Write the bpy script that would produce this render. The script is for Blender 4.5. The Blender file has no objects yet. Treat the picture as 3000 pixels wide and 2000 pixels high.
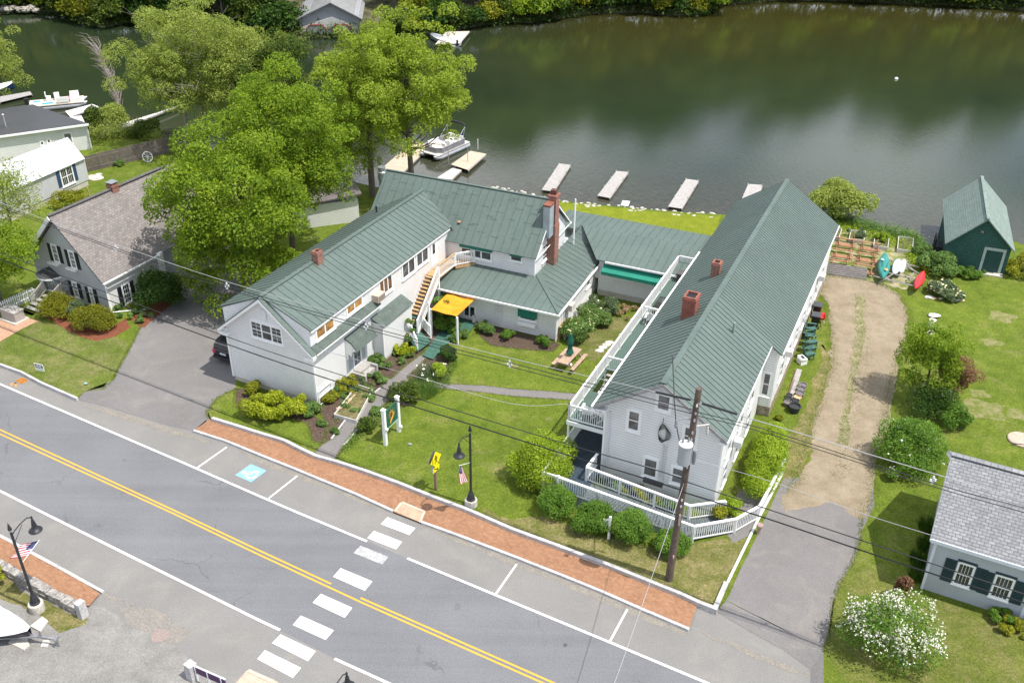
import bpy, math, random
import numpy as np
from mathutils import Vector, Matrix
random.seed(7); rng=np.random.default_rng(7)
SC=bpy.context.scene; COL=SC.collection
# ---------------- camera ----------------
F=2820.0; PITCH=math.radians(31.34); ROLL=math.radians(.72); CH=36.0
_f=np.array([0,math.cos(PITCH),-math.sin(PITCH)]); _r=np.array([1.,0,0]); _u=np.cross(_r,_f)
_R=math.cos(ROLL)*_r+math.sin(ROLL)*_u; _U=-math.sin(ROLL)*_r+math.cos(ROLL)*_u
cd=bpy.data.cameras.new('camera'); cam=bpy.data.objects.new('camera',cd); COL.objects.link(cam)
cd.sensor_width=36; cd.lens=36*F/3000; cd.clip_end=2000; cd.clip_start=.5
cam.matrix_world=Matrix(((_R[0],_U[0],-_f[0],0),(_R[1],_U[1],-_f[1],0),(_R[2],_U[2],-_f[2],CH),(0,0,0,1)))
SC.camera=cam
# ---------------- light ----------------
AZ=math.radians(24); EL=math.radians(64)
w=bpy.data.worlds.new('World'); SC.world=w; w.use_nodes=True
nt=w.node_tree; bg=nt.nodes['Background']; sky=nt.nodes.new('ShaderNodeTexSky'); sky.sky_type='NISHITA'; sky.sun_disc=False
sky.sun_elevation=EL; sky.sun_rotation=math.pi/2+AZ; sky.air_density=1.0; sky.dust_density=1.5
tc=nt.nodes.new('ShaderNodeTexCoord'); cn=nt.nodes.new('ShaderNodeTexNoise'); cn.inputs['Scale'].default_value=2.2; cn.inputs['Detail'].default_value=5
mp=nt.nodes.new('ShaderNodeMapping'); mp.inputs['Scale'].default_value=(1,1,2.4); mp.inputs['Location'].default_value=(3.1,1.2,0)
nt.links.new(tc.outputs['Generated'],mp.inputs['Vector']); nt.links.new(mp.outputs['Vector'],cn.inputs['Vector'])
cr=nt.nodes.new('ShaderNodeValToRGB'); cr.color_ramp.elements[0].position=.43; cr.color_ramp.elements[1].position=.62
nt.links.new(cn.outputs['Fac'],cr.inputs['Fac'])
mx=nt.nodes.new('ShaderNodeMixRGB'); mx.inputs['Color2'].default_value=(12.5,13.0,14.0,1)
nt.links.new(cr.outputs['Color'],mx.inputs['Fac']); nt.links.new(sky.outputs['Color'],mx.inputs['Color1']); nt.links.new(mx.outputs['Color'],bg.inputs['Color'])
bg.inputs['Strength'].default_value=.12
sd=bpy.data.lights.new('sun','SUN'); sd.energy=4.6; sd.angle=math.radians(.53); sd.color=(1,.95,.88)
sun=bpy.data.objects.new('sun',sd); COL.objects.link(sun)
sv=Vector((math.cos(AZ)*math.cos(EL),-math.sin(AZ)*math.cos(EL),math.sin(EL)))
sun.rotation_euler=sv.to_track_quat('Z','Y').to_euler(); sun.location=sv*90
SC.view_settings.view_transform='Standard'; SC.view_settings.look='None'; SC.view_settings.exposure=.36; SC.view_settings.gamma=1
SC.render.engine='CYCLES'
# ---------------- geometry from picture points to real positions ----------------
GZ=.2                                   # height of the lots above the road
def ray(u,v): return _f+_R*(u-1500)/F-_U*(v-1000)/F
def G(u,v,z=GZ):
    d=ray(u,v); t=(z-CH)/d[2]; return np.array([0,0,CH])+t*d
def onvert(u,v,p,n):                    # point on the vertical plane through p with normal n
    d=ray(u,v); t=((p-np.array([0,0,CH]))@n)/(d@n); return np.array([0,0,CH])+t*d
def zat(u,v,p):                         # height above point p seen at (u,v)
    d=ray(u,v); t=p[1]/d[1]; return CH+t*d[2]
class Fr:                               # plan frame: A runs away from the street, B to the right
    def __init__(s,o,deg):
        s.o=np.array([o[0],o[1],0.]); t=math.radians(deg)
        s.A=np.array([math.cos(t),math.sin(t),0]); s.B=np.array([math.sin(t),-math.cos(t),0])
    def loc(s,p): q=np.array(p)-s.o; return np.array([q@s.A,q@s.B,q[2]])
    def w(s,a,b,z=0.): return s.o+a*s.A+b*s.B+np.array([0,0,z])
    def hz(s,u,v,z=GZ): return s.loc(G(u,v,z))
    def pb(s,u,v,b): return s.loc(onvert(u,v,s.w(0,b),s.B))
    def pa(s,u,v,a): return s.loc(onvert(u,v,s.w(a,0),s.A))
WF=Fr((0,0),90)                         # world frame: a = +y, b = +x
def turned(p,deg): return Fr((p[0],p[1]),deg)
# ---------------- materials ----------------
def lk(nt,a,b): nt.links.new(a,b)
def nd(nt,t,**k):
    n=nt.nodes.new('ShaderNode'+t)
    for a,b in k.items():
        if a in n.inputs.keys(): n.inputs[a].default_value=b
        else: setattr(n,a,b)
    return n
def mth(nt,op,a,b=None,c=None):
    n=nt.nodes.new('ShaderNodeMath'); n.operation=op
    for i,x in enumerate((a,b,c)):
        if x is None: continue
        if isinstance(x,(int,float)): n.inputs[i].default_value=x
        else: nt.links.new(x,n.inputs[i])
    return n.outputs[0]
def new(name,rough=.7,metal=0.,spec=.4):
    m=bpy.data.materials.new(name); m.use_nodes=True; nt=m.node_tree; b=nt.nodes['Principled BSDF']
    b.inputs['Roughness'].default_value=rough; b.inputs['Metallic'].default_value=metal; b.inputs['Specular IOR Level'].default_value=spec
    return m,nt,b
def noise(nt,scale,detail=4,rough=.6,vec=None,dist=0):
    n=nd(nt,'TexNoise',Scale=scale,Detail=detail,Roughness=rough,Distortion=dist)
    if vec is None: vec=nd(nt,'NewGeometry').outputs['Position']
    lk(nt,vec,n.inputs['Vector']); return n.outputs['Fac']
def ramp(nt,fac,stops):
    r=nt.nodes.new('ShaderNodeValToRGB'); e=r.color_ramp.elements
    while len(e)<len(stops): e.new(.5)
    for i,(p,c) in enumerate(stops): e[i].position=p; e[i].color=(*c,1) if len(c)==3 else c
    lk(nt,fac,r.inputs['Fac']); return r.outputs['Color']
def mix(nt,fac,a,b,mode='MIX'):
    n=nt.nodes.new('ShaderNodeMixRGB'); n.blend_type=mode
    for i,x in enumerate((fac,a,b)):
        s=n.inputs[i]
        if isinstance(x,(int,float)): s.default_value=x
        elif isinstance(x,tuple): s.default_value=(*x,1) if len(x)==3 else x
        else: lk(nt,x,s)
    return n.outputs[0]
def bump(nt,b,h,strength=.3,dist=.02):
    n=nd(nt,'Bump',Strength=strength,Distance=dist); lk(nt,h,n.inputs['Height']); lk(nt,n.outputs[0],b.inputs['Normal'])
_pc={}
def P(col,rough=.6,var=.12,scale=3.,metal=0.,bmp=0.,spec=.4,fine=0.):
    k=(col,rough,var,scale,metal,bmp,spec,fine)
    if k in _pc: return _pc[k]
    m,nt,b=new('paint',rough,metal,spec)
    if var:
        f=noise(nt,scale,5); lo=tuple(c*(1-var) for c in col); hi=tuple(min(1,c*(1+var)) for c in col)
        c=ramp(nt,f,[(.3,lo),(.7,hi)])
        if fine:
            c=mix(nt,fine,c,ramp(nt,noise(nt,scale*9,3),[(.35,(.25,.25,.25)),(.65,(.8,.8,.8))]),'OVERLAY')
        lk(nt,c,b.inputs['Base Color'])
        if bmp: bump(nt,b,noise(nt,scale*6,3),bmp)
    else: b.inputs['Base Color'].default_value=(*col,1)
    _pc[k]=m; return m
def dotv(nt,vec3):
    n=nd(nt,'VectorMath'); n.operation='DOT_PRODUCT'; lk(nt,nd(nt,'NewGeometry').outputs['Position'],n.inputs[0]); n.inputs[1].default_value=tuple(vec3); return n.outputs['Value']
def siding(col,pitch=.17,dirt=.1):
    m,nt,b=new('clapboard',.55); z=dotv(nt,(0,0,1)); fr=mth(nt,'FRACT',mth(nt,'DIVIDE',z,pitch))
    gap=mth(nt,'LESS_THAN',fr,.2)  # board joint line, with some lap shade painted into the colour
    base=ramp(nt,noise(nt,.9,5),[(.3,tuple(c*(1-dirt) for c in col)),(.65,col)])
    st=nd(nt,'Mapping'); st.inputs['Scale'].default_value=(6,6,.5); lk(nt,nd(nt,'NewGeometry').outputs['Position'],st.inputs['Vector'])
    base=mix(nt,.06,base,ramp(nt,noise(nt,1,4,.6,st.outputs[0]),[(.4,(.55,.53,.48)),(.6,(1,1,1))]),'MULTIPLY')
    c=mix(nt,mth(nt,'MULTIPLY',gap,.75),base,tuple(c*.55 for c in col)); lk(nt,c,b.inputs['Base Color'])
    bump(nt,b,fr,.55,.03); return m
def metalroof(col,pan=None):
    m,nt,b=new('roof metal',.5,0,.35)
    f=noise(nt,.35,6,.7); c=ramp(nt,f,[(.28,tuple(x*.88 for x in col)),(.5,col),(.75,tuple(x*1.13 for x in col))])
    s=noise(nt,4,5,.7); c=mix(nt,.25,c,ramp(nt,s,[(.35,(.3,.32,.31)),(.7,(.72,.7,.66))]),'OVERLAY')
    c=mix(nt,mth(nt,'MULTIPLY',mth(nt,'GREATER_THAN',noise(nt,1.3,7,.75),.68),.16),c,(.33,.38,.33))
    lk(nt,c,b.inputs['Base Color']); bump(nt,b,noise(nt,2.2,3),.15,.03)
    r=nd(nt,'MapRange'); r.inputs['To Min'].default_value=.38; r.inputs['To Max'].default_value=.65; lk(nt,s,r.inputs['Value']); lk(nt,r.outputs[0],b.inputs['Roughness'])
    return m
def bricks(eave,c1,c2,mortar,w=.3,h=.14,zs=1.4,msize=.012,sq=None):
    # rows follow the slope: across = along the eave, up = height
    m,nt,b=new('courses',.85); u=dotv(nt,eave); v=mth(nt,'MULTIPLY',dotv(nt,sq or (0,0,1)),zs)
    cmb=nd(nt,'CombineXYZ'); lk(nt,u,cmb.inputs[0]); lk(nt,v,cmb.inputs[1])
    t=nd(nt,'TexBrick',Scale=1.,**{'Mortar Size':msize,'Brick Width':w,'Row Height':h,'Color1':(*c1,1),'Color2':(*c2,1),'Mortar':(*mortar,1)}); t.inputs['Bias'].default_value=0
    lk(nt,cmb.outputs[0],t.inputs['Vector'])
    c=mix(nt,.5,t.outputs['Color'],ramp(nt,noise(nt,.8,6,.7),[(.3,(.62,.62,.62)),(.7,(1,1,1))]),'MULTIPLY')
    c=mix(nt,.35,c,ramp(nt,noise(nt,7,4,.7),[(.35,(.3,.3,.3)),(.65,(.75,.75,.75))]),'OVERLAY')
    lk(nt,c,b.inputs['Base Color']); bump(nt,b,t.outputs['Fac'],-.25,.02); return m
def asphalt(c,var=.16,tan=0.,crack=0.,tracks=0.):
    m,nt,b=new('asphalt',.9,0,.25)
    k=ramp(nt,noise(nt,.22,6,.65),[(.3,tuple(x*(1-var) for x in c)),(.7,tuple(x*(1+var) for x in c))])
    if tan: k=mix(nt,mth(nt,'MULTIPLY',ramp(nt,noise(nt,.5,6,.7,dist=.6),[(.5,(0,0,0)),(.68,(1,1,1))]),tan),k,(.36,.32,.26))
    if tracks:
        mq=nd(nt,'Mapping'); mq.inputs['Rotation'].default_value=(0,0,math.radians(28.7)); mq.inputs['Scale'].default_value=(.03,1.1,1); lk(nt,nd(nt,'NewGeometry').outputs['Position'],mq.inputs['Vector'])
        k=mix(nt,tracks,k,ramp(nt,noise(nt,1,3,.6,mq.outputs[0]),[(.35,(.36,.36,.36)),(.65,(.62,.62,.62))]),'OVERLAY')
        k=mix(nt,mth(nt,'MULTIPLY',mth(nt,'GREATER_THAN',noise(nt,.9,2,.5),.72),.25),k,(.07,.07,.075))
    k=mix(nt,.55,k,ramp(nt,noise(nt,14,4,.85),[(.3,(.28,.28,.28)),(.7,(.74,.74,.74))]),'OVERLAY')
    sp=noise(nt,45,2,.9); k=mix(nt,.5,k,ramp(nt,sp,[(.3,(.25,.25,.25)),(.7,(.8,.8,.8))]),'OVERLAY')
    if crack:
        v=nd(nt,'TexVoronoi',Scale=.16,feature='DISTANCE_TO_EDGE'); wv=nd(nt,'VectorMath'); wv.operation='ADD'
        nn=nd(nt,'TexNoise',Scale=1.2,Detail=5); lk(nt,nd(nt,'NewGeometry').outputs['Position'],nn.inputs['Vector'])
        lk(nt,nd(nt,'NewGeometry').outputs['Position'],wv.inputs[0]); lk(nt,nn.outputs['Color'],wv.inputs[1]); lk(nt,wv.outputs[0],v.inputs['Vector'])
        k=mix(nt,mth(nt,'MULTIPLY',mth(nt,'MULTIPLY',mth(nt,'LESS_THAN',v.outputs['Distance'],.006),crack),ramp(nt,noise(nt,.4,3),[(.5,(0,0,0)),(.6,(1,1,1))])),k,(.05,.05,.05))
    lk(nt,k,b.inputs['Base Color']); bump(nt,b,noise(nt,40,3,.8),.35,.012); return m
def lawn(green=(.125,.165,.022),dark=(.075,.12,.013),dry=(.29,.25,.11),amt=.5,sc=.35):
    m,nt,b=new('lawn',.95,0,.1)
    k=ramp(nt,noise(nt,1.1,7,.72),[(.3,dark),(.55,green),(.78,tuple(x*1.35 for x in green))])
    d=ramp(nt,noise(nt,sc,7,.72,dist=.4),[(.62-.2*amt,(0,0,0)),(.84-.2*amt,(1,1,1))])
    d2=ramp(nt,noise(nt,2.6,6,.8),[(.4,(.15,.15,.15)),(.62,(1,1,1))])
    k=mix(nt,mth(nt,'MULTIPLY',mth(nt,'MULTIPLY',d,d2),.85),k,dry)
    k=mix(nt,.75,k,ramp(nt,noise(nt,9,6,.9),[(.34,(.12,.12,.12)),(.66,(.86,.86,.86))]),'OVERLAY')
    k=mix(nt,.3,k,ramp(nt,noise(nt,.12,4,.6),[(.35,(.35,.38,.35)),(.65,(.68,.66,.6))]),'OVERLAY')
    lk(nt,k,b.inputs['Base Color']); bump(nt,b,noise(nt,12,5,.85),1.,.07); return m
def ground2(c1,c2,sc=2.,fine=14,bm=.6,pos=(.35,.65)):
    m,nt,b=new('earth',.95,0,.15); k=ramp(nt,noise(nt,sc,7,.75),[(pos[0],c1),(pos[1],c2)])
    k=mix(nt,.6,k,ramp(nt,noise(nt,fine,4,.85),[(.3,(.2,.2,.2)),(.7,(.8,.8,.8))]),'OVERLAY')
    lk(nt,k,b.inputs['Base Color']); bump(nt,b,noise(nt,fine*1.5,4,.8),bm,.04); return m
def leafmat(c1,c2,c3=None,sc=.8,trans=.45):
    m=bpy.data.materials.new('leaves'); m.use_nodes=True; nt=m.node_tree; b=nt.nodes['Principled BSDF']
    g=nd(nt,'NewGeometry'); r=g.outputs['Random Per Island']
    n=noise(nt,sc,4,.6); f=mth(nt,'ADD',mth(nt,'MULTIPLY',r,.4),mth(nt,'MULTIPLY',n,.78))
    c=ramp(nt,f,[(.3,c1),(.6,c2),(.9,c3 or tuple(x*1.3 for x in c2))])
    lk(nt,c,b.inputs['Base Color']); b.inputs['Roughness'].default_value=.6; b.inputs['Specular IOR Level'].default_value=.25
    t=nd(nt,'BsdfTranslucent'); lk(nt,mix(nt,1,c,(1,1,.6),'MULTIPLY'),t.inputs['Color'])
    ms=nd(nt,'MixShader'); ms.inputs[0].default_value=trans; out=nt.nodes['Material Output']
    lk(nt,b.outputs[0],ms.inputs[1]); lk(nt,t.outputs[0],ms.inputs[2]); lk(nt,ms.outputs[0],out.inputs['Surface']); return m
def glassmat(col=(.035,.04,.045),rough=.08):
    m,nt,b=new('window glass',rough,0,.9); lk(nt,ramp(nt,noise(nt,1.5,3),[(.35,tuple(x*.5 for x in col)),(.65,tuple(x*1.8 for x in col))]),b.inputs['Base Color']); return m
WHITE=P((.80,.80,.79),.5,.05,2.); TRIM=P((.82,.82,.81),.45,.04,3.); GLASS=glassmat(); GLASSW=glassmat((.30,.15,.05),.3)
GREENR=metalroof((.100,.134,.120)); ROLLR=P((.085,.108,.095),.9,.2,2.,fine=.6); RIBS=P((.075,.105,.094),.5,.12,2.)
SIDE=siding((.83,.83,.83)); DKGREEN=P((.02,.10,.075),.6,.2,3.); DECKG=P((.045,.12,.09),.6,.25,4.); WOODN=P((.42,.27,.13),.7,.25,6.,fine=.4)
WOODG=P((.30,.285,.27),.85,.25,4.,fine=.5); GRAN=P((.42,.41,.41),.85,.18,2.,fine=.5,bmp=.3); CONC=P((.46,.43,.38),.9,.15,1.5,fine=.4,bmp=.3); BLACK=P((.018,.019,.02),.45,.2,4.)
BRK=bricks((.8,.6,0),(.22,.07,.045),(.30,.11,.07),(.34,.28,.24),.21,.07,1.,.008)
# ---------------- mesh building ----------------
class MB:
    def __init__(s): s.v=[]; s.f=[]; s.m=[]
    def add(s,vs,fs,mi=0):
        o=len(s.v); s.v+= [tuple(map(float,p)) for p in vs]; s.f+=[tuple(i+o for i in q) for q in fs]; s.m+=[mi]*len(fs); return s
    def box(s,fr,a0,a1,b0,b1,z0,z1,mi=0):
        c=[fr.w(a,b,z) for z in (z0,z1) for a,b in ((a0,b0),(a1,b0),(a1,b1),(a0,b1))]
        return s.add(c,[(0,1,2,3),(7,6,5,4),(0,4,5,1),(1,5,6,2),(2,6,7,3),(3,7,4,0)],mi)
    def bar(s,p,q,wd,ht=None,mi=0,up=(0,0,1)):
        ht=wd if ht is None else ht; p=np.array(p,float); q=np.array(q,float); d=q-p; L=np.linalg.norm(d)
        if L<1e-6: return s
        d/=L; up=np.array(up,float); x=np.cross(d,up)
        if np.linalg.norm(x)<1e-3: x=np.cross(d,np.array([1.,0,0]))
        x/=np.linalg.norm(x); y=np.cross(x,d); c=[]
        for o in (p,q): c+=[o-x*wd/2-y*ht/2,o+x*wd/2-y*ht/2,o+x*wd/2+y*ht/2,o-x*wd/2+y*ht/2]
        return s.add(c,[(0,1,2,3),(7,6,5,4),(0,4,5,1),(1,5,6,2),(2,6,7,3),(3,7,4,0)],mi)
    def tube(s,pts,r,n=8,mi=0,caps=True):
        pts=[np.array(p,float) for p in pts]; rr=r if hasattr(r,'__len__') else [r]*len(pts); vs=[]; fs=[]
        x=None
        for i,p in enumerate(pts):
            d=pts[min(i+1,len(pts)-1)]-pts[max(i-1,0)]; d/=max(1e-9,np.linalg.norm(d))
            if x is None: x=np.cross(d,[0,0,1.] if abs(d[2])<.9 else [1.,0,0])
            else: x=x-d*(x@d)
            x=x/max(1e-9,np.linalg.norm(x)); y=np.cross(d,x)
            for k in range(n): t=2*math.pi*k/n; vs.append(p+rr[i]*(math.cos(t)*x+math.sin(t)*y))
        for i in range(len(pts)-1):
            for k in range(n): a=i*n+k; b=i*n+(k+1)%n; fs.append((a,b,b+n,a+n))
        if caps: fs+= [tuple(range(n))[::-1],tuple(range((len(pts)-1)*n,len(pts)*n))]
        return s.add(vs,fs,mi)
    def lathe(s,c,prof,n=16,mi=0):                    # prof: (radius,height)
        vs=[];fs=[]
        for r,z in prof:
            for k in range(n): t=2*math.pi*k/n; vs.append((c[0]+r*math.cos(t),c[1]+r*math.sin(t),c[2]+z))
        for i in range(len(prof)-1):
            for k in range(n): a=i*n+k; b=i*n+(k+1)%n; fs.append((a,b,b+n,a+n))
        fs+=[tuple(range(n))[::-1],tuple(range((len(prof)-1)*n,len(prof)*n))]
        return s.add(vs,fs,mi)
    def poly(s,pts,th=0,mi=0):                        # polygon, thickened downward by th
        n=len(pts); pts=[np.array(p,float) for p in pts]
        nz=sum(pts[i][0]*pts[(i+1)%n][1]-pts[(i+1)%n][0]*pts[i][1] for i in range(n))
        if nz<0: pts=pts[::-1]
        if not th: return s.add(pts,[tuple(range(n))],mi)
        lo=[p-np.array([0,0,th]) for p in pts]
        return s.add(pts+lo,[tuple(range(n)),tuple(range(n,2*n))[::-1]]+[(i,i+n,(i+1)%n+n,(i+1)%n) for i in range(n)],mi)
    def wallpoly(s,pts,nrm,th=.1,mi=0):               # vertical polygon thickened inward
        n=len(pts); pts=[np.array(p,float) for p in pts]; lo=[p-np.array(nrm)*th for p in pts]
        return s.add(pts+lo,[tuple(range(n)),tuple(range(n,2*n))[::-1]]+[(i,i+n,(i+1)%n+n,(i+1)%n) for i in range(n)],mi)
    def blob(s,c,rx,ry,rz,n=10,m=6,jit=.08,mi=0,cut=-1.):
        vs=[];fs=[]
        for j in range(m+1):
            ph=math.pi*j/m
            for k in range(n):
                t=2*math.pi*k/n; q=1+random.uniform(-jit,jit)
                vs.append((c[0]+rx*q*math.sin(ph)*math.cos(t),c[1]+ry*q*math.sin(ph)*math.sin(t),c[2]+rz*max(cut,math.cos(ph))*(q if cut<-.9 else 1)))
        for j in range(m):
            for k in range(n): a=j*n+k; b=j*n+(k+1)%n; fs.append((a,a+n,b+n,b))
        return s.add(vs,fs,mi)
def emit(name,verts,faces,mats,mi=None,parent=None,org=(0,0,0),smooth=False):
    me=bpy.data.meshes.new(name); v=np.array(verts,float).reshape(-1,3)-np.array(org,float)
    me.from_pydata(v.tolist(),[],faces); 
    for m in (mats if isinstance(mats,(list,tuple)) else [mats]): me.materials.append(m)
    if mi is not None and len(me.polygons)==len(mi): me.polygons.foreach_set('material_index',mi)
    if smooth: me.polygons.foreach_set('use_smooth',[True]*len(me.polygons))
    me.validate(); me.update()
    o=bpy.data.objects.new(name,me); COL.objects.link(o)
    if parent: o.parent=parent
    else: o.location=tuple(org)
    return o
def fixn(o):
    import bmesh
    bm=bmesh.new(); bm.from_mesh(o.data); bmesh.ops.recalc_face_normals(bm,faces=bm.faces); bm.to_mesh(o.data); bm.free(); return o
def tag(o,label=None,cat=None,group=None,kind=None):
    for k,v in (('label',label),('category',cat),('group',group),('kind',kind)):
        if v: o[k]=v
    return o
class T:                                              # a thing: Empty at its base, parts as children
    def __init__(s,name,org,label,cat,group=None):
        s.o=bpy.data.objects.new(name,None); COL.objects.link(s.o); s.org=np.array(org,float); s.o.location=tuple(s.org); s.o.empty_display_size=.3
        tag(s.o,label,cat,group)
    def part(s,name,mb,mats,parent=None,smooth=False,label=None,fix=True):
        o=emit(name,mb.v,mb.f,mats,mb.m,parent or s.o,s.org,smooth)
        if fix: fixn(o)
        if label: o['label']=label
        return o
def splitpart(t,name,mb,mats,parent=None):            # every separate piece becomes a part of its own
    par=list(range(len(mb.v)))
    def fd(i):
        while par[i]!=i: par[i]=par[par[i]]; i=par[i]
        return i
    for q in mb.f:
        for j in q[1:]: par[fd(j)]=fd(q[0])
    grp={}
    for q,mi in zip(mb.f,mb.m): grp.setdefault(fd(q[0]),[]).append((q,mi))
    out=[]
    for g in grp.values():
        ids=sorted({i for q,_ in g for i in q}); mp_={i:k for k,i in enumerate(ids)}; m2=MB(); m2.v=[mb.v[i] for i in ids]; m2.f=[tuple(mp_[i] for i in q) for q,_ in g]; m2.m=[mi for _,mi in g]; out.append(t.part(name,m2,mats,parent))
    return out
def single(name,mb,mats,label,cat,group=None,org=None,smooth=False,fix=True):
    v=np.array(mb.v); 
    if org is None: org=((v[:,0].min()+v[:,0].max())/2,(v[:,1].min()+v[:,1].max())/2,v[:,2].min())
    o=emit(name,mb.v,mb.f,mats,mb.m,None,org,smooth)
    if fix: fixn(o)
    return tag(o,label,cat,group)
def copy_thing(o,loc,rotz=None,label=None,scale=None):
    def cp(x,par):
        c=x.copy(); COL.objects.link(c); c.parent=par
        for ch in list(x.children): cp(ch,c)
        return c
    r=cp(o,None); r.location=tuple(loc)
    if rotz is not None: r.rotation_euler=(0,0,rotz)
    if scale: r.scale=scale if hasattr(scale,'__len__') else (scale,)*3
    if label: r['label']=label
    return r
def struct(name,mb,mats,smooth=False):
    o=emit(name,mb.v,mb.f,mats,mb.m,None,(0,0,0),smooth); fixn(o); return tag(o,kind='structure')
# ================= GROUND =================
def pts(l,z=GZ): return [G(u,v,z) for u,v in l]
def jagged(p,amp,step=.35,closed=True):
    out=[];n=len(p);w1=0.;w2=0.
    for i in range(n if closed else n-1):
        a,b=p[i],p[(i+1)%n]; L=np.linalg.norm(b-a); k=max(1,min(400,int(L/step))); d=(b-a)/max(L,1e-6); nn=np.array([-d[1],d[0],0])
        for j in range(k):
            w1=w1*.88+random.gauss(0,amp)*.62; w2=random.gauss(0,amp*.28)
            q=a+(b-a)*j/k; out.append(q+nn*(w1+w2))
    return out
def sheet(name,px,mat,z=GZ+.004,jag=0,kind='structure',zz=None):
    p=pts(px,z)
    if jag: p=jagged(p,jag)
    mb=MB().poly(p); o=emit(name,mb.v,mb.f,mat,None,None,(0,0,0)); return tag(o,kind=kind)
LAWN=lawn(); ASPH=asphalt((.148,.150,.157),.08,crack=.35,tracks=.22); ASPHL=asphalt((.185,.180,.172),.08,tan=.16); ASPHD=asphalt((.160,.152,.148),.12,tan=.18)
MULCH=ground2((.05,.034,.025),(.125,.09,.068),5,22); RMULCH=ground2((.13,.045,.025),(.24,.09,.05),5,22); GRAVEL=ground2((.20,.16,.108),(.29,.24,.17),.7,22,.3)
DRYG=lawn((.13,.14,.035),(.09,.11,.022),(.30,.24,.13),1.3,.8)
# lake bed = the sheet that reaches the horizon
mb=MB().poly([(-900,-60,-2.2),(900,-60,-2.2),(900,1500,-2.2),(-900,1500,-2.2)]); struct('ground',mb,ground2((.05,.045,.02),(.10,.085,.04)))
NEARSH=[(-1100,470),(-600,420),(0,330),(120,330),(262,398),(330,396),(400,386),(470,410),(560,430),(700,450),(900,500),(1100,548),(1220,556),(1330,540),(1480,556),(1600,583),(1700,594),(1830,607),(1960,619),(2110,628),(2300,640),(2430,628),(2520,652),(2570,668),(2640,676),(2690,690),(2712,715),(2722,762),(2752,795),(2790,765),(2850,700),(2960,700),(2995,716),(3100,708),(3700,690)]
CURBIN=[(618,1225),(690,1247),(750,1266),(830,1290),(877,1314),(922,1335),(973,1349),(1069,1380),(1165,1415),(1260,1453),(1356,1488),(1500,1551),(1640,1602),(1768,1650),(1890,1699),(1997,1742),(2050,1767),(2098,1785)]
CURB0=[(-1500,500),(-900,760),(-300,980),(0,1068),(60,1090),(120,1122),(175,1146),(223,1167)]
land=CURB0+[(245,1145),(330,1125),(480,1160),(606,1200)]+CURBIN+[(2125,1758),(2300,1840),(2412,1895),(2412,2080),(2500,2180),(2800,2150),(3300,2400),(4300,2100)]
def landpts(l,z): return [G(u,v,z) for u,v in l]
shore_hi=landpts(NEARSH,GZ)[::-1]; front=landpts(land,GZ)
LP=front+shore_hi
mb=MB(); n=len(LP); mb.add(LP,[tuple(range(n))])
# bank down into the water, kerb side down to the road
m=len(shore_hi); base=len(mb.v)
lo=[p+np.array([0,1.6,-1.6]) for p in jagged(shore_hi[::1],0,9e9)]
mb.add(shore_hi+lo,[(i,i+1,i+1+m,i+m) for i in range(m-1)])
k=len(front); lo2=[p-np.array([0,0,.5]) for p in front]; mb.add(front+lo2,[(i,i+k,i+1+k,i+1) for i in range(k-1)])
struct('lawn',mb,LAWN)
# road
mb=MB().poly([(-150,-20,0),(150,-20,0),(150,30,0),(60,46,0),(-10,58,0),(-60,84,0),(-150,150,0)]); struct('road',mb,ASPHL)
WU=[(-1200,585),(-600,858),(0,1124.5),(540,1356),(750,1448),(871,1500),(1075,1584.5),(1193,1634),(1500,1761.5),(1787,1880),(2074,2000),(2800,2303)]
WLo=[(-1200,730),(-600,1107),(0,1437),(121,1498),(400,1637),(750,1811),(820,1844),(980,1928),(1139,2000),(1800,2300),(2600,2640)]
tl=[G(u,v,.004) for u,v in WU]+[G(u,v,.004) for u,v in WLo[::-1]]
mb=MB().poly(tl); o=emit('travel_lanes',mb.v,mb.f,ASPH); tag(o,kind='structure')
sheet('left_driveway',[(245,1147),(333,1112),(345,1085),(392,1000),(420,940),(470,875),(540,790),(620,700),(760,760),(700,950),(690,1137),(632,1168),(610,1203),(480,1163),(330,1128)],ASPHD,GZ+.004)
mb=MB(); zt=GZ+.006; a=[G(222,1164,zt),G(245,1147,zt),G(330,1127,zt),G(480,1162,zt),G(610,1203,zt),G(606,1228,zt),G(565,1262,.012),G(480,1242,.01),G(380,1212,.01),G(290,1185,.01),G(226,1171,.01)]; mb.add(a,[(0,1,9,10),(1,2,8,9),(2,3,7,8),(3,4,5),(3,5,6,7)]); struct('driveway_apron',mb,ASPHD)
# right drive
sheet('right_driveway',[(2128,1757),(2300,1395),(2330,1400),(2560,1380),(2560,1480),(2520,1555),(2521,1572),(2500,1640),(2462,1705),(2442,1755),(2432,1850),(2413,1899),(2300,1846)],ASPHD,GZ+.004,.02)
mb=MB(); zt=GZ+.006; a=[G(2098,1790,.012),G(2127,1758,zt),G(2300,1846,zt),G(2413,1899,zt),G(2413,2085,zt),G(2375,2085,.012),G(2375,1960,.012),G(2300,1905,.012),G(2200,1850,.012)]; mb.add(a,[(0,8,1),(8,7,2,1),(7,6,3,2),(6,5,4,3)]); struct('driveway_apron',mb,ASPHD)
sheet('gravel_drive',[(2300,1440),(2335,1400),(2375,1250),(2398,1180),(2440,1060),(2432,950),(2405,850),(2412,806),(2500,815),(2580,832),(2640,868),(2665,930),(2662,1000),(2630,1060),(2605,1150),(2590,1250),(2565,1350),(2558,1450),(2525,1520),(2440,1475),(2370,1490),(2300,1500)],GRAVEL,GZ+.010,.13)
sheet('worn_grass',[(2290,1300),(2340,1230),(2360,1190),(2400,1060),(2408,1000),(2432,1050),(2405,1180),(2378,1250),(2345,1380),(2315,1400),(2280,1380)],DRYG,GZ+.013,.12)
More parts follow.
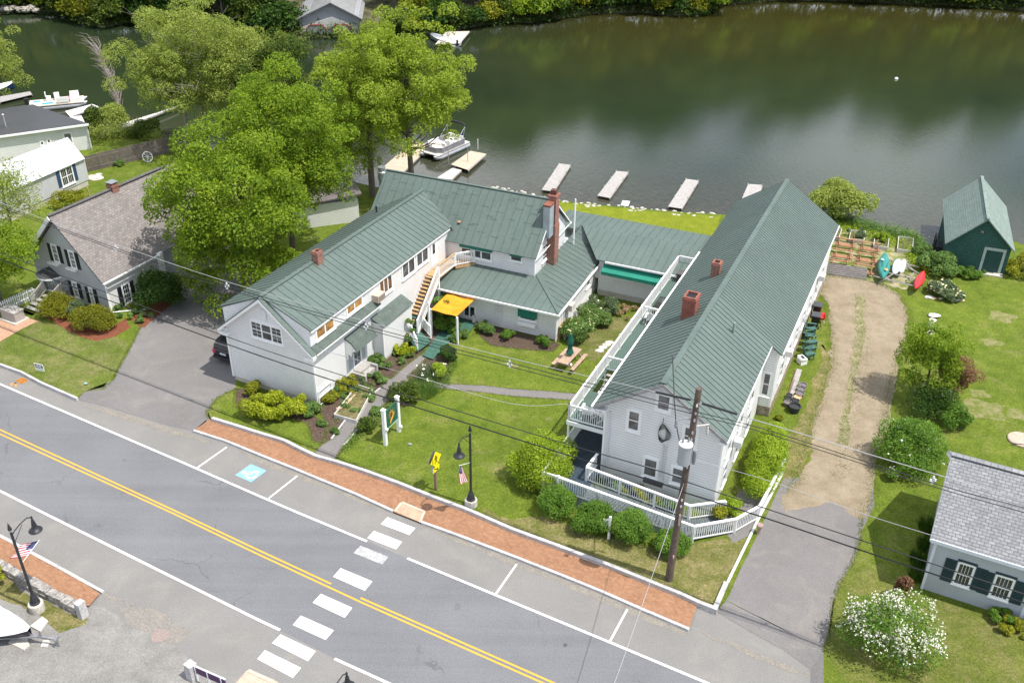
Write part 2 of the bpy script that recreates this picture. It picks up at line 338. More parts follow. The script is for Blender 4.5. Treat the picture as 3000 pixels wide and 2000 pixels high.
sheet('worn_grass',[(2510,860),(2540,860),(2530,1000),(2500,1150),(2480,1300),(2455,1300),(2480,1120),(2505,990)],lawn((.13,.14,.05),(.1,.11,.03),(.34,.29,.2),2.,1.5),GZ+.014,.1)
sheet('ramp_path',[(2100,1530),(2165,1440),(2235,1400),(2262,1370),(2300,1345),(2275,1420),(2230,1495),(2190,1570),(2150,1590)],ASPHD,GZ+.009)
sheet('verge',[(1400,1480),(1500,1518),(1600,1510),(1700,1560),(1900,1610),(2030,1600),(2150,1580),(2190,1575),(2118,1740),(2098,1782),(1997,1738),(1768,1646),(1640,1598),(1500,1548),(1440,1520)],DRYG,GZ+.006,.1)
sheet('verge',[(0,900),(60,930),(240,960),(380,1000),(340,1085),(300,1139),(245,1149),(225,1163),(175,1142),(120,1118),(60,1087),(0,1064),(-300,960)],lawn((.115,.15,.028),(.075,.11,.018),(.29,.24,.13),.95,.5),GZ+.004)
sheet('lakeside_lawn',[(1440,548),(1600,588),(1960,624),(2110,634),(2090,700),(2000,720),(1700,640),(1500,600)],lawn((.19,.22,.02),(.14,.18,.015),(.28,.27,.05),.1),GZ+.004)
sheet('right_verge',[(2420,1900),(2440,1760),(2465,1712),(2505,1640),(2700,1740),(3000,1840),(3300,2000),(2900,2150),(2500,2040)],lawn((.135,.16,.03),(.09,.12,.02),(.28,.23,.11),.9,.5),GZ+.004)
# dry dirt patches in the lawns
for u,v,r in ((1480,1064,.35),(1507,1073,.4),(2890,1200,1.7),(2935,930,1.3),(2900,1000,1.0),(2820,1085,.9),(1606,1225,.4),(1510,1080,.3),(2985,1215,.9),(2990,1300,.5),(2870,1150,.8)):
    c=G(u,v); q=[c+(.75+.35*math.sin(2.3*t+u)*math.cos(1.7*t))*np.array([r*math.cos(t),r*.8*math.sin(t),0])+np.array([0,0,.006]) for t in np.linspace(0,5.9,16)]
    mb=MB().poly(jagged(q,.03,.15)); tag(emit('dirt_patch',mb.v,mb.f,ground2((.12,.15,.03),(.26,.22,.12),2.2,14,.6,(.42,.66))),kind='structure')
# garden beds and paths
WALK=asphalt((.17,.158,.152),.12)
MAINW=[(919,1329),(941,1303),(973,1284),(1008,1236),(1060,1180),(1120,1131),(1118,1117),(1100,1106),(1074,1101),(1085,1096),(1100,1095),(1120,1103),(1147,1110),(1190,1070),(1235,1038),(1250,1048),(1222,1077),(1193,1105),(1200,1121),(1292,1123),(1420,1129),(1500,1139),(1600,1145),(1690,1153),(1690,1172),(1600,1167),(1500,1160),(1420,1150),(1292,1137),(1219,1129),(1190,1119),(1171,1138),(1133,1180),(1085,1221),(1047,1256),(1027,1282),(1005,1307),(980,1347)]
sheet('walkway',MAINW,WALK,GZ+.012,.012)
BEDS=[[(690,1137),(720,1140),(935,1195),(920,1215),(960,1250),(942,1303),(915,1290),(900,1240),(850,1225),(800,1215),(735,1215),(685,1195)],
[(1000,1245),(1055,1185),(1118,1133),(1116,1118),(1098,1107),(1076,1102),(1010,1120),(930,1190),(935,1200),(960,1250),(941,1303),(973,1284)],
[(1075,1092),(1120,1050),(1160,1010),(1225,1000),(1245,1030),(1232,1038),(1188,1070),(1146,1108),(1120,1101),(1100,1093)],
[(982,1345),(1007,1306),(1028,1283),(1048,1257),(1086,1222),(1110,1200),(1135,1180),(1172,1138),(1225,1128),(1242,1148),(1235,1165),(1205,1180),(1150,1205),(1110,1240),(1060,1265),(1010,1310)],
[(1200,1117),(1195,1105),(1222,1078),(1252,1048),(1300,1030),(1330,1045),(1322,1090),(1300,1118)],
[(1400,960),(1450,958),(1640,1008),(1620,1030),(1500,1020),(1440,1012),(1405,985)],[(1255,1020),(1330,985),(1345,960),(1280,940),(1230,960)]]
for q in BEDS: sheet('garden_bed',q,MULCH,GZ+.008,.03)
sheet('garden_bed',[(380,935),(420,960),(500,895),(540,850),(500,840)],RMULCH,GZ+.012,.04); sheet('garden_bed',[(130,905),(160,900),(330,955),(372,930),(385,960),(340,985),(280,1000),(230,985),(165,950),(128,925)],RMULCH,GZ+.012,.04)
sheet('brick_path',[(-60,1020),(-60,950),(60,925),(112,940),(60,965),(0,1000)],P((.40,.24,.16),.9,.2,5.,fine=.6),GZ+.012)
sheet('side_yard',[(2400,640),(2600,690),(2700,745),(2715,800),(2650,850),(2420,800)],ground2((.12,.16,.03),(.36,.31,.2),.9,14,.7,(.45,.6)),GZ+.005,.06)
sheet('courtyard_grass',[(1700,930),(1860,930),(1800,1030),(1740,1060),(1660,1030)],lawn((.12,.14,.03),(.08,.1,.02),(.26,.21,.12),1.2,.8),GZ+.006,.1)
# near side of the street
sheet('gravel_lot',[(-600,1500),(0,1690),(90,1745),(225,1802),(270,1776),(320,1795),(380,1830),(520,1900),(640,1990),(700,2100),(0,2600),(-900,2300)],ground2((.17,.165,.152),(.25,.242,.228),.7,12,.35),.008,.06)
sheet('sand_wash',[(295,1745),(310,1732),(380,1750),(470,1800),(560,1850),(520,1880),(430,1850),(340,1790)],ground2((.18,.175,.165),(.25,.225,.19),1.2,9,.3),.012,.12)
sheet('weedy_verge',[(-60,1640),(0,1680),(60,1730),(150,1765),(230,1800),(262,1812),(250,1830),(180,1850),(110,1790),(0,1760),(-60,1740)],DRYG,.016,.08)
# brick sidewalks with granite kerbs
def sidewalk(name,inner,outer,z=.11):
    mat=bricks((.877,-.48,0),(.26,.125,.065),(.32,.168,.09),(.28,.178,.115),.22,.11,1.,.006,(.48,.877,0))
    I=[G(u,v,z) for u,v in inner]; O=[G(u,v,z) for u,v in outer]; mb=MB().poly(I+O[::-1]); o=emit(name,mb.v,mb.f,mat); tag(o,kind='structure')
OUT=[(564,1261),(660,1292),(750,1329),(877,1380),(1037,1446),(1149,1497),(1233,1530),(1350,1572),(1500,1629),(1640,1684),(1768,1736),(1900,1794),(2017,1844)]
sidewalk('brick_sidewalk',[(616,1228)]+[(u,v+6) for u,v in CURBIN[1:-1]]+[(2043,1770)],OUT)
sidewalk('brick_sidewalk',[(-300,1505),(0,1636),(48,1662),(96,1693),(230,1767),(261,1774)],[(-300,1430),(0,1563),(153,1645),(293,1737)])
def kerb(name,px,w,z0,z1,side,label,group=None,L=2.2,mat=None):
    P3=[G(u,v,z1) for u,v in px]; i=0
    seg=[]
    for a,b in zip(P3[:-1],P3[1:]):
        n=max(1,round(np.linalg.norm(b-a)/L))
        for k in range(n): seg.append((a+(b-a)*k/n,a+(b-a)*(k+1)/n))
    mb=MB()
    for a,b in seg:
        d=(b-a)/np.linalg.norm(b-a); nn=np.array([-d[1],d[0],0])*side; e=random.uniform(-.008,.008); a2=a+d*.006; b2=b-d*.006
        c=[a2,b2,b2+nn*w,a2+nn*w]; c=[q+np.array([0,0,e]) for q in c]; lo=[np.array([q[0],q[1],z0]) for q in c]
        mb.add(c+lo,[(0,1,2,3),(7,6,5,4),(0,4,5,1),(1,5,6,2),(2,6,7,3),(3,7,4,0)])
    return tag(fixn(emit(name,mb.v,mb.f,mat or GRAN)),kind='structure')
kerb('kerb',OUT[:6],.16,-.1,.14,1,''); kerb('kerb',OUT[6:],.16,-.1,.14,1,''); kerb('kerb',[(-300,1430),(0,1563),(153,1645),(306,1729)],.16,-.1,.13,-1,'')
kerb('kerb',CURB0[2:],.16,-.1,.24,1,''); kerb('kerb',CURBIN,.2,-.1,.34,1,'')
kerb('kerb',[(2100,1786),(2135,1705)],.24,-.1,.36,1,''); kerb('kerb',[(2135,1705),(2190,1592),(2232,1505),(2298,1380)],.12,.1,.3,1,'',mat=P((.7,.7,.69),.7,.1,3.))
kerb('kerb',[(1085,1222),(1047,1257),(1027,1283),(1008,1302)],.08,.1,.27,-1,'',L=1.); kerb('kerb',[(973,1284),(1008,1236),(1060,1180),(1118,1134)],.1,.1,.3,1,'',L=.7)
CP=P((.50,.42,.33),.9,.15,2.,fine=.4,bmp=.2)
mb=MB().poly([G(u,v,.118) for u,v in ((1157,1497),(1177,1471),(1243,1498),(1231,1529))]); struct('kerb_ramp',mb,P((.43,.29,.2),.9,.2,2.,fine=.4))
for a,b in (((1157,1497),(1177,1471)),((1177,1471),(1243,1498)),((1243,1498),(1231,1529))): struct('kerb_ramp',MB().bar(G(*a,.11),G(*b,.11),.13,.05),CP)
mb=MB().poly([G(u,v,.02) for u,v in ((690,2000),(722,1963),(735,1962),(800,1988),(850,2020),(800,2080))]); struct('kerb_ramp',mb,P((.45,.34,.26),.9,.15,4.,fine=.5))
struct('kerb_ramp',MB().bar(G(727,1963,.02),G(800,1996,.02),.16,.06),CP)
SANDM=ground2((.18,.172,.16),(.25,.225,.185),1.5,10,.3)
for q in ([(700,1318),(760,1340),(880,1388),(1040,1454),(1150,1505),(1150,1511),(1030,1461),(870,1396),(740,1345)],[(1235,1537),(1350,1580),(1500,1637),(1640,1692),(1768,1744),(1900,1802),(2015,1852),(2010,1859),(1890,1809),(1760,1752),(1630,1700),(1490,1645),(1340,1588)],[(225,1176),(300,1192),(400,1222),(500,1252),(560,1270),(640,1300),(600,1296),(500,1268),(380,1232),(260,1196)],[(0,1573),(150,1655),(290,1735),(310,1735),(160,1648),(0,1562)],[(2045,1850),(2150,1880),(2260,1925),(2380,1975),(2370,1985),(2240,1936),(2130,1890)]): sheet('kerb_sand',q,SANDM,.007,.05)
# painted markings
def paintmat(c,wear=.5,sc=1.6):
    m=bpy.data.materials.new('road paint'); m.use_nodes=True; nt=m.node_tree; b=nt.nodes['Principled BSDF']; b.inputs['Roughness'].default_value=.8
    k=mix(nt,.35,c,ramp(nt,noise(nt,30,3,.8),[(.35,(.35,.35,.35)),(.65,(.75,.75,.75))]),'OVERLAY')
    wr=ramp(nt,mth(nt,'ADD',mth(nt,'MULTIPLY',noise(nt,sc,5,.7),.5),mth(nt,'MULTIPLY',noise(nt,22,3,.8),.5)),[(.64-.14*wear,(0,0,0)),(.70-.14*wear,(1,1,1))])
    k=mix(nt,mth(nt,'MULTIPLY',wr,.75),k,(.19,.19,.195)); lk(nt,k,b.inputs['Base Color']); return m
PW=paintmat((.74,.74,.73),.35); PY=paintmat((.62,.32,.03),.45); PWW=paintmat((.66,.66,.65),1.55,3.); PB=paintmat((.20,.42,.60),.4)
def line(name,px,w,mat,z=.009):
    P3=[G(u,v,z) for u,v in px]; mb=MB(); L=[];Rr=[]
    for i,p in enumerate(P3):
        d=P3[min(i+1,len(P3)-1)]-P3[max(0,i-1)]; d/=np.linalg.norm(d); n=np.array([-d[1],d[0],0]); L.append(p+n*w/2); Rr.append(p-n*w/2)
    mb.add(L+Rr,[(i,i+1,i+1+len(L),i+len(L)) for i in range(len(L)-1)]); o=emit(name,mb.v,mb.f,mat); fixn(o); return tag(o,kind='structure')
line('white_line',WU[:7],.13,PW); line('white_line',WU[7:],.13,PW); line('white_line',WLo[:7],.13,PW); line('white_line',WLo[7:],.13,PW)
YU=[(-1200,700),(-600,979),(0,1258),(516,1497),(750,1607),(970,1709)]; line('yellow_line',YU,.10,PY); line('yellow_line',[(1056,1750),(1500,1945),(1620,1998),(2300,2297)],.10,PY)
line('yellow_line',[(-1200,712),(-600,991),(0,1270.5),(516,1507),(750,1619.5),(1056,1762),(1500,1959),(2300,2312)],.10,PY)
for a,b in (((577,1370),(664,1309)),((788,1458),(871,1393)),((1453,1738),(1513,1652)),((1786,1879),(1838,1783))): line('stall_line',[a,b],.10,PW,.008)
for q in ([(1116,1534),(1135,1514),(1217,1546),(1199,1566)],[(1076,1575),(1096,1554),(1178,1586),(1160,1608)],[(1036,1619),(1056,1597),(1138,1630),(1120,1652)],[(976,1688),(998,1663),(1091,1702),(1069,1729)],[(916,1764),(940,1738),(1032,1779),(1010,1808)],[(858,1829),(881,1802),(978,1845),(954,1873)],[(797,1882),(822,1857),(925,1906),(902,1935)],[(754,1929),(776,1903),(882,1955),(858,1984)]):
    o=sheet('crosswalk_bar',q,PWW if q[0][1]==1619 else PW,.011); o['group']='white crosswalk bars'
sheet('accessible_symbol_panel',[(689,1391),(735,1358.5),(780,1378),(736,1411.5)],PB,.010)
def gl(u0,v0,u1,v1,w): return MB().bar(G(u0,v0,.013),G(u1,v1,.013),w,.004)
k=120/2352; ox,oy=680,1340
sy=MB(); c=G(ox+670*k,oy+830*k,.015)
sy.lathe(c,[(.13,-.002),(.13,.001)],12)
for a,b,wd in (((940,900),(1060,830),.16),((1000,950),(1010,870),.18),((1160,830),(1420,820),.12),((1420,820),(1580,790),.11),((1400,880),(1440,960),.13),((800,1040),(790,960),.12),((790,960),(900,900),.12),((830,1090),(980,1170),.13),((980,1170),(1060,1190),.13),((1150,1180),(1400,1060),.13)):
    sy.bar(G(ox+a[0]*k,oy+a[1]*k,.015),G(ox+b[0]*k,oy+b[1]*k,.015),wd,.003)
struct('accessible_symbol',sy,PW)
PO=paintmat((.60,.28,.03),.8)
for a,b in (((28,1124),(48,1122)),((48,1120),(30,1130)),((46,1120),(46,1132))): line('utility_paint_mark',[a,b],.1,PO,.012)
# lake
m,nt,b=new('lake water',.06,0,.5); b.inputs['IOR'].default_value=1.38
sx=nd(nt,'SeparateXYZ'); lk(nt,nd(nt,'NewGeometry').outputs['Position'],sx.inputs[0])
ds=mth(nt,'SUBTRACT',sx.outputs['Y'],mth(nt,'ADD',mth(nt,'MULTIPLY',sx.outputs['X'],.16),134))
wob=mth(nt,'ADD',ds,mth(nt,'MULTIPLY',noise(nt,.06,4),26)); sh=nd(nt,'MapRange'); sh.inputs['From Min'].default_value=-6; sh.inputs['From Max'].default_value=34; lk(nt,wob,sh.inputs['Value'])
dn=mth(nt,'SUBTRACT',mth(nt,'ADD',101,mth(nt,'MULTIPLY',sx.outputs['X'],-.25)),sx.outputs['Y']); s2=nd(nt,'MapRange'); s2.inputs['From Min'].default_value=0; s2.inputs['From Max'].default_value=14; lk(nt,dn,s2.inputs['Value'])
deep=ramp(nt,noise(nt,.035,4),[(.35,(.016,.026,.013)),(.65,(.026,.038,.016))])
mxx=nd(nt,'MapRange'); mxx.inputs['From Min'].default_value=-14; mxx.inputs['From Max'].default_value=16; lk(nt,sx.outputs['X'],mxx.inputs['Value'])
k=mix(nt,mth(nt,'MULTIPLY',sh.outputs[0],mxx.outputs[0]),deep,(.034,.033,.009)); bed=ramp(nt,noise(nt,1.6,6,.8),[(.35,(.045,.045,.035)),(.7,(.10,.085,.06))]); k=mix(nt,mth(nt,'MULTIPLY',s2.outputs[0],.75),k,bed)
lk(nt,k,b.inputs['Base Color'])
mpn=nd(nt,'Mapping'); mpn.inputs['Scale'].default_value=(1,.55,1); mpn.inputs['Rotation'].default_value=(0,0,.4); lk(nt,nd(nt,'NewGeometry').outputs['Position'],mpn.inputs['Vector'])
h=mth(nt,'ADD',mth(nt,'MULTIPLY',noise(nt,2.6,4,.6,mpn.outputs[0]),.6),mth(nt,'MULTIPLY',noise(nt,9,3,.6,mpn.outputs[0]),.3)); bump(nt,b,mth(nt,'MULTIPLY',h,mth(nt,'ADD',.45,noise(nt,.05,3))),.34,.05)
mb=MB().poly([(-400,40,-.35),(400,40,-.35),(400,420,-.35),(-400,420,-.35)]); o=emit('lake',mb.v,mb.f,m); tag(o,kind='structure')
# far bank
FARSH=[(-1400,70),(-500,45),(0,40),(100,38),(170,38),(235,72),(300,86),(380,70),(520,90),(700,112),(880,116),(1060,114),(1240,110),(1330,92),(1420,78),(1500,74),(1590,66),(1720,44),(1850,38),(1960,49),(2060,50),(2110,18),(2300,2),(2450,6),(2700,18),(3000,32),(3600,50),(4400,80)]
fs=jagged([G(u,v,-.35) for u,v in FARSH],.5,2.5,False); fs=[p for p in fs if p[1]<400]
nn=len(fs); r1=[p+np.array([0,-.8,-1.2]) for p in fs]; r2=[p+np.array([0,1.5,.9]) for p in fs]; r3=[p+np.array([0,14,2.6]) for p in fs]; r4=[p+np.array([0,70,9]) for p in fs]; r5=[p+np.array([0,1100,24]) for p in fs]
mb=MB(); rows=[r1,r2,r3,r4,r5]; mb.add([q for r in rows for q in r],[(j*nn+i,j*nn+i+1,(j+1)*nn+i+1,(j+1)*nn+i) for j in range(4) for i in range(nn-1)])
struct('far_bank',mb,ground2((.03,.035,.012),(.16,.15,.09),.5,6))
# ================= BUILDINGS =================
def extA(mb,fr,prof,a0,a1,mi=0):
    n=len(prof); v=[fr.w(a0,b,z) for b,z in prof]+[fr.w(a1,b,z) for b,z in prof]
    return mb.add(v,[tuple(range(n)),tuple(range(n,2*n))[::-1]]+[(i,i+n,(i+1)%n+n,(i+1)%n) for i in range(n)],mi)
def extB(mb,fr,prof,b0,b1,mi=0):
    n=len(prof); v=[fr.w(a,b0,z) for a,z in prof]+[fr.w(a,b1,z) for a,z in prof]
    return mb.add(v,[tuple(range(n)),tuple(range(n,2*n))[::-1]]+[(i,i+n,(i+1)%n+n,(i+1)%n) for i in range(n)],mi)
def roofplane(mb,p,sp=.6,th=.09,ribs=True,rw=.022,rh=.03,off=.25):
    p=[np.array(q,float) for q in p]; n=np.cross(p[1]-p[0],p[2]-p[1]); n/=np.linalg.norm(n)
    if n[2]<0: n=-n
    mb.add(p+[q-n*th for q in p],[tuple(range(len(p))),tuple(range(len(p),2*len(p)))[::-1]]+[(i,i+len(p),(i+1)%len(p)+len(p),(i+1)%len(p)) for i in range(len(p))],0)
    if not ribs: return
    e=p[1]-p[0]; e/=np.linalg.norm(e); g=np.cross(n,e)
    q2=[((q-p[0])@e,(q-p[0])@g) for q in p]; lo=min(x for x,_ in q2); hi=max(x for x,_ in q2); x=lo+off
    while x<hi:
        ys=[]
        for i in range(len(q2)):
            (x0,y0),(x1,y1)=q2[i],q2[(i+1)%len(q2)]
            if (x0-x)*(x1-x)<0: ys.append(y0+(y1-y0)*(x-x0)/(x1-x0))
        ys.sort()
        for y0,y1 in zip(ys[::2],ys[1::2]):
            if y1-y0>.15: mb.bar(p[0]+e*x+g*(y0+.01)+n*(rh/2+.002),p[0]+e*x+g*(y1-.01)+n*(rh/2+.002),rw,rh,1,n)
        x+=sp*random.uniform(.985,1.015)
def cap(mb,a,b,w=.22): mb.bar(np.array(a)+np.array([0,0,.02]),np.array(b)+np.array([0,0,.02]),w,.05)
class Wall:                                    # a vertical wall plane of a thing
    def __init__(s,t,fr,ax,c,sg=1,prefix=''): s.t=t; s.fr=fr; s.ax=ax; s.c=c; s.sg=sg; s.zmax=99
    def uv(s,u,v): q=s.fr.pb(u,v,s.c) if s.ax=='b' else s.fr.pa(u,v,s.c); return (q[0] if s.ax=='b' else q[1]),q[2]
    def P(s,x,z,d=0.): return s.fr.w(x,s.c+s.sg*d,z) if s.ax=='b' else s.fr.w(s.c+s.sg*d,x,z)
    def bx(s,mb,x0,x1,z0,z1,d0,d1,mi=0):
        d0,d1=s.c+s.sg*d0,s.c+s.sg*d1; d0,d1=min(d0,d1),max(d0,d1)
        return mb.box(s.fr,x0,x1,d0,d1,z0,z1,mi) if s.ax=='b' else mb.box(s.fr,d0,d1,x0,x1,z0,z1,mi)
    def rect(s,tl,br):
        x0,z1=s.uv(*tl); x1,z0=s.uv(*br); return min(x0,x1),max(x0,x1),min(z0,z1),max(z0,z1)
    def window(s,tl=None,br=None,r=None,cols=1,mun=(0,0),meet=True,glass=None,cas=.09,sill=True,frame=None,mun2=None):
        x0,x1,z0,z1=r or s.rect(tl,br); z1=min(z1,s.zmax); pane=MB(); s.bx(pane,x0,x1,z0,z1,-.05,.012); fm=MB(); f=.06
        s.bx(fm,x0-cas,x0+f*.6,z0-cas,z1+cas,-.02,.05); s.bx(fm,x1-f*.6,x1+cas,z0-cas,z1+cas,-.02,.05)
        s.bx(fm,x0+f*.6,x1-f*.6,z1-f*.6,z1+cas+.02,-.02,.055); s.bx(fm,x0+f*.6,x1-f*.6,z0-cas,z0+f*.6,-.02,.047)
        if sill: s.bx(fm,x0-cas-.05,x1+cas+.05,z0-cas-.045,z0-cas-.003,-.02,.11)
        wd=(x1-x0)/cols
        for k in range(1,cols): s.bx(fm,x0+wd*k-.05,x0+wd*k+.05,z0+f*.6,z1-f*.6,-.02,.044)
        for k in range(cols):
            a,b=x0+wd*k+.05,x0+wd*(k+1)-.05
            if meet: s.bx(fm,a,b,(z0+z1)/2-.03,(z0+z1)/2+.03,-.02,.038)
            nx,nz=mun if not mun2 else mun2[k]
            for i in range(1,nx): xx=a+(b-a)*i/nx; s.bx(fm,xx-.009,xx+.009,z0+.04,z1-.04,-.02,.026)
            for j in range(1,nz): zz=z0+(z1-z0)*j/nz; s.bx(fm,a,b,zz-.009,zz+.009,-.02,.029)
        o=s.t.part('window',pane,glass or GLASS); s.t.part('window_frame',fm,frame or TRIM,parent=o); return o,(x0,x1,z0,z1)
    def shutter(s,x0,x1,z0,z1,mat):
        mb=MB(); s.bx(mb,x0,x1,z0,z1,.0,.045)
        for k in range(int((z1-z0)/.09)): z=z0+.05+k*.09; s.bx(mb,x0+.05,x1-.05,z,z+.04,.045,.06)
        return s.t.part('shutter',mb,mat)
    def box(s,name,x0,x1,z0,z1,d0,d1,mat,parent=None): mb=MB(); s.bx(mb,x0,x1,z0,z1,d0,d1); return s.t.part(name,mb,mat,parent)
def chimney(t,fr,a,b,z0,z1,wa,wb,mat=None,flues=True,capm=None,parent=None,name='chimney'):
    mb=MB(); mb.box(fr,a-wa/2,a+wa/2,b-wb/2,b+wb/2,z0,z1-.24); mb.box(fr,a-wa/2-.04,a+wa/2+.04,b-wb/2-.04,b+wb/2+.04,z1-.238,z1-.1)
    mb.box(fr,a-wa/2,a-wa/2+.11,b-wb/2,b+wb/2,z1-.098,z1); mb.box(fr,a+wa/2-.11,a+wa/2,b-wb/2,b+wb/2,z1-.098,z1)
    mb.box(fr,a-wa/2+.112,a+wa/2-.112,b-wb/2,b-wb/2+.11,z1-.098,z1-.002); mb.box(fr,a-wa/2+.112,a+wa/2-.112,b+wb/2-.11,b+wb/2,z1-.098,z1-.002)
    mb.box(fr,a-wa/2+.12,a+wa/2-.12,b-wb/2+.12,b+wb/2-.12,z1-.099,z1-.09,1)
    return t.part(name,mb,[mat or BRK,BLACK],parent)
def railing(mb,P3,h=1.,posts=True,rw=.09,sp=.13,post=.11,low=.1,cap_=.05,pz=0.,pmb=None,bw=.035):
    """rails + balusters along a 3D polyline of floor points"""
    P3=[np.array(p,float) for p in P3]; up=np.array([0,0,1.])
    for a,b in zip(P3[:-1],P3[1:]):
        L=np.linalg.norm(b-a); d=(b-a)/L
        mb.bar(a+up*h,b+up*h,rw,cap_); mb.bar(a+up*(h-.09),b+up*(h-.09),.04,.07); mb.bar(a+up*low,b+up*low,.04,.07)
        n=max(2,int(L/sp))
        for k in range(1,n): q=a+(b-a)*k/n; mb.bar(q+up*(low+.036),q+up*(h-.126),bw,bw)
    if posts:
        for a,b in zip(P3[:-1],P3[1:]):
            n=max(1,round(np.linalg.norm((b-a)[:2])/2.1))
            for k in range(n+1): q=a+(b-a)*k/n; (pmb or mb).box(Fr(q,math.degrees(math.atan2((b-a)[1],(b-a)[0]))),-post/2,post/2,-post/2,post/2,q[2]-pz,q[2]+h+.09)
# ---- left long house ----
LF=Fr(G(931,1191),63.7); LW=6.8
t=T('white_house',LF.w(0,0,GZ),'long white clapboard house with green metal roof beside the paved driveway','house')
mb=MB(); extA(mb,LF,[(0,GZ+.35),(0,5.84),(-3.4,7.33),(-LW,5.72),(-LW,GZ+.35)],0,20.5)
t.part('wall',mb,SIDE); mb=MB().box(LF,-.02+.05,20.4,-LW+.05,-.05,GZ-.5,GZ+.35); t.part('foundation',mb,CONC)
mb=MB(); hz_=7.45
roofplane(mb,[LF.w(0,.16,5.87),LF.w(17.3,.16,5.87),LF.w(19.8,-3.4,hz_),LF.w(-.12,-3.4,hz_)],.54)
roofplane(mb,[LF.w(20.5,-LW-.32,5.72),LF.w(0,-LW-.32,5.72),LF.w(-.12,-3.4,hz_),LF.w(19.8,-3.4,hz_)],.62)
mb.poly([LF.w(17.1,.32,5.72),LF.w(19.8,-3.4,hz_),LF.w(20.0,-3.2,7.3),LF.w(17.9,.4,5.6)],.05)
cap(mb,LF.w(-.12,-3.4,hz_),LF.w(19.8,-3.4,hz_),.3)
# steep front gable slice standing proud of the dormers, and the pent along the side
for sg in (1,-1):
    c=-3.4; q=[LF.w(-.38,c,7.42),LF.w(.0,c,7.42),LF.w(.0,c+sg*3.78,4.30),LF.w(-.38,c+sg*3.78,4.30)]; roofplane(mb,q,.6,.1,False)
roof=t.part('roof',mb,[GREENR,RIBS]); mb=MB(); roofplane(mb,[LF.w(-.0,.42,4.27),LF.w(7.2,.42,4.27),LF.w(7.2,.0,4.70),LF.w(-.0,.0,4.70)],.6,.07,False); t.part('pent_roof',mb,ROLLR)
mb=MB()
for sg in (1,-1):
    c=-3.4; mb.add([LF.w(-.39,c,7.33),LF.w(-.39,c+sg*3.78,4.21),LF.w(-.39,c+sg*3.78,4.02),LF.w(-.39,c,7.12),LF.w(-.35,c,7.33),LF.w(-.35,c+sg*3.78,4.21),LF.w(-.35,c+sg*3.78,4.02),LF.w(-.35,c,7.12)],[(0,1,2,3),(4,7,6,5),(0,4,5,1),(1,5,6,2),(2,6,7,3),(3,7,4,0)])
    mb.add([LF.w(-.36,c,7.28),LF.w(-.36,c+sg*3.74,4.17),LF.w(.0,c+sg*3.74,4.17),LF.w(.0,c,7.28)],[(0,1,2,3)])
    mb.box(LF,-.38,-.002,c+sg*3.4-.0 if sg>0 else c-3.76,c+3.76 if sg>0 else c-3.4,4.0,4.06)
    mb.box(LF,-.05,.0,c+sg*3.4-.07,c+sg*3.4+.07,GZ+.3,4.2)
mb.box(LF,-.001,7.2,.37,.42,4.14,4.19); mb.box(LF,.02,17.0,.06,.15,5.7,5.77)
t.part('trim',mb,TRIM)
WR=Wall(t,LF,'b',0.,1); WR.zmax=5.62; WFt=Wall(t,LF,'a',0.,-1)
for tl,br,g in (((925,967),(977.5,958),1),((1015,900),(1060,891),1)): WR.window(tl,br,cols=2,meet=False,glass=GLASSW)
WR.window((1110,822),(1148,843),cols=3,meet=False); WR.window((1177,771),(1214,791),cols=2,meet=False); WR.window((1219,738),(1253,759),cols=2,meet=False)
o,(x0,x1,z0,z1)=WR.window((1262,712),(1279,766),meet=False,glass=TRIM,sill=False); WR.box('door_pane',x0+.2,x1-.2,z1-.95,z1-.2,.012,.03,GLASS,o)
x0,x1,z0,z1=WR.rect((1086,842),(1117,862)); o=WR.box('air_conditioner',x0,x0+.85,z0,z0+.5,.0,.55,P((.50,.40,.33),.6,.1,3.)); WR.box('vent_grille',x0+.06,x0+.79,z0+.06,z0+.44,.55,.565,P((.25,.2,.17),.6,.3,20.),o)
# triple window in the gable, attic vent, trellises
WFt.window((735,938),(829,1009),cols=3,mun2=[(2,4),(1,1),(2,4)])
x0,x1,z0,z1=WFt.rect((763,907),(783,938)); o=WFt.box('attic_vent',x0,x1,z0,z1,0,.05,P((.62,.62,.64),.6,.1,4.)); 
mv=MB(); 
for k in range(9): WFt.bx(mv,x0+.05,x1-.05,z0+.05+k*.085,z0+.09+k*.085,.05,.07)
t.part('louvres',mv,TRIM,o)
for sg,(b0,b1) in ((1,(-.35,.32)),(-1,(-7.12,-6.45))): WFt.box('eave_return',b0,b1,3.86,4.0,.0,.36,TRIM)
chimney(t,LF,LF.pb(936,780,-3.1)[0],-3.2,6.9,8.2,.55,.5,parent=roof)
mb=MB(); q=LF.pb(1098,640,-5.6); mb.tube([LF.w(q[0],-5.4,6.2),LF.w(q[0],-5.4,7.0)],.07); t.part('vent_pipe',mb,BLACK,roof)
# entrance: hood, shutters, dutch door, step
mb=MB(); xa,xb=WR.uv(1021,1000)[0],WR.uv(1088,975)[0]; xa,xb=3.35,5.75
prof=[(0,3.55),(.55,3.3),(.95,2.72),(.9,2.72),(.5,3.2),(0,3.42)]
extA(mb,LF,[(b,z) for b,z in prof],xa,xb); hood=t.part('door_hood',mb,ROLLR)
for a in (xa,xb-.06):
    mb=MB(); extA(mb,LF,[(0,3.42),(.5,3.2),(.88,2.72),(.55,2.62),(.42,2.2),(.2,2.35),(.15,1.9),(0,1.8)],a+.03,a+.09); t.part('hood_bracket',mb,TRIM,hood)
o,(x0,x1,z0,z1)=WR.window(r=(4.15,4.95,.85,2.75),meet=False,mun=(2,4),sill=False,glass=P((.10,.12,.13),.25,.3,4.)); o.name='door'
for a in (3.62,5.05): WR.shutter(a,a+.42,.95,2.8,P((.42,.45,.47),.5,.1,3.))
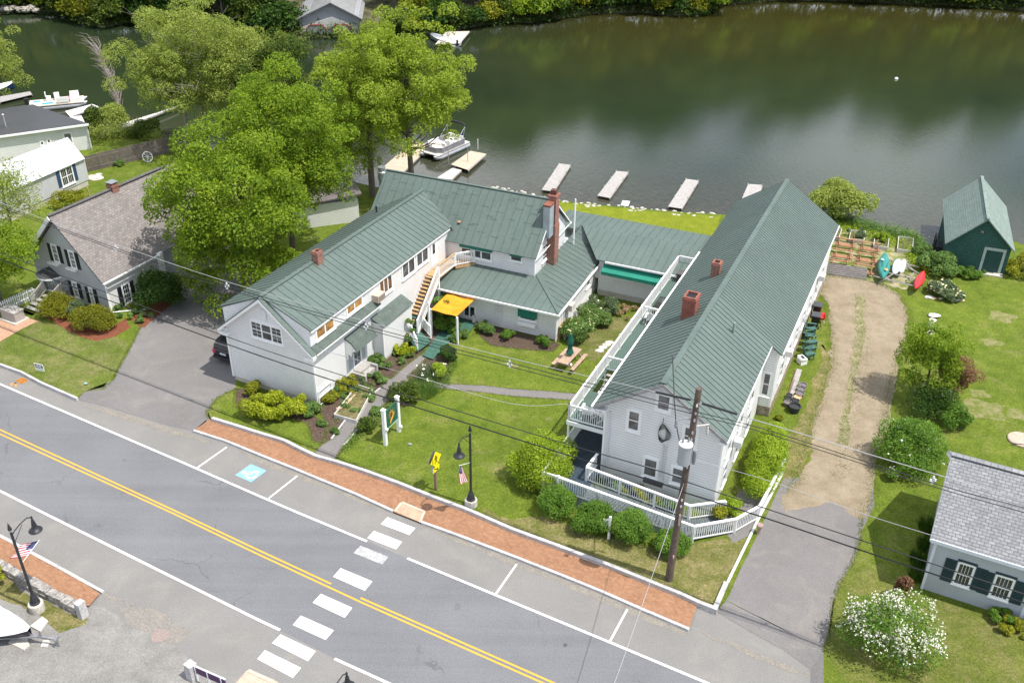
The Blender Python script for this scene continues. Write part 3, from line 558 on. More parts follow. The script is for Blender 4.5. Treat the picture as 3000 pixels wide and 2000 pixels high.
mb=MB(); mb.box(LF,4.0,5.2,.02,.6,GZ-.1,GZ+.5); mb.box(LF,4.0,5.2,.6,.95,GZ-.1,GZ+.28); mb.box(LF,3.8,3.998,.02,1.1,GZ-.1,GZ+.42); mb.box(LF,5.202,5.4,.02,1.05,GZ-.1,GZ+.48); t.part('doorstep',mb,P((.34,.325,.30),.9,.15,2.,fine=.4))
# bulkhead projection
mb=MB().box(LF,6.55,10.1,0,.85,GZ+.2,3.05); wp=t.part('entry_bay',mb,SIDE)
mb=MB(); roofplane(mb,[LF.w(6.4,1.0,3.02),LF.w(10.25,1.0,3.02),LF.w(10.25,0.,3.5),LF.w(6.4,0.,3.5)],.6,.06,False); t.part('bay_roof',mb,ROLLR,wp)
mb=MB(); mb.box(LF,6.5,6.58,.8,.88,GZ+.2,2.98); mb.box(LF,10.06,10.13,.8,.88,GZ+.2,2.98); t.part('corner_board',mb,TRIM,wp)
mb=MB(); mb.box(LF,6.6,10.0,.0,.8,GZ-.2,GZ+.2); t.part('bay_foundation',mb,CONC,wp)
# ---- middle house ----
MF=Fr(G(1630,1000),66.7)
t=T('white_cottage',MF.w(0,0,GZ),'white middle house with tall outside brick chimney and green lower roof','house')
mb=MB(); mb.box(MF,0,13.5,-10.5,0,GZ+.1,2.72); t.part('lower_wall',mb,SIDE)
mb=MB(); extB(mb,MF,[(2.95,2.6),(2.95,5.2),(6.15,8.0),(9.1,5.25),(9.1,2.6)],-16.3,-3.0); t.part('upper_wall',mb,SIDE)
mb=MB()
roofplane(mb,[MF.w(2.55,-17,5.02),MF.w(2.55,-2.75,5.02),MF.w(6.15,-2.75,8.2),MF.w(6.15,-17,8.2)],.62)
roofplane(mb,[MF.w(9.75,-2.75,5.02),MF.w(9.75,-17,5.02),MF.w(6.15,-17,8.2),MF.w(6.15,-2.75,8.2)],.62)
cap(mb,MF.w(6.15,-17,8.2),MF.w(6.15,-2.75,8.2),.2)
# cross seams of the short roofing sheets
for k in range(46):
    b=-16.6+.3*k; f=random.uniform(.1,.9); p0=MF.w(2.55,b,5.02)+f*(MF.w(6.15,b,8.2)-MF.w(2.55,b,5.02)); p1=p0+MF.B*.6; mb.bar(p0+np.array([-.0,0,.012]),p1+np.array([0,0,.012]),.025,.012,1)
roof=t.part('roof',mb,[GREENR,RIBS])
mb=MB()
roofplane(mb,[MF.w(-.55,-10.4,2.78),MF.w(-.55,.28,2.78),MF.w(3.15,-2.95,3.45),MF.w(3.15,-10.4,3.45)],.64)
roofplane(mb,[MF.w(-.55,.28,2.78),MF.w(9.6,.12,2.9),MF.w(11.6,-2.4,4.0),MF.w(10.8,-2.95,3.5),MF.w(3.15,-2.95,3.45)],.62)
cap(mb,MF.w(-.55,.28,2.8),MF.w(3.15,-2.95,3.47),.12)
t.part('lower_roof',mb,[GREENR,RIBS])
mb=MB(); mb.box(MF,-.67,-.56,-9.6,.38,2.62,2.75); mb.box(MF,-.56,9.6,.25,.36,2.62,2.75); mb.tube([MF.w(-.12,-.02,2.7),MF.w(-.12,-.02,.3)],.05); mb.box(MF,-.03,.1,-.1,.03,.2,2.6); mb.box(MF,2.91,3.05,-3.06,-2.97,3.4,5.15); mb.box(MF,2.6,9.7,-2.745,-2.69,5.0,5.02)
t.part('gutter',mb,TRIM)
mb=MB()
for s0,s1,z0,z1 in ((2.55,6.15,4.9,8.05),(9.75,6.15,4.9,8.05)): mb.bar(MF.w(s0,-2.74,z0),MF.w(s1,-2.74,z1),.03,.1)
t.part('rake_board',mb,TRIM)
U=Wall(t,MF,'a',2.95,-1); U.zmax=5.15; S=Wall(t,MF,'b',-3.0,1); Lw=Wall(t,MF,'a',0.,-1); Lw.zmax=2.5; Sd=Wall(t,MF,'b',0.,1)
AWN=P((.012,.16,.12),.7,.1,2.); 
o,(x0,x1,z0,z1)=U.window((1352,697),(1439,763),cols=3); U.box('awning',x0-.1,x1+.1,z1-.5,z1+.02,.06,.2,AWN,o)
o,(x0,x1,z0,z1)=U.window((1497,722),(1528,767)); U.box('awning',x0-.06,x1+.06,(z0+z1)/2-.02,z1+.04,.06,.16,AWN,o)
x0,x1,z0,z1=S.rect((1590,723),(1602,752)); S.window(r=(x0,x1,z0,z1),mun=(2,4))
x0,x1,z0,z1=S.rect((1607,640),(1617,710)); S.window(r=(x0,x0+.75,z0+.2,z1),mun=(1,1))
o,(x0,x1,z0,z1)=Lw.window((1525,880),(1569,941)); Lw.box('awning',x0-.12,x1+.12,z1-.8,z1+.05,.06,.2,AWN,o); wb=Lw.box('flower_box',x0-.08,x1+.08,z0-.42,z0-.2,.05,.3,TRIM,o)
o,_=Lw.window((1360,892),(1392,930),cols=2,meet=False,sill=False); o.name='patio_door'
x0,x1,z0,z1=Lw.rect((1450,886),(1472,950)); mb=MB()
for k in range(4): Lw.bx(mb,x0+(x1-x0)*k/3-.012,x0+(x1-x0)*k/3+.012,z0,z1,.02,.04)
for k in range(9): Lw.bx(mb,x0,x1,z0+(z1-z0)*k/8-.012,z0+(z1-z0)*k/8+.012,.042,.056)
t.part('trellis',mb,P((.66,.66,.66),.6,.05))
Sd.window((1718,823),(1726,832),meet=False); Sd.window((1648,905),(1657,938),meet=False,glass=P((.4,.41,.42),.5,.1))
x0,z0=Sd.uv(1656,906); o=Sd.box('air_conditioner',x0,x0+.7,z0-.1,z0+.38,.0,.5,P((.6,.55,.5),.6,.1)); 
x0,z0=Sd.uv(1742,792); 
o=Sd.box('meter_box',x0+.2,x0+.5,z0-.7,z0+.0,.0,.25,TRIM)
# plywood and lattice leaning at the corner
x0,x1,z0,z1=Sd.rect((1636,962),(1660,968)); 
mb=MB(); mb.box(MF,.2,1.5,.06,.1,GZ,GZ+1.15); tag(fixn(emit('plywood_sheet',mb.v,mb.f,WOODN,None,None,tuple(MF.w(.8,.08,GZ)))), 'tan plywood sheet leaning against the corner of the middle house','plywood')
def lattice(fr,a0,a1,b,z0,z1,label,lean=0.):
    mb=MB(); n=int((a1-a0)/.1)
    for k in range(n+1): a=a0+(a1-a0)*k/n; mb.bar(fr.w(a,b,z0),fr.w(a,b+lean,z1),.022,.012,0,fr.B)
    for k in range(int((z1-z0)/.1)+1): z=z0+.1*k; f=(z-z0)/(z1-z0); mb.bar(fr.w(a0,b+lean*f+.014,z),fr.w(a1,b+lean*f+.014,z),.022,.012,0,fr.B)
    single('lattice_panel',mb,TRIM,label,'lattice')
lattice(MF,1.6,7.0,.12,GZ,GZ+.95,'long white lattice skirt along the base of the middle house side wall')
lattice(MF,.45,1.6,.45,GZ,GZ+.8,'small loose white lattice panel leaning near the plywood sheet',-.25)
# outside chimney
mb=MB(); q=MF.pb(1635,565,-2.5); ca=5.6
mb.box(MF,ca-.42,ca+.42,-2.995,-2.35,2.9,6.6); mb.box(MF,ca-.36,ca+.36,-2.99,-2.4,6.6,8.75); mb.box(MF,ca-.42,ca+.42,-3.05,-2.34,8.752,8.9); mb.box(MF,ca-.2,ca+.2,-2.9,-2.5,8.9,9.25,1)
t.part('brick_chimney',mb,[BRK,P((.12,.05,.04),.8,.3,4.)])
mb=MB().box(MF,ca-1.25,ca-.44,-2.995,-2.5,5.9,8.35); c2=t.part('chimney_duct',mb,P((.34,.39,.42),.45,.12,2.,.2)); mb=MB().box(MF,ca-1.28,ca-.42,-3.02,-2.47,8.352,8.5); t.part('duct_cap',mb,P((.22,.08,.05),.7,.2),c2)
mb=MB(); mb.tube([MF.w(9.2,-2.3,2.9),MF.w(9.2,-2.3,7.2)],.06); t.part('white_pipe',mb,TRIM)
mb=MB(); q=G(1345,664,5.8); mb.tube([q-np.array([0,0,.6]),q+np.array([0,0,.35])],.06); mb.box(turned(q,60),-.09,.09,-.09,.09,q[2]+.352,q[2]+.42,1); t.part('vent_pipe',mb,[BLACK,P((.6,.3,.15),.6,.1)],roof)
q=G(1120,520,7.); mb=MB(); mb.lathe(q,[(.3,-1.5),(.3,-.2),(.36,-.15),(.36,.5),(.3,.55),(.3,.9)],14); t.part('roof_ventilator',mb,P((.35,.38,.4),.35,.15,3.,.6),roof,smooth=False)
# ---- connecting wing with green awning ----
t=T('white_wing',MF.w(7.9,3,GZ),'low white connecting wing under a long green awning between the two green-roofed houses','house')
mb=MB(); mb.box(MF,7.95,14.8,.3,8.2,GZ+.1,3.25); t.part('wall',mb,SIDE)
mb=MB().box(MF,7.9,14,.35,8,GZ-.2,GZ+.45); t.part('foundation',mb,CONC)
mb=MB(); roofplane(mb,[MF.w(7.55,.2,3.36),MF.w(7.55,8.4,3.36),MF.w(11.5,8.6,4.08),MF.w(11.5,-2.45,4.08)],.62)
mb.poly([MF.w(11.5,-2.45,4.08),MF.w(10.6,-2.95,3.5),MF.w(11.55,-3.2,3.5)],.05)
r=t.part('roof',mb,[GREENR,RIBS]); mb=MB(); roofplane(mb,[MF.w(11.56,-5,3.62),MF.w(11.56,9.5,3.62),MF.w(15.3,9.5,3.42),MF.w(15.3,-5,3.42)],.62); t.part('rear_roof',mb,[GREENR,RIBS])
mb=MB(); mb.box(MF,7.45,7.56,.9,8.0,3.2,3.34); t.part('gutter',mb,TRIM)
Wg=Wall(t,MF,'a',7.95,-1)
for b0,b1 in ((.95,1.45),(1.75,3.1),(3.5,4.7),(5.0,6.2)): Wg.window(r=(b0,b1,1.95,2.75),meet=False,sill=False)
mb=MB(); a0=Wg.uv(1763,770)[0]; prof=[(7.94,3.1),(7.2,2.62),(7.2,2.45),(7.16,2.45),(7.16,2.64),(7.94,3.16)]; extB(mb,MF,prof,.75,6.4); 
for k in range(38): b=.75+5.65*k/38; mb.box(MF,7.15,7.19,b+.01,b+.12,2.36,2.45)
t.part('awning',mb,P((.012,.22,.15),.6,.12,2.))
# ---- left house: stairs, landing, green deck, orange awning ----
t=T('outside_stairs',LF.w(11,0,GZ),'wooden outside stairs with white railings climbing the long white house to an upper landing','stairs')
ZT=3.55; foot=12.0
mb=MB(); mbg=MB(); n=15; A0,A1=10.3,13.4
for k in range(n):
    z=GZ+.35+(ZT-GZ-.35)*(k+1)/n; a=A0+(A1-A0)*k/n; (mbg if k<4 else mb).box(LF,a,a+.3,.12,1.15,z-.04,z)
t.part('tread',mb,WOODN,label='bare wooden stair treads'); t.part('tread',mbg,DECKG,label='green painted lower stair treads')
mb=MB()
for b in (.1,1.18): mb.bar(LF.w(A0,b,GZ+.32),LF.w(A1,b,ZT-.16),.05,.28)
t.part('stringer',mb,TRIM)
mb=MB(); 
for k in range(28): a=A1+.17*k; mb.box(LF,a,a+.155,.05,1.24+ (0 if a<15.6 else min(1.,(a-15.6)*.82)),ZT-.05,ZT)
t.part('landing',mb,WOODN)
mb=MB(); railing(mb,[LF.w(A0,1.2,GZ+.4),LF.w(A1,1.2,ZT),],1.0); railing(mb,[LF.w(16.9,2.25,ZT),LF.w(18.3,2.25,ZT)],1.0); railing(mb,[LF.w(A1,1.22,ZT),LF.w(15.7,1.27,ZT),LF.w(16.9,2.25,ZT)],1.0); t.part('railing',mb,TRIM)
mb=MB(); mb.bar(LF.w(A1,1.25,ZT+1.05),LF.w(15.7,1.28,ZT+1.05),.12,.05); mb.bar(LF.w(15.7,1.3,ZT-.14),LF.w(16.9,2.28,ZT-.14),.04,.2); mb.bar(LF.w(16.9,2.3,ZT-.14),LF.w(18.3,2.3,ZT-.14),.04,.2); splitpart(t,'landing_trim',mb,WOODN)
mb=MB(); 
for a,b in ((13.4,1.2),(11.9,1.2)): mb.box(LF,a-.06,a+.06,b-.06,b+.06,GZ,ZT if a>13 else 1.9)
t.part('post',mb,TRIM)
t=T('green_deck',G(1260,1010),'low green painted deck with white railings at the foot of the outside stairs','deck')
mb=MB(); 
for q in ([(1178,965),(1262,994),(1240,1040),(1228,1030)],[(1250,1042),(1262,1000),(1300,985),(1290,1040)],[(1262,994),(1345,930),(1372,938),(1300,1010)]): pass
def boards(mb,P4,z,w=.14,gap=.012,th=.05):
    a,b,c,d=[np.array([p[0],p[1],z]) for p in P4]; n=max(2,int(np.linalg.norm(b-a)/w))
    for k in range(n):
        f0,f1=k/n+gap/np.linalg.norm(b-a),(k+1)/n; mb.poly([a+(b-a)*f0,a+(b-a)*f1,d+(c-d)*f1,d+(c-d)*f0],th)
boards(mb,[G(1178,966,.5),G(1224,1028,.5),G(1262,1000,.5),G(1208,945,.5)],.5); t.part('upper_platform',mb,DECKG)
mb=MB(); boards(mb,[G(1237,1040,.33),G(1268,1052,.33),G(1340,975,.33),G(1300,955,.33)],.33); boards(mb,[G(1300,955,.33),G(1345,966,.33),G(1372,925,.33),G(1330,915,.33)],.33); t.part('lower_platform',mb,DECKG)
mb=MB(); boards(mb,[G(1343,968,.42),G(1372,977,.42),G(1392,947,.42),G(1365,935,.42)],.42); t.part('side_platform',mb,DECKG)
mb=MB(); railing(mb,[G(1172,972,.45),G(1199,972,.45)],.9,post=.08); railing(mb,[G(1199,972,.45),G(1224,1030,.25)],.95,post=.08); t.part('railing',mb,TRIM)
mb=MB(); railing(mb,[G(1226,946,.55),G(1262,990,.35)],.95,post=.1); t.part('railing',mb,TRIM)
t=T('shade_sail',G(1340,1010),'orange fabric canopy on white posts over the green deck','canopy')
zc=2.35; A_=[G(1262,907,zc),G(1338,927,zc-.05),G(1392,876,zc+.1),G(1308,862,zc+.15)]
mb=MB(); N=10; vs=[]
for i in range(N+1):
    for j in range(N+1):
        f,g=i/N,j/N; p=(A_[0]*(1-f)+A_[1]*f)*(1-g)+(A_[3]*(1-f)+A_[2]*f)*g; p=p+np.array([0,0,-.22*math.sin(math.pi*f)*math.sin(math.pi*g)+.03*math.sin(9*f)]); vs.append(p)
mb.add(vs,[(i*(N+1)+j,(i+1)*(N+1)+j,(i+1)*(N+1)+j+1,i*(N+1)+j+1) for i in range(N) for j in range(N)])
m,nt,b=new('orange cloth',.8,0,.2); lk(nt,ramp(nt,noise(nt,1.5,4),[(.3,(.62,.22,.01)),(.7,(.80,.33,.03))]),b.inputs['Base Color'])
t.part('canopy',mb,m,smooth=True,fix=False)
for u,v,zz in ((1262,905,zc),(1259,985,zc),(1339,930,zc)):
    p=G(u,v,zz) if zz and v<940 else G(1259,985)
    mb=MB().box(Fr(p,60),-.06,.06,-.06,.06,GZ,zc+.02 if v<940 else 3.0); t.part('post',mb,TRIM)
# ---- right long house ----
RF=Fr(G(2087,1500),65.1); RW=6.65; RID=8.05; rb=-3.45; SL=(RID-5.5)/3.75
t=T('long_white_house',RF.w(0,-3,GZ),'longest white house with two brick chimneys and a raised side deck, beside the gravel drive','house')
mb=MB(); extA(mb,RF,[(0,GZ+.1),(0,5.62),(rb,RID-.12),(-RW,5.62+.1),(-RW,GZ+.1)],0,10.4); extA(mb,RF,[(.75,GZ+.75),(.75,5.12),(rb,RID-.12),(-RW,5.72),(-RW,GZ+.3)],10.41,31.); t.part('wall',mb,SIDE)
mb=MB(); mb.box(RF,10.42,31.05,-6.6,.80,-.6,GZ+.76); t.part('foundation',mb,ground2((.16,.13,.10),(.42,.36,.29),3.,9,.9))
mb=MB()
for b0,b1,z0 in ((-.06,.03,GZ+.1),(-RW-.03,-RW+.08,GZ+.1)): mb.box(RF,-.035,.05,b0,b1,z0,5.5)
mb.box(RF,10.37,10.46,.66,.79,GZ+.76,5.0); mb.box(RF,-.5,10.3,.25,.33,5.36,5.46); mb.box(RF,-.52,21.,-7.34,-7.22,5.36,5.47); mb.box(RF,10.3,31.3,.97,1.05,4.9,5.02)
t.part('trim',mb,TRIM)
mb=MB()
roofplane(mb,[RF.w(31.3,-7.2,5.5),RF.w(-.45,-7.2,5.5),RF.w(-.45,rb,RID),RF.w(31.3,rb,RID)],.46)
roofplane(mb,[RF.w(-.45,.3,5.5),RF.w(10.2,.3,5.5),RF.w(10.2,rb,RID),RF.w(-.45,rb,RID)],.46)
roofplane(mb,[RF.w(10.2,1.,5.03),RF.w(31.3,1.,5.03),RF.w(31.3,rb,RID),RF.w(10.2,rb,RID)],.33)
cap(mb,RF.w(-.45,rb,RID),RF.w(31.3,rb,RID),.34)
roof=t.part('roof',mb,[GREENR,RIBS])
mb=MB(); 
for s in (-1,1): mb.bar(RF.w(-.47,rb,RID-.12),RF.w(-.47,rb+s*3.75,5.36),.05,.17)
t.part('rake_board',mb,P((.30,.29,.29),.8,.25,5.))
for b0,b1 in ((-7.1,-6.5),(-.15,.28)): mb=MB().box(RF,-.44,0,b0,b1,5.2,5.3); t.part('eave_return',mb,TRIM)
chimney(t,RF,8.66,-4.62,6.9,8.6,.95,.8,parent=roof,mat=P((.24,.085,.06),.85,.3,3.,fine=.5)); chimney(t,RF,14.4,-4.55,6.9,8.25,.62,.55,parent=roof)
mb=MB(); q=RF.pb(2172,815,-1.8); mb.tube([RF.w(q[0],-1.8,6.6),RF.w(q[0],-1.8,7.6)],.08); t.part('vent_pipe',mb,P((.25,.3,.28),.5,.1),roof)
Fw=Wall(t,RF,'a',0,-1); Rw=Wall(t,RF,'b',.75,1); Fs=Wall(t,RF,'a',10.41,-1); R0=Wall(t,RF,'b',0,1)
CUR=glassmat((.11,.11,.115),.3)
for tl,br,c in (((1844,1200),(1870,1262),.13),((1930,1153),(1960,1204),.13),((2008,1248),(2036,1308),.13),((1890,1339),(1921,1398),.11),((1972,1366),(2003,1419),.11)): Fw.window(tl,br,cas=c,glass=CUR)
Fs.window(r=(.12,.52,1.8,3.4),cas=.12,glass=CUR)
for a in (12.5,15.,17.5,20.,22.5,25.,27.5): Rw.window(r=(a,a+.8,1.7,3.0),glass=CUR); 
for a in (13.5,18.5,24.5,29): Rw.window(r=(a,a+.7,3.8,4.7),glass=CUR)
for a in (1.5,4.3,7.): R0.window(r=(a,a+.8,3.1,4.6),glass=CUR); R0.window(r=(a,a+.8,.9,2.3),glass=CUR)
for a,z in ((3.,2.7),(13.,3.3),(24.8,3.2)): (R0 if a<10 else Rw).box('air_conditioner',a,a+.55,z,z+.4,.06,.5,P((.6,.6,.58),.6,.1))
x0,x1,z0,z1=Fw.rect((1936,1240),(1955,1295)); cx,cz=(x0+x1)/2,(z0+z1)/2; mb=MB()
for k in range(6):
    rx,rz=.24+.03*k,.62-.05*k; mb.tube([Fw.P(cx+rx*math.cos(q)*.9+.03*k-.08,cz+rz*math.sin(q),.07+.012*k) for q in np.linspace(0,2*math.pi,25)],.014,5,caps=False)
mb.tube([Fw.P(cx-.1,cz+.6,.1),Fw.P(cx-.08,cz+1.05,.16)],.02,5); t.part('coiled_cable',mb,BLACK)
mb=MB(); xc,zc2=Fw.uv(1946,1300); mb.bar(Fw.P(xc,zc2,.05),Fw.P(xc,1.6,.05),.09,.06); mb.bar(Fw.P(xc+.18,zc2,.04),Fw.P(xc+.18,1.4,.04),.03,.03); t.part('conduit',mb,P((.55,.55,.56),.6,.1))
mb=MB(); mb.bar(Fw.P(-6.35,5.1,.05),Fw.P(-6.35,.4,.05),.1,.07); t.part('downspout',mb,P((.62,.63,.67),.5,.05))
# raised side deck
t=T('raised_deck',RF.w(10,-8,GZ),'narrow green raised deck with white railing running along the longest white house','deck')
DZ=3.1; ob=-9.15; a1=RF.hz(1775,1040,4.15)[0]; a0=RF.hz(1770,1112,4.15)[0]; a3=RF.hz(1883,894,4.15)[0]; a4=RF.hz(1966,836,4.15)[0]
mb=MB()
for s,e in ((.75,a0),(a1,a3),(a4,22.4)): mb.box(RF,s,e,ob,-RW-.01,DZ-.06,DZ)
for s,e in ((a0,a1),(a3,a4)): mb.box(RF,s,e,ob,ob+.22,DZ-.06,DZ-.002); mb.box(RF,s,e,-7.7,-RW-.01,DZ-.06,DZ-.002)
t.part('deck_floor',mb,metalroof((.075,.12,.10)))
mb=MB(); mb.box(RF,.72,22.4,ob-.05,ob,DZ-.28,DZ-.02); mb.box(RF,.70,.749,ob-.05,-RW-.02,DZ-.28,DZ-.02); t.part('fascia',mb,TRIM)
mb=MB(); pm=MB(); railing(mb,[RF.w(.82,ob+.06,DZ),RF.w(22.35,ob+.06,DZ)],1.05,pmb=pm); railing(mb,[RF.w(.82,ob+.06,DZ),RF.w(.82,-RW-.06,DZ)],1.05,pmb=pm); railing(mb,[RF.w(22.35,ob+.06,DZ),RF.w(22.35,-7.5,DZ)],1.05,pmb=pm)
rl=t.part('railing',mb,TRIM); splitpart(t,'railing_post',pm,TRIM,rl)
for s,e,c in ((a0,a1,a1),(a3,a4,a3)):
    mb=MB(); railing(mb,[RF.w(s,-7.75,DZ),RF.w(e,-7.75,DZ)],1.0); railing(mb,[RF.w(c,ob+.2,DZ),RF.w(c,-7.75,DZ)],1.0,posts=False); t.part('stair_railing',mb,TRIM)
    mb=MB()
    for k in range(10): x=(c-.1-(.27*k)) if c==e else (c+.1+.27*k); mb.box(RF,min(x,x-.24 if c==e else x+.24),max(x,x-.24 if c==e else x+.24),ob+.25,-7.8,DZ-.2-.22*k-.04,DZ-.2-.22*k)
    t.part('stair_flight',mb,WOODG)
for k in range(8): mb=MB().box(RF,.78+3.05*k,.9+3.05*k,ob,ob+.12,GZ,DZ-.28); t.part('post',mb,TRIM)
# lower porch and ramp
t=T('access_ramp',RF.w(-2.5,-4,GZ),'long grey ramp with white railings wrapping the front of the longest white house','ramp')
PZ=1.0; BLU=P((.035,.055,.075),.6,.3,5.,fine=.4); GRD=P((.20,.25,.27),.7,.2,5.,fine=.4)
mb=MB()
for k in range(60): a=-2.9+.16*k; mb.box(RF,a,a+.148,-9.1,-RW-.01,PZ-.05,PZ)
t.part('porch_floor',mb,BLU)
oL=np.array([-2.95,-8.1]); oB=np.array([-2.85,-.35]); oC=np.array([-1.15,1.5]); oD=np.array([.5,2.4]); oE=np.array([5.7,2.8]); iL=np.array([-1.45,-7.0]); iB=np.array([-1.35,-1.]); iC=np.array([-.02,.62])
def rz(q,z): return RF.w(q[0],q[1],z)
mb=MB(); N=40
for k in range(N):
    f0,f1=k/N+.004,(k+1)/N; z0,z1=PZ-.62*f0,PZ-.62*f1; mb.add([rz(oL+(oB-oL)*f0,z0),rz(oL+(oB-oL)*f1,z1),rz(iL+(iB-iL)*f1,z1),rz(iL+(iB-iL)*f0,z0)],[(0,1,2,3)])
for k in range(14):
    f0,f1=k/14+.01,(k+1)/14; z0,z1=PZ-.62-.14*f0,PZ-.62-.14*f1; mb.add([rz(oB+(oC-oB)*f0,z0),rz(oB+(oC-oB)*f1,z1),rz(iB+(iC-iB)*f1,z1),rz(iB+(iC-iB)*f0,z0)],[(0,1,2,3)])
t.part('ramp_floor',mb,P((.10,.12,.13),.7,.25,5.,fine=.4))
mb=MB(); pm=MB()
def post(pm,q,z0,z1): pm.box(Fr(RF.w(*q),65.1),-.06,.06,-.06,.06,z0,z1)
railing(mb,[rz(oL,PZ),rz(oB,PZ-.62)],.98,posts=False,rw=.15); railing(mb,[rz(oB,PZ-.62),rz(oC,.26),rz(oD,.22)],.98,posts=False,rw=.15); railing(mb,[rz(oD,.22),rz(oE,.22)],.98,posts=False,rw=.15)
r=t.part('outer_railing',mb,TRIM)
for i,(q,z) in enumerate(((oL,PZ),(oL*.67+oB*.33,PZ-.2),(oL*.33+oB*.67,PZ-.41),(oB,.38),(oC,.26),(oD,.22),((oD+oE)/2,.22),(oE,.22))): post(pm,q,GZ,z+.93)
splitpart(t,'post',pm,TRIM,r)
mb=MB(); railing(mb,[rz(iL,PZ),rz(iB,PZ-.62),rz(iC,.3)],.98,posts=False,rw=.15); pm=MB(); 
for q,z in ((iL,PZ),((iL*.67+iB*.33),PZ-.2),((iL*.33+iB*.67),PZ-.41),(iB,.38),(iC,.3)): post(pm,q,GZ,z+.93)
railing(mb,[rz(iL,PZ),rz(np.array([.0,-6.9]),PZ)],.98,posts=False,rw=.15)
r=t.part('inner_railing',mb,TRIM); splitpart(t,'post',pm,TRIM,r)
mb=MB(); railing(mb,[RF.w(-2.9,-9.05,PZ),RF.w(6.6,-9.05,PZ)],.98); railing(mb,[RF.w(-2.9,-9.05,PZ),rz(oL,PZ)],.98); t.part('porch_railing',mb,TRIM)
mb=MB(); SKG=P((.30,.35,.37),.7,.15,4.)
for k in range(56):
    f=k/56; q=oL+(oB-oL)*(f+.5/56); 
    if .5<f<.52: continue
    mb.box(Fr(RF.w(*q),65.1),-.012,.012,-.062,.062,GZ,PZ-.62*f-.02)
t.part('skirt_boards',mb,SKG)
mb=MB()
for k in range(22): q=np.array([-2.93,-9.1])+(oL-np.array([-2.93,-9.1]))*k/22; mb.box(Fr(RF.w(*q),65.1),-.012,.012,-.03,.03,GZ,PZ)
for k in range(70): q=np.array([-2.9+.14*k,-9.12]); mb.box(Fr(RF.w(*q),155.1),-.012,.012,-.06,.06,GZ,PZ)
t.part('porch_skirt',mb,SKG)
# ---- grey house on the left ----
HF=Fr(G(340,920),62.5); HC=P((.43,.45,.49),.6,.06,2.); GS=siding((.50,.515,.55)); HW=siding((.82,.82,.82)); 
SHG=bricks(HF.A,(.185,.165,.155),(.255,.23,.218),(.13,.118,.112),.28,.17,1.25,.012)
t=T('gray_house',HF.w(0,-4,GZ),'grey gabled house with brown shingle roof and black shutters, left of the paved driveway','house')
mb=MB(); extA(mb,HF,[(-.47,GZ),(-.47,2.75),(-4.2,6.95),(-8.0,3.2),(-8.0,GZ)],0,11.6); t.part('wall',mb,GS)
mb=MB(); mb.box(HF,.003,5.6,-.5,-.44,GZ+.2,2.55); t.part('side_wall',mb,HW)
mb=MB(); 
roofplane(mb,[HF.w(-.5,-.05,3.02),HF.w(4.4,-.05,3.02),HF.w(10.4,-4.2,7.35),HF.w(-.5,-4.2,7.35)],1,.12,False); roofplane(mb,[HF.w(4.4,-.05,3.02),HF.w(12,-.05,3.02),HF.w(12,-4.2,7.35),HF.w(10.4,-4.2,7.35)],1,.12,False)
roofplane(mb,[HF.w(12,-8.25,3.2),HF.w(-.5,-8.25,3.2),HF.w(-.5,-4.2,7.35),HF.w(12,-4.2,7.35)],1,.12,False)
roof=t.part('roof',mb,[SHG,RIBS]); mb=MB(); mb.bar(HF.w(-.5,-4.2,7.42),HF.w(10.6,-4.2,7.42),.3,.06); t.part('ridge_cap',mb,P((.10,.095,.095),.9,.3,6.,fine=.5),roof)
mb=MB(); mb.box(HF,-.5,5.2,-.03,.07,2.86,2.98); mb.bar(HF.w(-.53,-4.2,7.2),HF.w(-.53,-8.3,3.05),.06,.3); mb.box(HF,-.53,.0,-8.6,-7.9,2.75,3.0); mb.box(HF,-.03,.1,-.53,-.4,GZ,2.7); splitpart(t,'trim',mb,TRIM); mb=MB(); mb.tube([HF.w(-.08,-.35,2.9),HF.w(-.1,-.38,.3),HF.w(.6,.3,GZ+.05),HF.w(1.6,1.6,GZ+.06)],.05); t.part('downspout',mb,TRIM)
mb=MB(); mb.box(HF,4.8,5.3,-.1,.04,.5,3.1); t.part('porch_post',mb,TRIM)
HA=Wall(t,HF,'a',0.,-1); HS=Wall(t,HF,'b',-.44,1); SHB=P((.022,.026,.032),.5,.2,4.)
def hwin(W,tl,br,sw=.36):
    o,(x0,x1,z0,z1)=W.window(tl,br,mun2=[(3,4)]); 
    for a in (x0-.1-sw,x1+.1): W.shutter(a,a+sw,z0-.03,z1+.03,SHB)
    return o
for tl,br in (((150,716),(176,768)),((201,735),(226,786)),((212,826),(233,870)),((261,843),(280,891))): hwin(HA,tl,br)
for tl,br in (((356,838),(386,880)),((416,805),(434,838))): hwin(HS,tl,br)
for b in (-5.9,-3.95): x=HA.box('flower_box',b-.1,b+.9,3.05,3.2,.05,.3,TRIM)
o,(x0,x1,z0,z1)=HA.window(tl=(149,810),br=(168,862),sill=False,meet=False,mun=(2,3)); o.name='door'
mb=MB(); 
for k in range(9):
    th0,th1=math.pi*k/9,math.pi*(k+1)/9; c0=(x0+x1)/2; zz=z1+.35
    mb.add([HF.w(0,c0,zz+.55),HF.w(-1.15*math.sin(th0)*.9,c0-1.05*math.cos(th0),zz),HF.w(-1.15*math.sin(th1)*.9,c0-1.05*math.cos(th1),zz)],[(0,1,2)],0)
    mb.add([HF.w(-1.2*math.sin(th0)*.9,c0-1.1*math.cos(th0),zz),HF.w(-1.2*math.sin(th1)*.9,c0-1.1*math.cos(th1),zz),HF.w(-1.2*math.sin(th1)*.9,c0-1.1*math.cos(th1),zz-.16),HF.w(-1.2*math.sin(th0)*.9,c0-1.1*math.cos(th0),zz-.16)],[(0,1,2,3)],1)
t.part('door_canopy',mb,[P((.06,.06,.065),.85,.3,5.,fine=.5),TRIM])
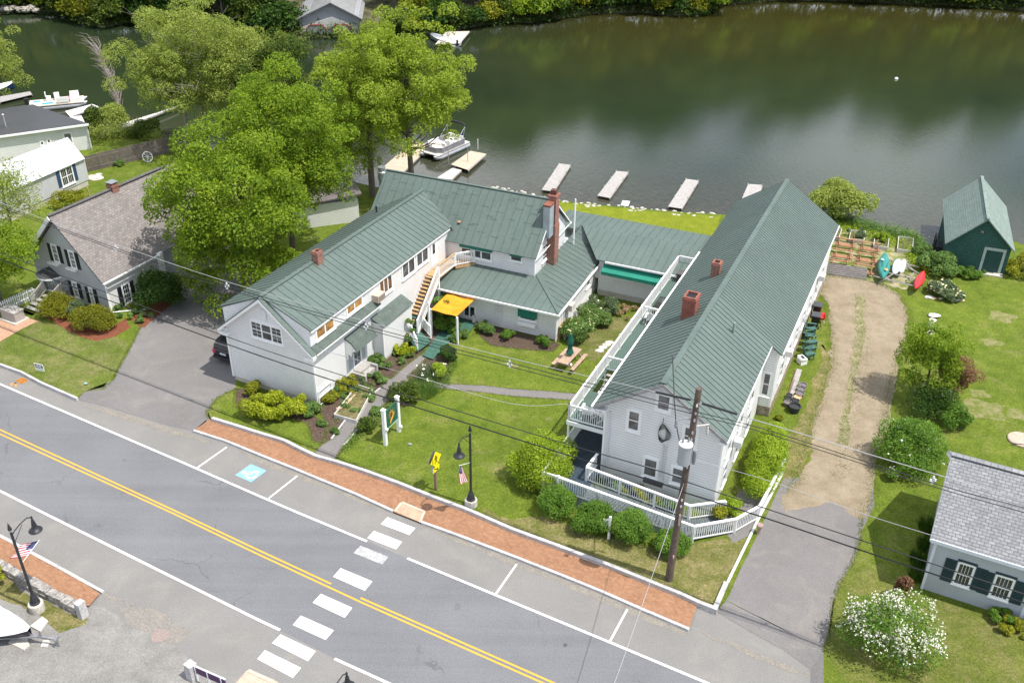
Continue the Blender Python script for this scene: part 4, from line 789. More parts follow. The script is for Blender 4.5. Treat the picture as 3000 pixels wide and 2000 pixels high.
chimney(t,HF,5.5,-4.25,6.6,7.75,.62,.62,parent=roof); mb=MB().box(HF,5.15,5.85,-4.6,-3.9,7.85,7.9); t.part('chimney_cap',mb,P((.35,.37,.38),.4,.1,3.,.7),roof)
t=T('wooden_porch_steps',G(125,880),'weathered grey wooden porch steps with railings at the grey house door','steps')
mb=MB(); 
for k in range(5): p0=G(152-17*k,868+11*k,1.0-.2*k); mb.box(Fr(p0,62.5),-.32,.0,-.75,.75,p0[2]-.04,p0[2])
p0=G(160,855,1.0); mb.box(Fr(p0,62.5),0,1.1,-.75,.75,.95,1.0); t.part('tread',mb,WOODG)
for db in (-.8,.8):
    mb=MB(); f=Fr(G(160,855,1.0),62.5); railing(mb,[f.w(1.0,db,1.0),f.w(.0,db,1.0),f.w(-1.5,db,.2)],.9,rw=.1); t.part('railing',mb,WOODG)
# ---- white boathouse with dark roof, and its metal roofed annex (far left) ----
NF=turned(G(265,425),28.7)
t=T('dark_roof_house',G(200,440),'white house with flat dark roof at the left edge near the water','house')
mb=MB(); c=G(265,425); e=G(255,361,3.0); e2=G(0,396,3.0); d=(e2-e)/np.linalg.norm(e2-e); nn_=np.array([d[1],-d[0],0]); nn_=nn_ if nn_[1]>0 else -nn_
f_=Fr(e,math.degrees(math.atan2(-d[1],-d[0]))); L=14
mb.box(f_,-L,-.15,-3.2,-.15,-.3,2.9); t.part('wall',mb,HW)
far=G(96,306,3.5); mb=MB(); mb.poly([f_.w(.1,.2,3.0),f_.w(-L-1,.2,3.0),f_.w(-L-1,-8.4,3.5),far+d*6,far],.14); t.part('roof',mb,metalroof((.06,.062,.068)))
mb=MB(); mb.box(f_,-L-1,.12,.2,.3,2.8,3.0); mb.tube([f_.w(-.1,.05,2.9),f_.w(-.1,.0,.2)],.06); t.part('gutter',mb,TRIM)
Wn=Wall(t,f_,'b',-.15,1); Wn.window((118,415),(128,424),meet=False); Wn.window((138,409),(148,418),meet=False); o,_=Wn.window((186,392),(216,430),meet=False,sill=False,glass=P((.16,.15,.15),.4,.3,3.)); o.name='door'
mb=MB(); q=G(18,372,3.2); mb.tube([q,q+np.array([0,0,1.2])],.05); mb.lathe(q+np.array([0,0,1.2]),[(.1,0),(.13,.08),(.05,.16)],8); t.part('vent_pipe',mb,P((.6,.6,.6),.4,.1,2.,.5))
t=T('metal_roof_house',G(200,520),'small grey clapboard house with pale ribbed metal roof and blue shutters','house')
af=turned(G(249,465,2.65),66); mb=MB(); prof=[(-.2,GZ+.5),(-.2,2.55),(-4.3,3.4),(-4.3,GZ)]; 
mf2=Fr(G(262,545),62); 
mb=MB(); extB(mb,Fr(mf2.w(0,0),-28),[(0,0)]*0 or [(0,GZ+.55),(0,2.75),(-5.5,3.6),(-5.5,GZ+.55)],-7,0) if False else None
A3=[G(249,465,2.9),G(95,532,2.9),G(-60,600,2.9),G(-110,520,3.7),G(66,449,3.7),G(198,402,3.7)]
mb=MB(); mb.add([A3[0],A3[2],A3[3],A3[5]],[(0,1,2,3)]); e=(A3[2]-A3[0]); e/=np.linalg.norm(e); up=(A3[5]-A3[0])
for k in range(22): p=A3[0]+e*(.25+.62*k); mb.bar(p+np.array([0,0,.03]),p+up*.98+np.array([0,0,.03]),.05,.05)
t.part('roof',mb,P((.66,.67,.68),.4,.06,1.5,.3)); mb=MB(); A2=[p.copy() for p in (A3[0],A3[2],A3[3],A3[5])]; inn=[A2[0]+(A2[3]-A2[0])*.05,A2[1]+(A2[2]-A2[1])*.05,A2[2],A2[3]]
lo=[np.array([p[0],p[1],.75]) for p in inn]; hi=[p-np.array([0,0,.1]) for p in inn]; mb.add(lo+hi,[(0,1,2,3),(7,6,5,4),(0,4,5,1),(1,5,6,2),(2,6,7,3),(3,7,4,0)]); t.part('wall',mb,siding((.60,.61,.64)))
mb=MB(); lo2=[np.array([p[0],p[1],-.1]) for p in inn]; c0=sum(lo2)/4; lo2=[c0+(p-c0)*.97 for p in lo2]; hi2=[np.array([p[0],p[1],.76]) for p in lo2]; mb.add(lo2+hi2,[(0,1,2,3),(7,6,5,4),(0,4,5,1),(1,5,6,2),(2,6,7,3),(3,7,4,0)]); t.part('foundation',mb,CONC)
d_=inn[1]-inn[0]; wf=Fr(inn[0],math.degrees(math.atan2(d_[1],d_[0]))); sg=1 if (wf.B@np.array([0,-1,0]))>0 else -1; Wm=Wall(t,wf,'b',0.,sg)
BS=P((.03,.07,.14),.5,.1); o,(x0,x1,z0,z1)=Wm.window((174,499),(218,531),cols=2,mun2=[(3,2),(3,2)]); Wm.shutter(x0-.5,x0-.12,z0,z1,BS); Wm.shutter(x1+.12,x1+.5,z0,z1,BS)
mb=MB(); p=G(262,575); mb.tube([p,p+np.array([0,0,.9])],.07); single('wooden_post',mb,WOODN,'brown wooden post beside the metal roofed house','post')
# ---- shed ----
SF=Fr(G(2940,806),70.5); SG_=bricks(SF.B,(.008,.06,.052),(.014,.085,.07),(.10,.16,.14),.16,.13,1.,.008)
t=T('green_shed',SF.w(0,-2,GZ),'dark green shingled boathouse shed with a pale framed door at the water','shed')
mb=MB(); extA(mb,SF,[(0,-.4),(0,2.6),(-2.3,4.7),(-4.6,2.45),(-4.6,-.4)],0,9.3); t.part('wall',mb,SG_)
mb=MB(); SR=bricks(SF.A,(.17,.225,.20),(.22,.275,.245),(.11,.15,.13),.25,.19,1.35,.014); 
roofplane(mb,[SF.w(-.3,.28,2.45),SF.w(9.5,.28,2.45),SF.w(9.5,-2.3,4.9),SF.w(-.3,-2.3,4.9)],1,.08,False); roofplane(mb,[SF.w(9.5,-4.95,2.3),SF.w(-.3,-4.95,2.3),SF.w(-.3,-2.3,4.9),SF.w(9.5,-2.3,4.9)],1,.08,False); cap(mb,SF.w(-.3,-2.3,4.9),SF.w(9.5,-2.3,4.9),.25); t.part('roof',mb,SR)
Sw=Wall(t,SF,'a',0.,-1); x0,x1,z0,z1=Sw.rect((2880,727),(2930,806)); x0+=.0; GT=P((.36,.42,.40),.7,.15,3.)
do=Sw.box('door',-1.75,-.5,GZ+.12,2.2,.0,.04,P((.012,.055,.055),.6,.25,5.)); mb=MB()
for q in ((-1.95,-1.75,GZ+.1,2.42),(-.5,-.3,GZ+.1,2.42)): Sw.bx(mb,*q,0,.06)
Sw.bx(mb,-1.75,-.5,2.2,2.42,0,.058); t.part('door_frame',mb,GT,do); mb=MB(); mb.box(SF,-.6,0,-2.2,-.1,GZ-.05,GZ+.1); t.part('door_sill',mb,CONC)
mb=MB(); Sw.bx(mb,-2.55,-2.35,3.6,3.75,0,.1); t.part('wall_light',mb,P((.3,.2,.15),.5,.1))
mb=MB(); mb.box(SF,3.4,4.8,-5.3,-4.62,.2,.3); mb.box(SF,3.4,3.5,-5.3,-5.2,-.5,1.0); mb.box(SF,4.7,4.8,-5.3,-5.2,-.5,1.0); mb.box(SF,3.4,4.8,-5.3,-5.2,.92,1.0); t.part('side_platform',mb,BLACK)
# ---- right house ----
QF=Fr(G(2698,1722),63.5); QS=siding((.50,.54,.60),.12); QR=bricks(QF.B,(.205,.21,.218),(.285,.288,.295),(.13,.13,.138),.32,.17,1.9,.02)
t=T('right_house',QF.w(0,4,GZ),'pale blue clapboard house with grey shingle roof and dark green shutters at the right edge','house')
mb=MB(); extB(mb,QF,[(0,GZ),(0,3.7),(3.55,5.85),(7.1,3.7),(7.1,GZ)],0,13); t.part('wall',mb,QS)
mb=MB(); roofplane(mb,[QF.w(-.3,-.28,3.72),QF.w(-.3,14,3.72),QF.w(3.6,14,6.15),QF.w(3.6,-.28,6.15)],1,.12,False); roofplane(mb,[QF.w(7.5,14,3.72),QF.w(7.5,-.28,3.72),QF.w(3.6,-.28,6.15),QF.w(3.6,14,6.15)],1,.12,False); cap(mb,QF.w(3.6,-.28,6.15),QF.w(3.6,14,6.15),.28); t.part('roof',mb,QR)
mb=MB(); mb.box(QF,-.36,-.24,-.25,14,3.5,3.7); mb.box(QF,-.04,.1,-.03,.1,GZ,3.6); mb.bar(QF.w(-.3,-.27,3.55),QF.w(3.6,-.27,5.98),.05,.2); mb.bar(QF.w(7.5,-.27,3.55),QF.w(3.6,-.27,5.98),.05,.2); mb.box(QF,-.05,.05,4.5,4.65,GZ,3.6); t.part('trim',mb,P((.66,.69,.74),.5,.05))
Qw=Wall(t,QF,'a',0.,-1); QSH=P((.02,.045,.055),.5,.15,3.)
for tl,br in (((2812,1646),(2835,1718)),((2922,1683),(2949,1757))):
    o,(x0,x1,z0,z1)=Qw.window(tl,br,mun2=[(4,2)],cas=.06); 
    if x1-x0<.6: pass
    Qw.shutter(x0-.62,x0-.1,z0-.05,z1+.05,QSH); Qw.shutter(x1+.1,x1+.62,z0-.05,z1+.05,QSH); Qw.box('window_header',x0-.1,x1+.1,z1+.07,z1+.2,0,.05,QSH,o)
# ---- boathouse across the water ----
g0=G(880,106,-.2); g1=G(1055,104,-.2); d=g1-g0; W_=np.linalg.norm(d); BF=Fr(g0,math.degrees(math.atan2(d[1],d[0]))+90)
t=T('far_boathouse',(g0+g1)/2,'grey gabled boathouse with two red trimmed openings across the water','boathouse')
mb=MB(); ez=zat(900,40,g0); 
Bw=Wall(t,BF,'a',0.,-1); E0=Bw.uv(873,50)[1]; AP=Bw.uv(968,9); print('boathouse',W_,E0,AP)
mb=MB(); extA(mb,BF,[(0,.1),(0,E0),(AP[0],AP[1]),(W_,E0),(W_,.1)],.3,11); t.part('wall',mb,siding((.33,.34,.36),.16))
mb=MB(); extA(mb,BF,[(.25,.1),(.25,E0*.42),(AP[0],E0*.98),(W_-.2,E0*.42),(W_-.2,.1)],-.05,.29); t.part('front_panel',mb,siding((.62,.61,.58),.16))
mb=MB(); roofplane(mb,[BF.w(-.4,-.5,E0-.3),BF.w(11.5,-.5,E0-.3),BF.w(11.5,AP[0],AP[1]+.15),BF.w(-.4,AP[0],AP[1]+.15)],1,.12,False); roofplane(mb,[BF.w(-.4,W_+.5,E0-.3),BF.w(11.5,W_+.5,E0-.3),BF.w(11.5,AP[0],AP[1]+.15),BF.w(-.4,AP[0],AP[1]+.15)],1,.12,False); t.part('roof',mb,bricks(BF.A,(.22,.225,.23),(.28,.285,.29),(.2,.2,.2),.4,.2,1.5,.01))
RD=P((.33,.03,.05),.5,.1)
for b0,b1 in ((1.,3.9),(4.7,7.6)):
    b1=min(b1,W_-.3); mb=MB(); zt=E0*.55; c=.55
    extA(mb,BF,[(b0,.1),(b0,zt-c),(b0+c,zt),(b1-c,zt),(b1,zt-c),(b1,.1)],-.12,-.06); o=t.part('boat_door',mb,P((.30,.31,.33),.7,.1)); mb=MB(); pp=[(b0,.1),(b0,zt-c),(b0+c,zt),(b1-c,zt),(b1,zt-c),(b1,.1)]
    for p,q in zip(pp[:-1],pp[1:]): mb.bar(BF.w(-.13,*p),BF.w(-.13,*q),.14,.1)
    t.part('red_trim',mb,RD,o)
# ================= VEGETATION =================
def quads(name,V,mats,mi=None,parent=None,org=(0,0,0)):
    V=V-np.array(org); n=len(V)//4; me=bpy.data.meshes.new(name); me.vertices.add(4*n); me.vertices.foreach_set('co',V.astype(np.float32).ravel())
    me.loops.add(4*n); me.loops.foreach_set('vertex_index',np.arange(4*n,dtype=np.int32)); me.polygons.add(n); me.polygons.foreach_set('loop_start',np.arange(0,4*n,4,dtype=np.int32))
    try: me.polygons.foreach_set('loop_total',np.full(n,4,dtype=np.int32))
    except Exception: pass
    for m in (mats if isinstance(mats,list) else [mats]): me.materials.append(m)
    if mi is not None: me.polygons.foreach_set('material_index',mi.astype(np.int32))
    me.update(calc_edges=True); o=bpy.data.objects.new(name,me); COL.objects.link(o)
    if parent: o.parent=parent
    else: o.location=tuple(org)
    return o
def leaves(P0,N0,size,asp=.55,flat=.5):
    n=len(P0); nr=N0*(1-flat)+rng.normal(0,.55,(n,3))+np.array([0,0,flat]); nr/=np.linalg.norm(nr,axis=1)[:,None]
    r=rng.normal(0,1,(n,3)); x=np.cross(nr,r); x/=np.linalg.norm(x,axis=1)[:,None]; y=np.cross(nr,x); s=size*rng.uniform(.6,1.35,(n,1))
    V=np.empty((n,4,3)); V[:,0]=P0-x*s; V[:,1]=P0-y*s*asp; V[:,2]=P0+x*s; V[:,3]=P0+y*s*asp; return V.reshape(-1,3)
def cloud(c,rad,nb,br,nl,shell=(.45,.95),low=-.75,squash=.8,clip=None):
    """nb leaf clumps spread through an ellipsoid; returns positions and outward normals"""
    c=np.array(c,float); rad=np.array(rad,float); PP=[];NN=[]; k=0; ph=rng.uniform(0,6.28,4); big=rad.max()>1.9 and shell[0]<.5 and squash>=.8
    while k<nb:
        d=rng.normal(0,1,3); d/=np.linalg.norm(d)
        if d[2]<low: continue
        th=math.atan2(d[1],d[0]); wob=1+(.17*math.sin(3*th+ph[0])*(1-abs(d[2]))+.13*math.sin(5*th+ph[1]+2*d[2])+.12*math.sin(4*d[2]+ph[2]) if big else 0)
        q=c+d*rad*rng.uniform(*shell)*wob
        b=br*rng.uniform(.6,1.3); m=int(nl*(b/br)**2)
        e=rng.normal(0,1,(m,3)); e/=np.linalg.norm(e,axis=1)[:,None]; e=e[e[:,2]>-.55]; rr=rng.uniform(.55,1.05,(len(e),1))**.6
        pts_=q+e*rr*b*np.array([1,1,squash]); PP.append(pts_); NN.append(e); k+=1
    P0=np.concatenate(PP); N0=np.concatenate(NN)
    if clip is not None: kx=P0[:,2]>clip; P0=P0[kx]; N0=N0[kx]
    return P0,N0
BARK=P((.13,.105,.085),.9,.3,6.,fine=.6,bmp=.4); BARKG=P((.26,.23,.20),.9,.3,6.,fine=.6)
def limbs(mb,base,top,rad,n=9,r0=.28,bend=.3,c=None):
    base=np.array(base,float); top=np.array(top,float); L=top-base
    k=[base+L*f+np.array([math.sin(3*f+base[0])*bend,math.cos(2.4*f+base[1])*bend,0])*f for f in np.linspace(0,1,7)]
    mb.tube(k,list(np.linspace(r0,r0*.28,7)),9)
    for i in range(n):
        f=random.uniform(.35,.9); s=base+L*f+np.array([math.sin(3*f+base[0])*bend,math.cos(2.4*f+base[1])*bend,0])*f
        t=random.uniform(0,6.28); el=random.uniform(.25,.9); R=rad*random.uniform(.6,.95)
        e=s+np.array([math.cos(t)*math.cos(el),math.sin(t)*math.cos(el),math.sin(el)*.8])*R; mid=(s+e)/2+np.array([0,0,-.08*R]); r=r0*.4*(1.1-f)
        mb.tube([s,mid,e],[r,r*.7,r*.25],6)
        for j in range(3):
            q=mid+(e-mid)*random.uniform(.1,.9); d=np.array([random.gauss(0,1),random.gauss(0,1),random.uniform(0,1)]); d/=np.linalg.norm(d); mb.tube([q,q+d*R*.35],[r*.4,r*.12],5)
def tree(label,base,cz,rad,mat,name='broadleaf_tree',nb=70,br=1.4,nl=380,ls=.13,group=None,low=-.75,bark=None,shift=(0,0),r0=.28,nlimb=10,clip=None,shell=(.45,.95)):
    base=np.array(base,float); t=T(name,base,label,'tree',group); c=base+np.array([shift[0],shift[1],cz])
    mb=MB(); limbs(mb,base-np.array([0,0,.2]),c+np.array([0,0,rad[2]*.45]),max(rad[:2]),nlimb,r0); t.part('trunk',mb,bark or BARK,fix=False)
    P0,N0=cloud(c,rad,nb,br,nl,low=low,clip=clip,shell=shell); quads('crown',leaves(P0,N0,ls),mat,None,t.o,t.org); return t.o
def shrub(label,u,v,r,h,mat,group=None,ls=.07,n=1500,name='shrub',pos=None,ry=None,nb=None,flowers=None,nf=0,fs=.06,shell=(.45,1.02),cat='shrub',clus=False,z0=GZ,base=.1,squash=.85,rot=0.,clip=None):
    p=pos if pos is not None else G(u,v,z0); ry=ry or r; r*=1.17; ry*=1.17; h*=1.12; n=int(n*2.0); nb=nb or max(6,int(r*ry*9)+4); br=.42*min(r,ry,max(h*.6,.2))+.04
    P0,N0=cloud((0,0,h*.45),(r-br*.6,ry-br*.6,max(.08,h*.55-br*.5)),nb,br,max(12,n//nb),low=-.55,shell=shell,squash=squash)
    P0=P0[P0[:,2]>base*h*.2] if False else P0; k=P0[:,2]>.02; P0=P0[k]; N0=N0[k]
    if rot: cs,sn=math.cos(rot),math.sin(rot); P0=P0@np.array([[cs,sn,0],[-sn,cs,0],[0,0,1]])
    V=leaves(P0,N0,ls); mi=None; mats=mat
    if flowers:
        idx=rng.choice(len(P0),nf); top=P0[idx]+N0[idx]*.05; top=top[N0[idx][:,2]>-.1]; top=top[(np.sin(top[:,0]*3.1+1)+np.sin(top[:,1]*3.7)+np.sin(top[:,2]*4.3)+rng.normal(0,.5,len(top)))>-.1] if clus else top; kk=max(1,len(top)); rep=np.repeat(top,4,axis=0)+rng.normal(0,fs*.7,(4*kk,3)); Vf=leaves(rep,np.tile([0,-.3,1.],(4*kk,1)),fs,.8,.7)
        V=np.concatenate([V,Vf]); mi=np.concatenate([np.zeros(len(P0)),np.ones(4*kk)]); mats=[mat,flowers]
    o=quads(name,V+p,mats,mi,None,p); return tag(o,label,cat,group)
def blades(label,u,v,r,h,mat,n=120,w=.02,name='tall_grass',cat='plant',flowers=None,nf=0,lean=.5,group=None,pos=None,z0=GZ):
    p=pos if pos is not None else G(u,v,z0); a=rng.uniform(0,2*math.pi,n); q=np.sqrt(rng.uniform(0,1,n))*r; b=np.stack([q*np.cos(a),q*np.sin(a),np.zeros(n)],1)
    out=b*lean*1.2/max(r,.1)*h*.6+rng.normal(0,.14*h,(n,3)); out[:,2]=h*rng.uniform(.6,1.1,n); t=rng.uniform(0,math.pi,n); x=np.stack([np.cos(t),np.sin(t),0*t],1)*w
    V=np.empty((n,4,3)); V[:,0]=b-x; V[:,1]=b+x; V[:,2]=b+out+x*.5; V[:,3]=b+out-x*.5; V=V.reshape(-1,3); mi=None; mats=mat
    if flowers: tp=(b+out)[:nf]; rep=np.repeat(tp,5,0)+rng.normal(0,.05,(5*nf,3)); V=np.concatenate([V,leaves(rep,np.tile([0,0,1.],(5*nf,1)),.06,.8,.4)]); mi=np.concatenate([np.zeros(n),np.ones(5*nf)]); mats=[mat,flowers]
    return tag(quads(name,V+p,mats,mi,None,p),label,cat,group)
LG1=leafmat((.08,.165,.010),(.20,.305,.018),(.34,.43,.035),trans=.5); LG2=leafmat((.15,.20,.035),(.31,.38,.075),(.47,.52,.14),trans=.5); LG3=leafmat((.17,.27,.015),(.29,.38,.035),(.44,.51,.08),trans=.5)
LGD=leafmat((.018,.05,.010),(.045,.105,.014),(.10,.18,.02)); LGF=leafmat((.03,.06,.01),(.09,.15,.02),(.20,.24,.03)); LGY=leafmat((.10,.13,.012),(.26,.28,.02),(.42,.42,.04)); LGP=leafmat((.012,.045,.022),(.03,.085,.035),(.06,.13,.05))
LYEW=leafmat((.05,.07,.004),(.17,.18,.008),(.30,.28,.015),.5,.2); LBOX=leafmat((.13,.22,.012),(.29,.41,.025),(.44,.54,.06)); LGOLD=leafmat((.16,.22,.01),(.34,.40,.02),(.50,.54,.05)); LRH=leafmat((.06,.13,.02),(.14,.27,.03),(.24,.38,.06)); LRED=leafmat((.10,.05,.025),(.24,.13,.07),(.34,.2,.12)); LGR=leafmat((.07,.14,.03),(.15,.26,.06),(.25,.36,.1)); LSAGE=leafmat((.07,.11,.05),(.14,.2,.1),(.22,.29,.15))
FWH=P((.85,.84,.80),.7,.05); FCR=P((.75,.68,.40),.7,.1); FPK=P((.5,.12,.2),.7,.1); FYE=P((.75,.6,.03),.7,.1)
# big trees
tree('bright green maple between the grey house and the white house, nearest the driveway',G(728,880),7.0,(5.7,5.6,6.0),LG1,'maple_tree',170,1.1,560,.10,low=-.9)
tree('tall bright green maple behind the left white roof',G(860,752),9.2,(5.8,5.4,6.4),LG1,'maple_tree',160,1.1,560,.10)
tree('pale olive tree with thin leaves near the far left cove',G(610,440),9.0,(8.3,6.5,7.2),LG2,'olive_green_tree',190,1.05,420,.09,bark=BARKG,nlimb=26,shell=(.3,1.))
tree('pale olive tree leaning over the cove water',G(560,425),7.2,(4.6,4.3,6.2),LG2,'olive_green_tree',90,1.0,400,.09,bark=BARKG,nlimb=18)
tree('pale olive tree between the two tall pairs, farther inland',G(740,455),8.2,(5.2,4.6,6.4),LG2,'olive_green_tree',110,1.0,400,.09,bark=BARKG,nlimb=18)
tree('darker green tree squeezed between the olive tree and the yellow green tree',G(840,470),7.6,(4.4,4.,6.2),LGF,'broadleaf_tree',80,1.1,480,.1)
tree('tall yellow green tree beside the roof ventilator, trunk bare below',G(1092,575),9.6,(5.0,5.0,6.6),LG3,'broadleaf_tree',170,.95,420,.095,nlimb=22,r0=.34,shell=(.3,1.))
tree('tall yellow green tree whose bare trunk stands by the tan dock',G(1210,590),10.0,(5.9,5.4,7.6),LG3,'broadleaf_tree',200,.95,420,.095,low=-.55,nlimb=22,r0=.32,shell=(.3,1.))
tree('lower yellow green tree under the tall trees by the dock',G(960,560),4.6,(4.4,3.2,4.2),LG3,'broadleaf_tree',80,.85,380,.09)
tree('green tree at the upper left edge over the boats',G(12,392),8.2,(4.0,3.6,4.6),LG2,'broadleaf_tree',80,.95,380,.09,shell=(.4,1.))
tree('sparse green tree in front of the metal roofed house',G(70,770),6.0,(3.4,3.0,4.4),LG2,'sparse_tree',70,.8,170,.075,nlimb=22,r0=.14,shell=(.2,1.))
tree('leafy low tree at the left edge beside the grey house',G(5,905),4.6,(3.6,3.2,3.6),LG1,'broadleaf_tree',80,.9,380,.085)
# dead tree
base=G(357,352); t=T('dead_tree',base,'leafless grey dead tree bending left over the cove water','tree'); mb=MB(); tp=G(268,230,5.5); ax=[base+(np.array([tp[0],base[1]+.5,0])-base)*[f**2,f,0]+np.array([0,0,f*7.6-GZ*0]) for f in np.linspace(0,1,9)]
mb.tube(ax,list(np.linspace(.14,.03,9)),7); t.part('trunk',mb,BARKG); mb=MB(); WDR=np.array([-1,.1,.35])
for k in range(150):
    f=random.uniform(.12,1); i=min(7,int(f*8)); s=ax[i]+(ax[i+1]-ax[i])*(f*8-i); sd=random.uniform(-1,1); L_=random.uniform(.8,2.4)
    d0=np.array([random.gauss(0,.35)+.1*sd,random.gauss(0,.35),1.]); d0/=np.linalg.norm(d0); p1=s+d0*L_*.5; p2=p1+(d0*.6+WDR*.6*f)*L_*.5; p3=p2+(d0*.1+WDR*f+np.array([0,0,-.35*f]))*L_*.4; mb.tube([s,p1,p2,p3],[.03,.022,.015,.006],4,caps=False)
t.part('branches',mb,P((.34,.29,.27),.9,.2,5.),fix=False)
# far bank trees: a few kinds, copied along the shore
kinds=[]
for i,(nm,mat,rad,cz,nb,br,nl,ls,lb,shell) in enumerate((('broadleaf_tree',LGF,(4.2,4.,6.2),8.,60,1.7,150,.26,'mid green',(.4,.95)),('broadleaf_tree',LGY,(3.6,3.5,5.2),7.,55,1.4,150,.24,'yellow green',(.4,.95)),('pine_tree',LGP,(3.4,3.4,8.),9.5,70,1.2,160,.2,'bluish',(.3,.95)),('broadleaf_tree',LGD,(4.6,4.4,6.6),9.,65,1.7,150,.26,'dark green',(.4,.95)))):
    o=tree('',(0,500+30*i,0),cz,rad,mat,nm,nb,br,nl,ls,nlimb=6,low=-.95,shell=shell); kinds.append((o,lb))
R2=random.Random(5); used=set(); shore=[G(u,v,-.35) for u,v in FARSH]
def shore_y(x):
    for a,b in zip(shore[:-1],shore[1:]):
        if a[0]<=x<=b[0]: return a[1]+(b[1]-a[1])*(x-a[0])/max(1e-6,b[0]-a[0])
    return shore[0][1] if x<shore[0][0] else shore[-1][1]
nF=0
def far_tree(x,dy,s,k,front):
    global nF
    o,lb=kinds[k]; y=shore_y(x)+dy; z=.9+.1*dy
    lab='%s tree on the far bank'%lb
    if k in used: r=copy_thing(o,(x,y,z),R2.uniform(0,6.28),None,s)
    else: r=o; r.location=(x,y,z); r.scale=(s,)*3; used.add(k)
    r['group']='trees along the far bank'; nF+=1; r['label']=lab+(' leaning out over the water' if front else ' standing in the wood behind the waterside trees'); r['category']='tree'; return r
xs=-92
while xs<98:
    gap=-34<xs<-19; 
    if not gap: far_tree(xs,R2.uniform(1.,3.),R2.uniform(.55,.8),R2.choice([0,1,0,3,1]) if not -12<xs<0 else 2,True)
    far_tree(xs+R2.uniform(-1,1),R2.uniform(8,11) if not gap else 22,R2.uniform(1.0,1.35),R2.choice([0,3,3,0,2]),False)
    far_tree(xs+R2.uniform(-1,1)+2,R2.uniform(17,24) if not gap else 30,R2.uniform(1.4,1.9),R2.choice([3,0,3,2]),False); xs+=R2.uniform(4.0,5.2)
wb=[]
for i,(mat,lb) in enumerate(((LGF,'mid green'),(LGY,'yellow green'),(LGD,'dark green'),(LG1,'bright green'))): wb.append((shrub('',0,0,3.0,4.2,mat,'waterside bushes on the far bank',ls=.22,n=2600,nb=34,name='waterside_bush',pos=np.array([0,600.+20*i,0]),ry=2.4,cat='bush'),lb))
xs=-96; uw=set()
while xs<104:
    k=R2.choice([0,1,2,3,0,2]); o,lb=wb[k]; r=o.copy() if k in uw else o
    if k in uw: COL.objects.link(r)
    uw.add(k); sc=R2.uniform(.7,1.25); gp=-34<xs<-19
    if gp: xs+=2.; continue
    r.location=(xs,shore_y(xs)+R2.uniform(.6,2.2),.2); r.scale=(sc,sc,sc*R2.uniform(.7,1.2)); r.rotation_euler=(0,0,R2.uniform(0,6.28)); r['label']=lb+' bush overhanging the far water edge'; xs+=R2.uniform(2.0,3.2)
def stuff_strip(name,pts_,mat,n,ls,h,wid,label):
    PP=[]
    for a,b in zip(pts_[:-1],pts_[1:]):
        m=int(n*np.linalg.norm(b-a)); f=rng.uniform(0,1,(m,1)); q=a+(b-a)*f+np.stack([rng.normal(0,wid*.3,m),rng.normal(0,wid,m),rng.uniform(0,h,m)*rng.uniform(.3,1,m)],1); PP.append(q)
    P0=np.concatenate(PP); o=quads(name,leaves(P0,np.tile([0,0,1.],(len(P0),1)),ls),mat,None,None,(0,0,0)); return tag(o,label,None,None,'stuff')
stuff_strip('undergrowth',[p+np.array([0,1.6,.6]) for p in shore if abs(p[0])<110],LGF,60,.22,2.2,1.5,'undergrowth along the far bank')
stuff_strip('undergrowth',[p+np.array([0,.6,.2]) for p in shore if abs(p[0])<110],LGD,40,.2,1.6,.9,'dark undergrowth hanging over the far water edge')
sh2=[G(u,v,GZ) for u,v in ((2430,632),(2520,660),(2570,676),(2640,690),(2690,705),(2708,760))]
stuff_strip('waterside_weeds',sh2,LGR,900,.07,.7,.7,'weeds along the bank beside the raised beds'); stuff_strip('waterside_weeds',[G(u,v,GZ) for u,v in ((2430,660),(2520,680),(2600,700),(2660,730),(2690,790))],LBOX,500,.07,.4,.8,'yellowish weeds around the raised beds')
stuff_strip('waterside_weeds',[G(u,v,GZ) for u,v in ((262,402),(330,402),(400,392),(470,415))],LG2,900,.08,1.6,.7,'weeds along the cove bank')

def ordn(k): return ['first','second','third','fourth','fifth','sixth','seventh','eighth','ninth','tenth'][k-1] if k<=10 else '%d%s'%(k,'th' if k%10 not in (1,2,3) or k in (11,12,13) else {1:'st',2:'nd',3:'rd'}[k%10])
def number_far(objs,what):
    L_=sorted([o for o in objs if o.location.x<-26],key=lambda o:-o.location.x); R_=sorted([o for o in objs if o.location.x>=-26],key=lambda o:o.location.x)
    for side,lst in (('left',L_),('right',R_)):
        for k,o in enumerate(lst): o['label']=what(o,ordn(k+1),side)
bs=[o for o in bpy.data.objects if o.get('group')=='waterside bushes on the far bank']; number_far(bs,lambda o,k,s:'%s %s, %s to the %s of the far boathouse'%(o['label'].split(' bush')[0],'waterside bush',k,s))
tf=[o for o in bpy.data.objects if o.get('group')=='trees along the far bank']
number_far([o for o in tf if 'leaning' in o['label']],lambda o,k,s:'%s tree leaning over the far waterline, %s to the %s of the boathouse'%(o['label'].split(' tree')[0],k,s))
wd=[o for o in tf if 'standing' in o['label']]; nr=[o for o in wd if o.location.y-shore_y(o.location.x)<14]; fr_=[o for o in wd if o not in nr]
number_far(nr,lambda o,k,s:'%s tree in the far wood just inland, %s to the %s of the boathouse'%(o['label'].split(' tree')[0],k,s))
number_far(fr_,lambda o,k,s:'tall %s tree deep in the far wood, %s to the %s'%(o['label'].split(' tree')[0],k,s))

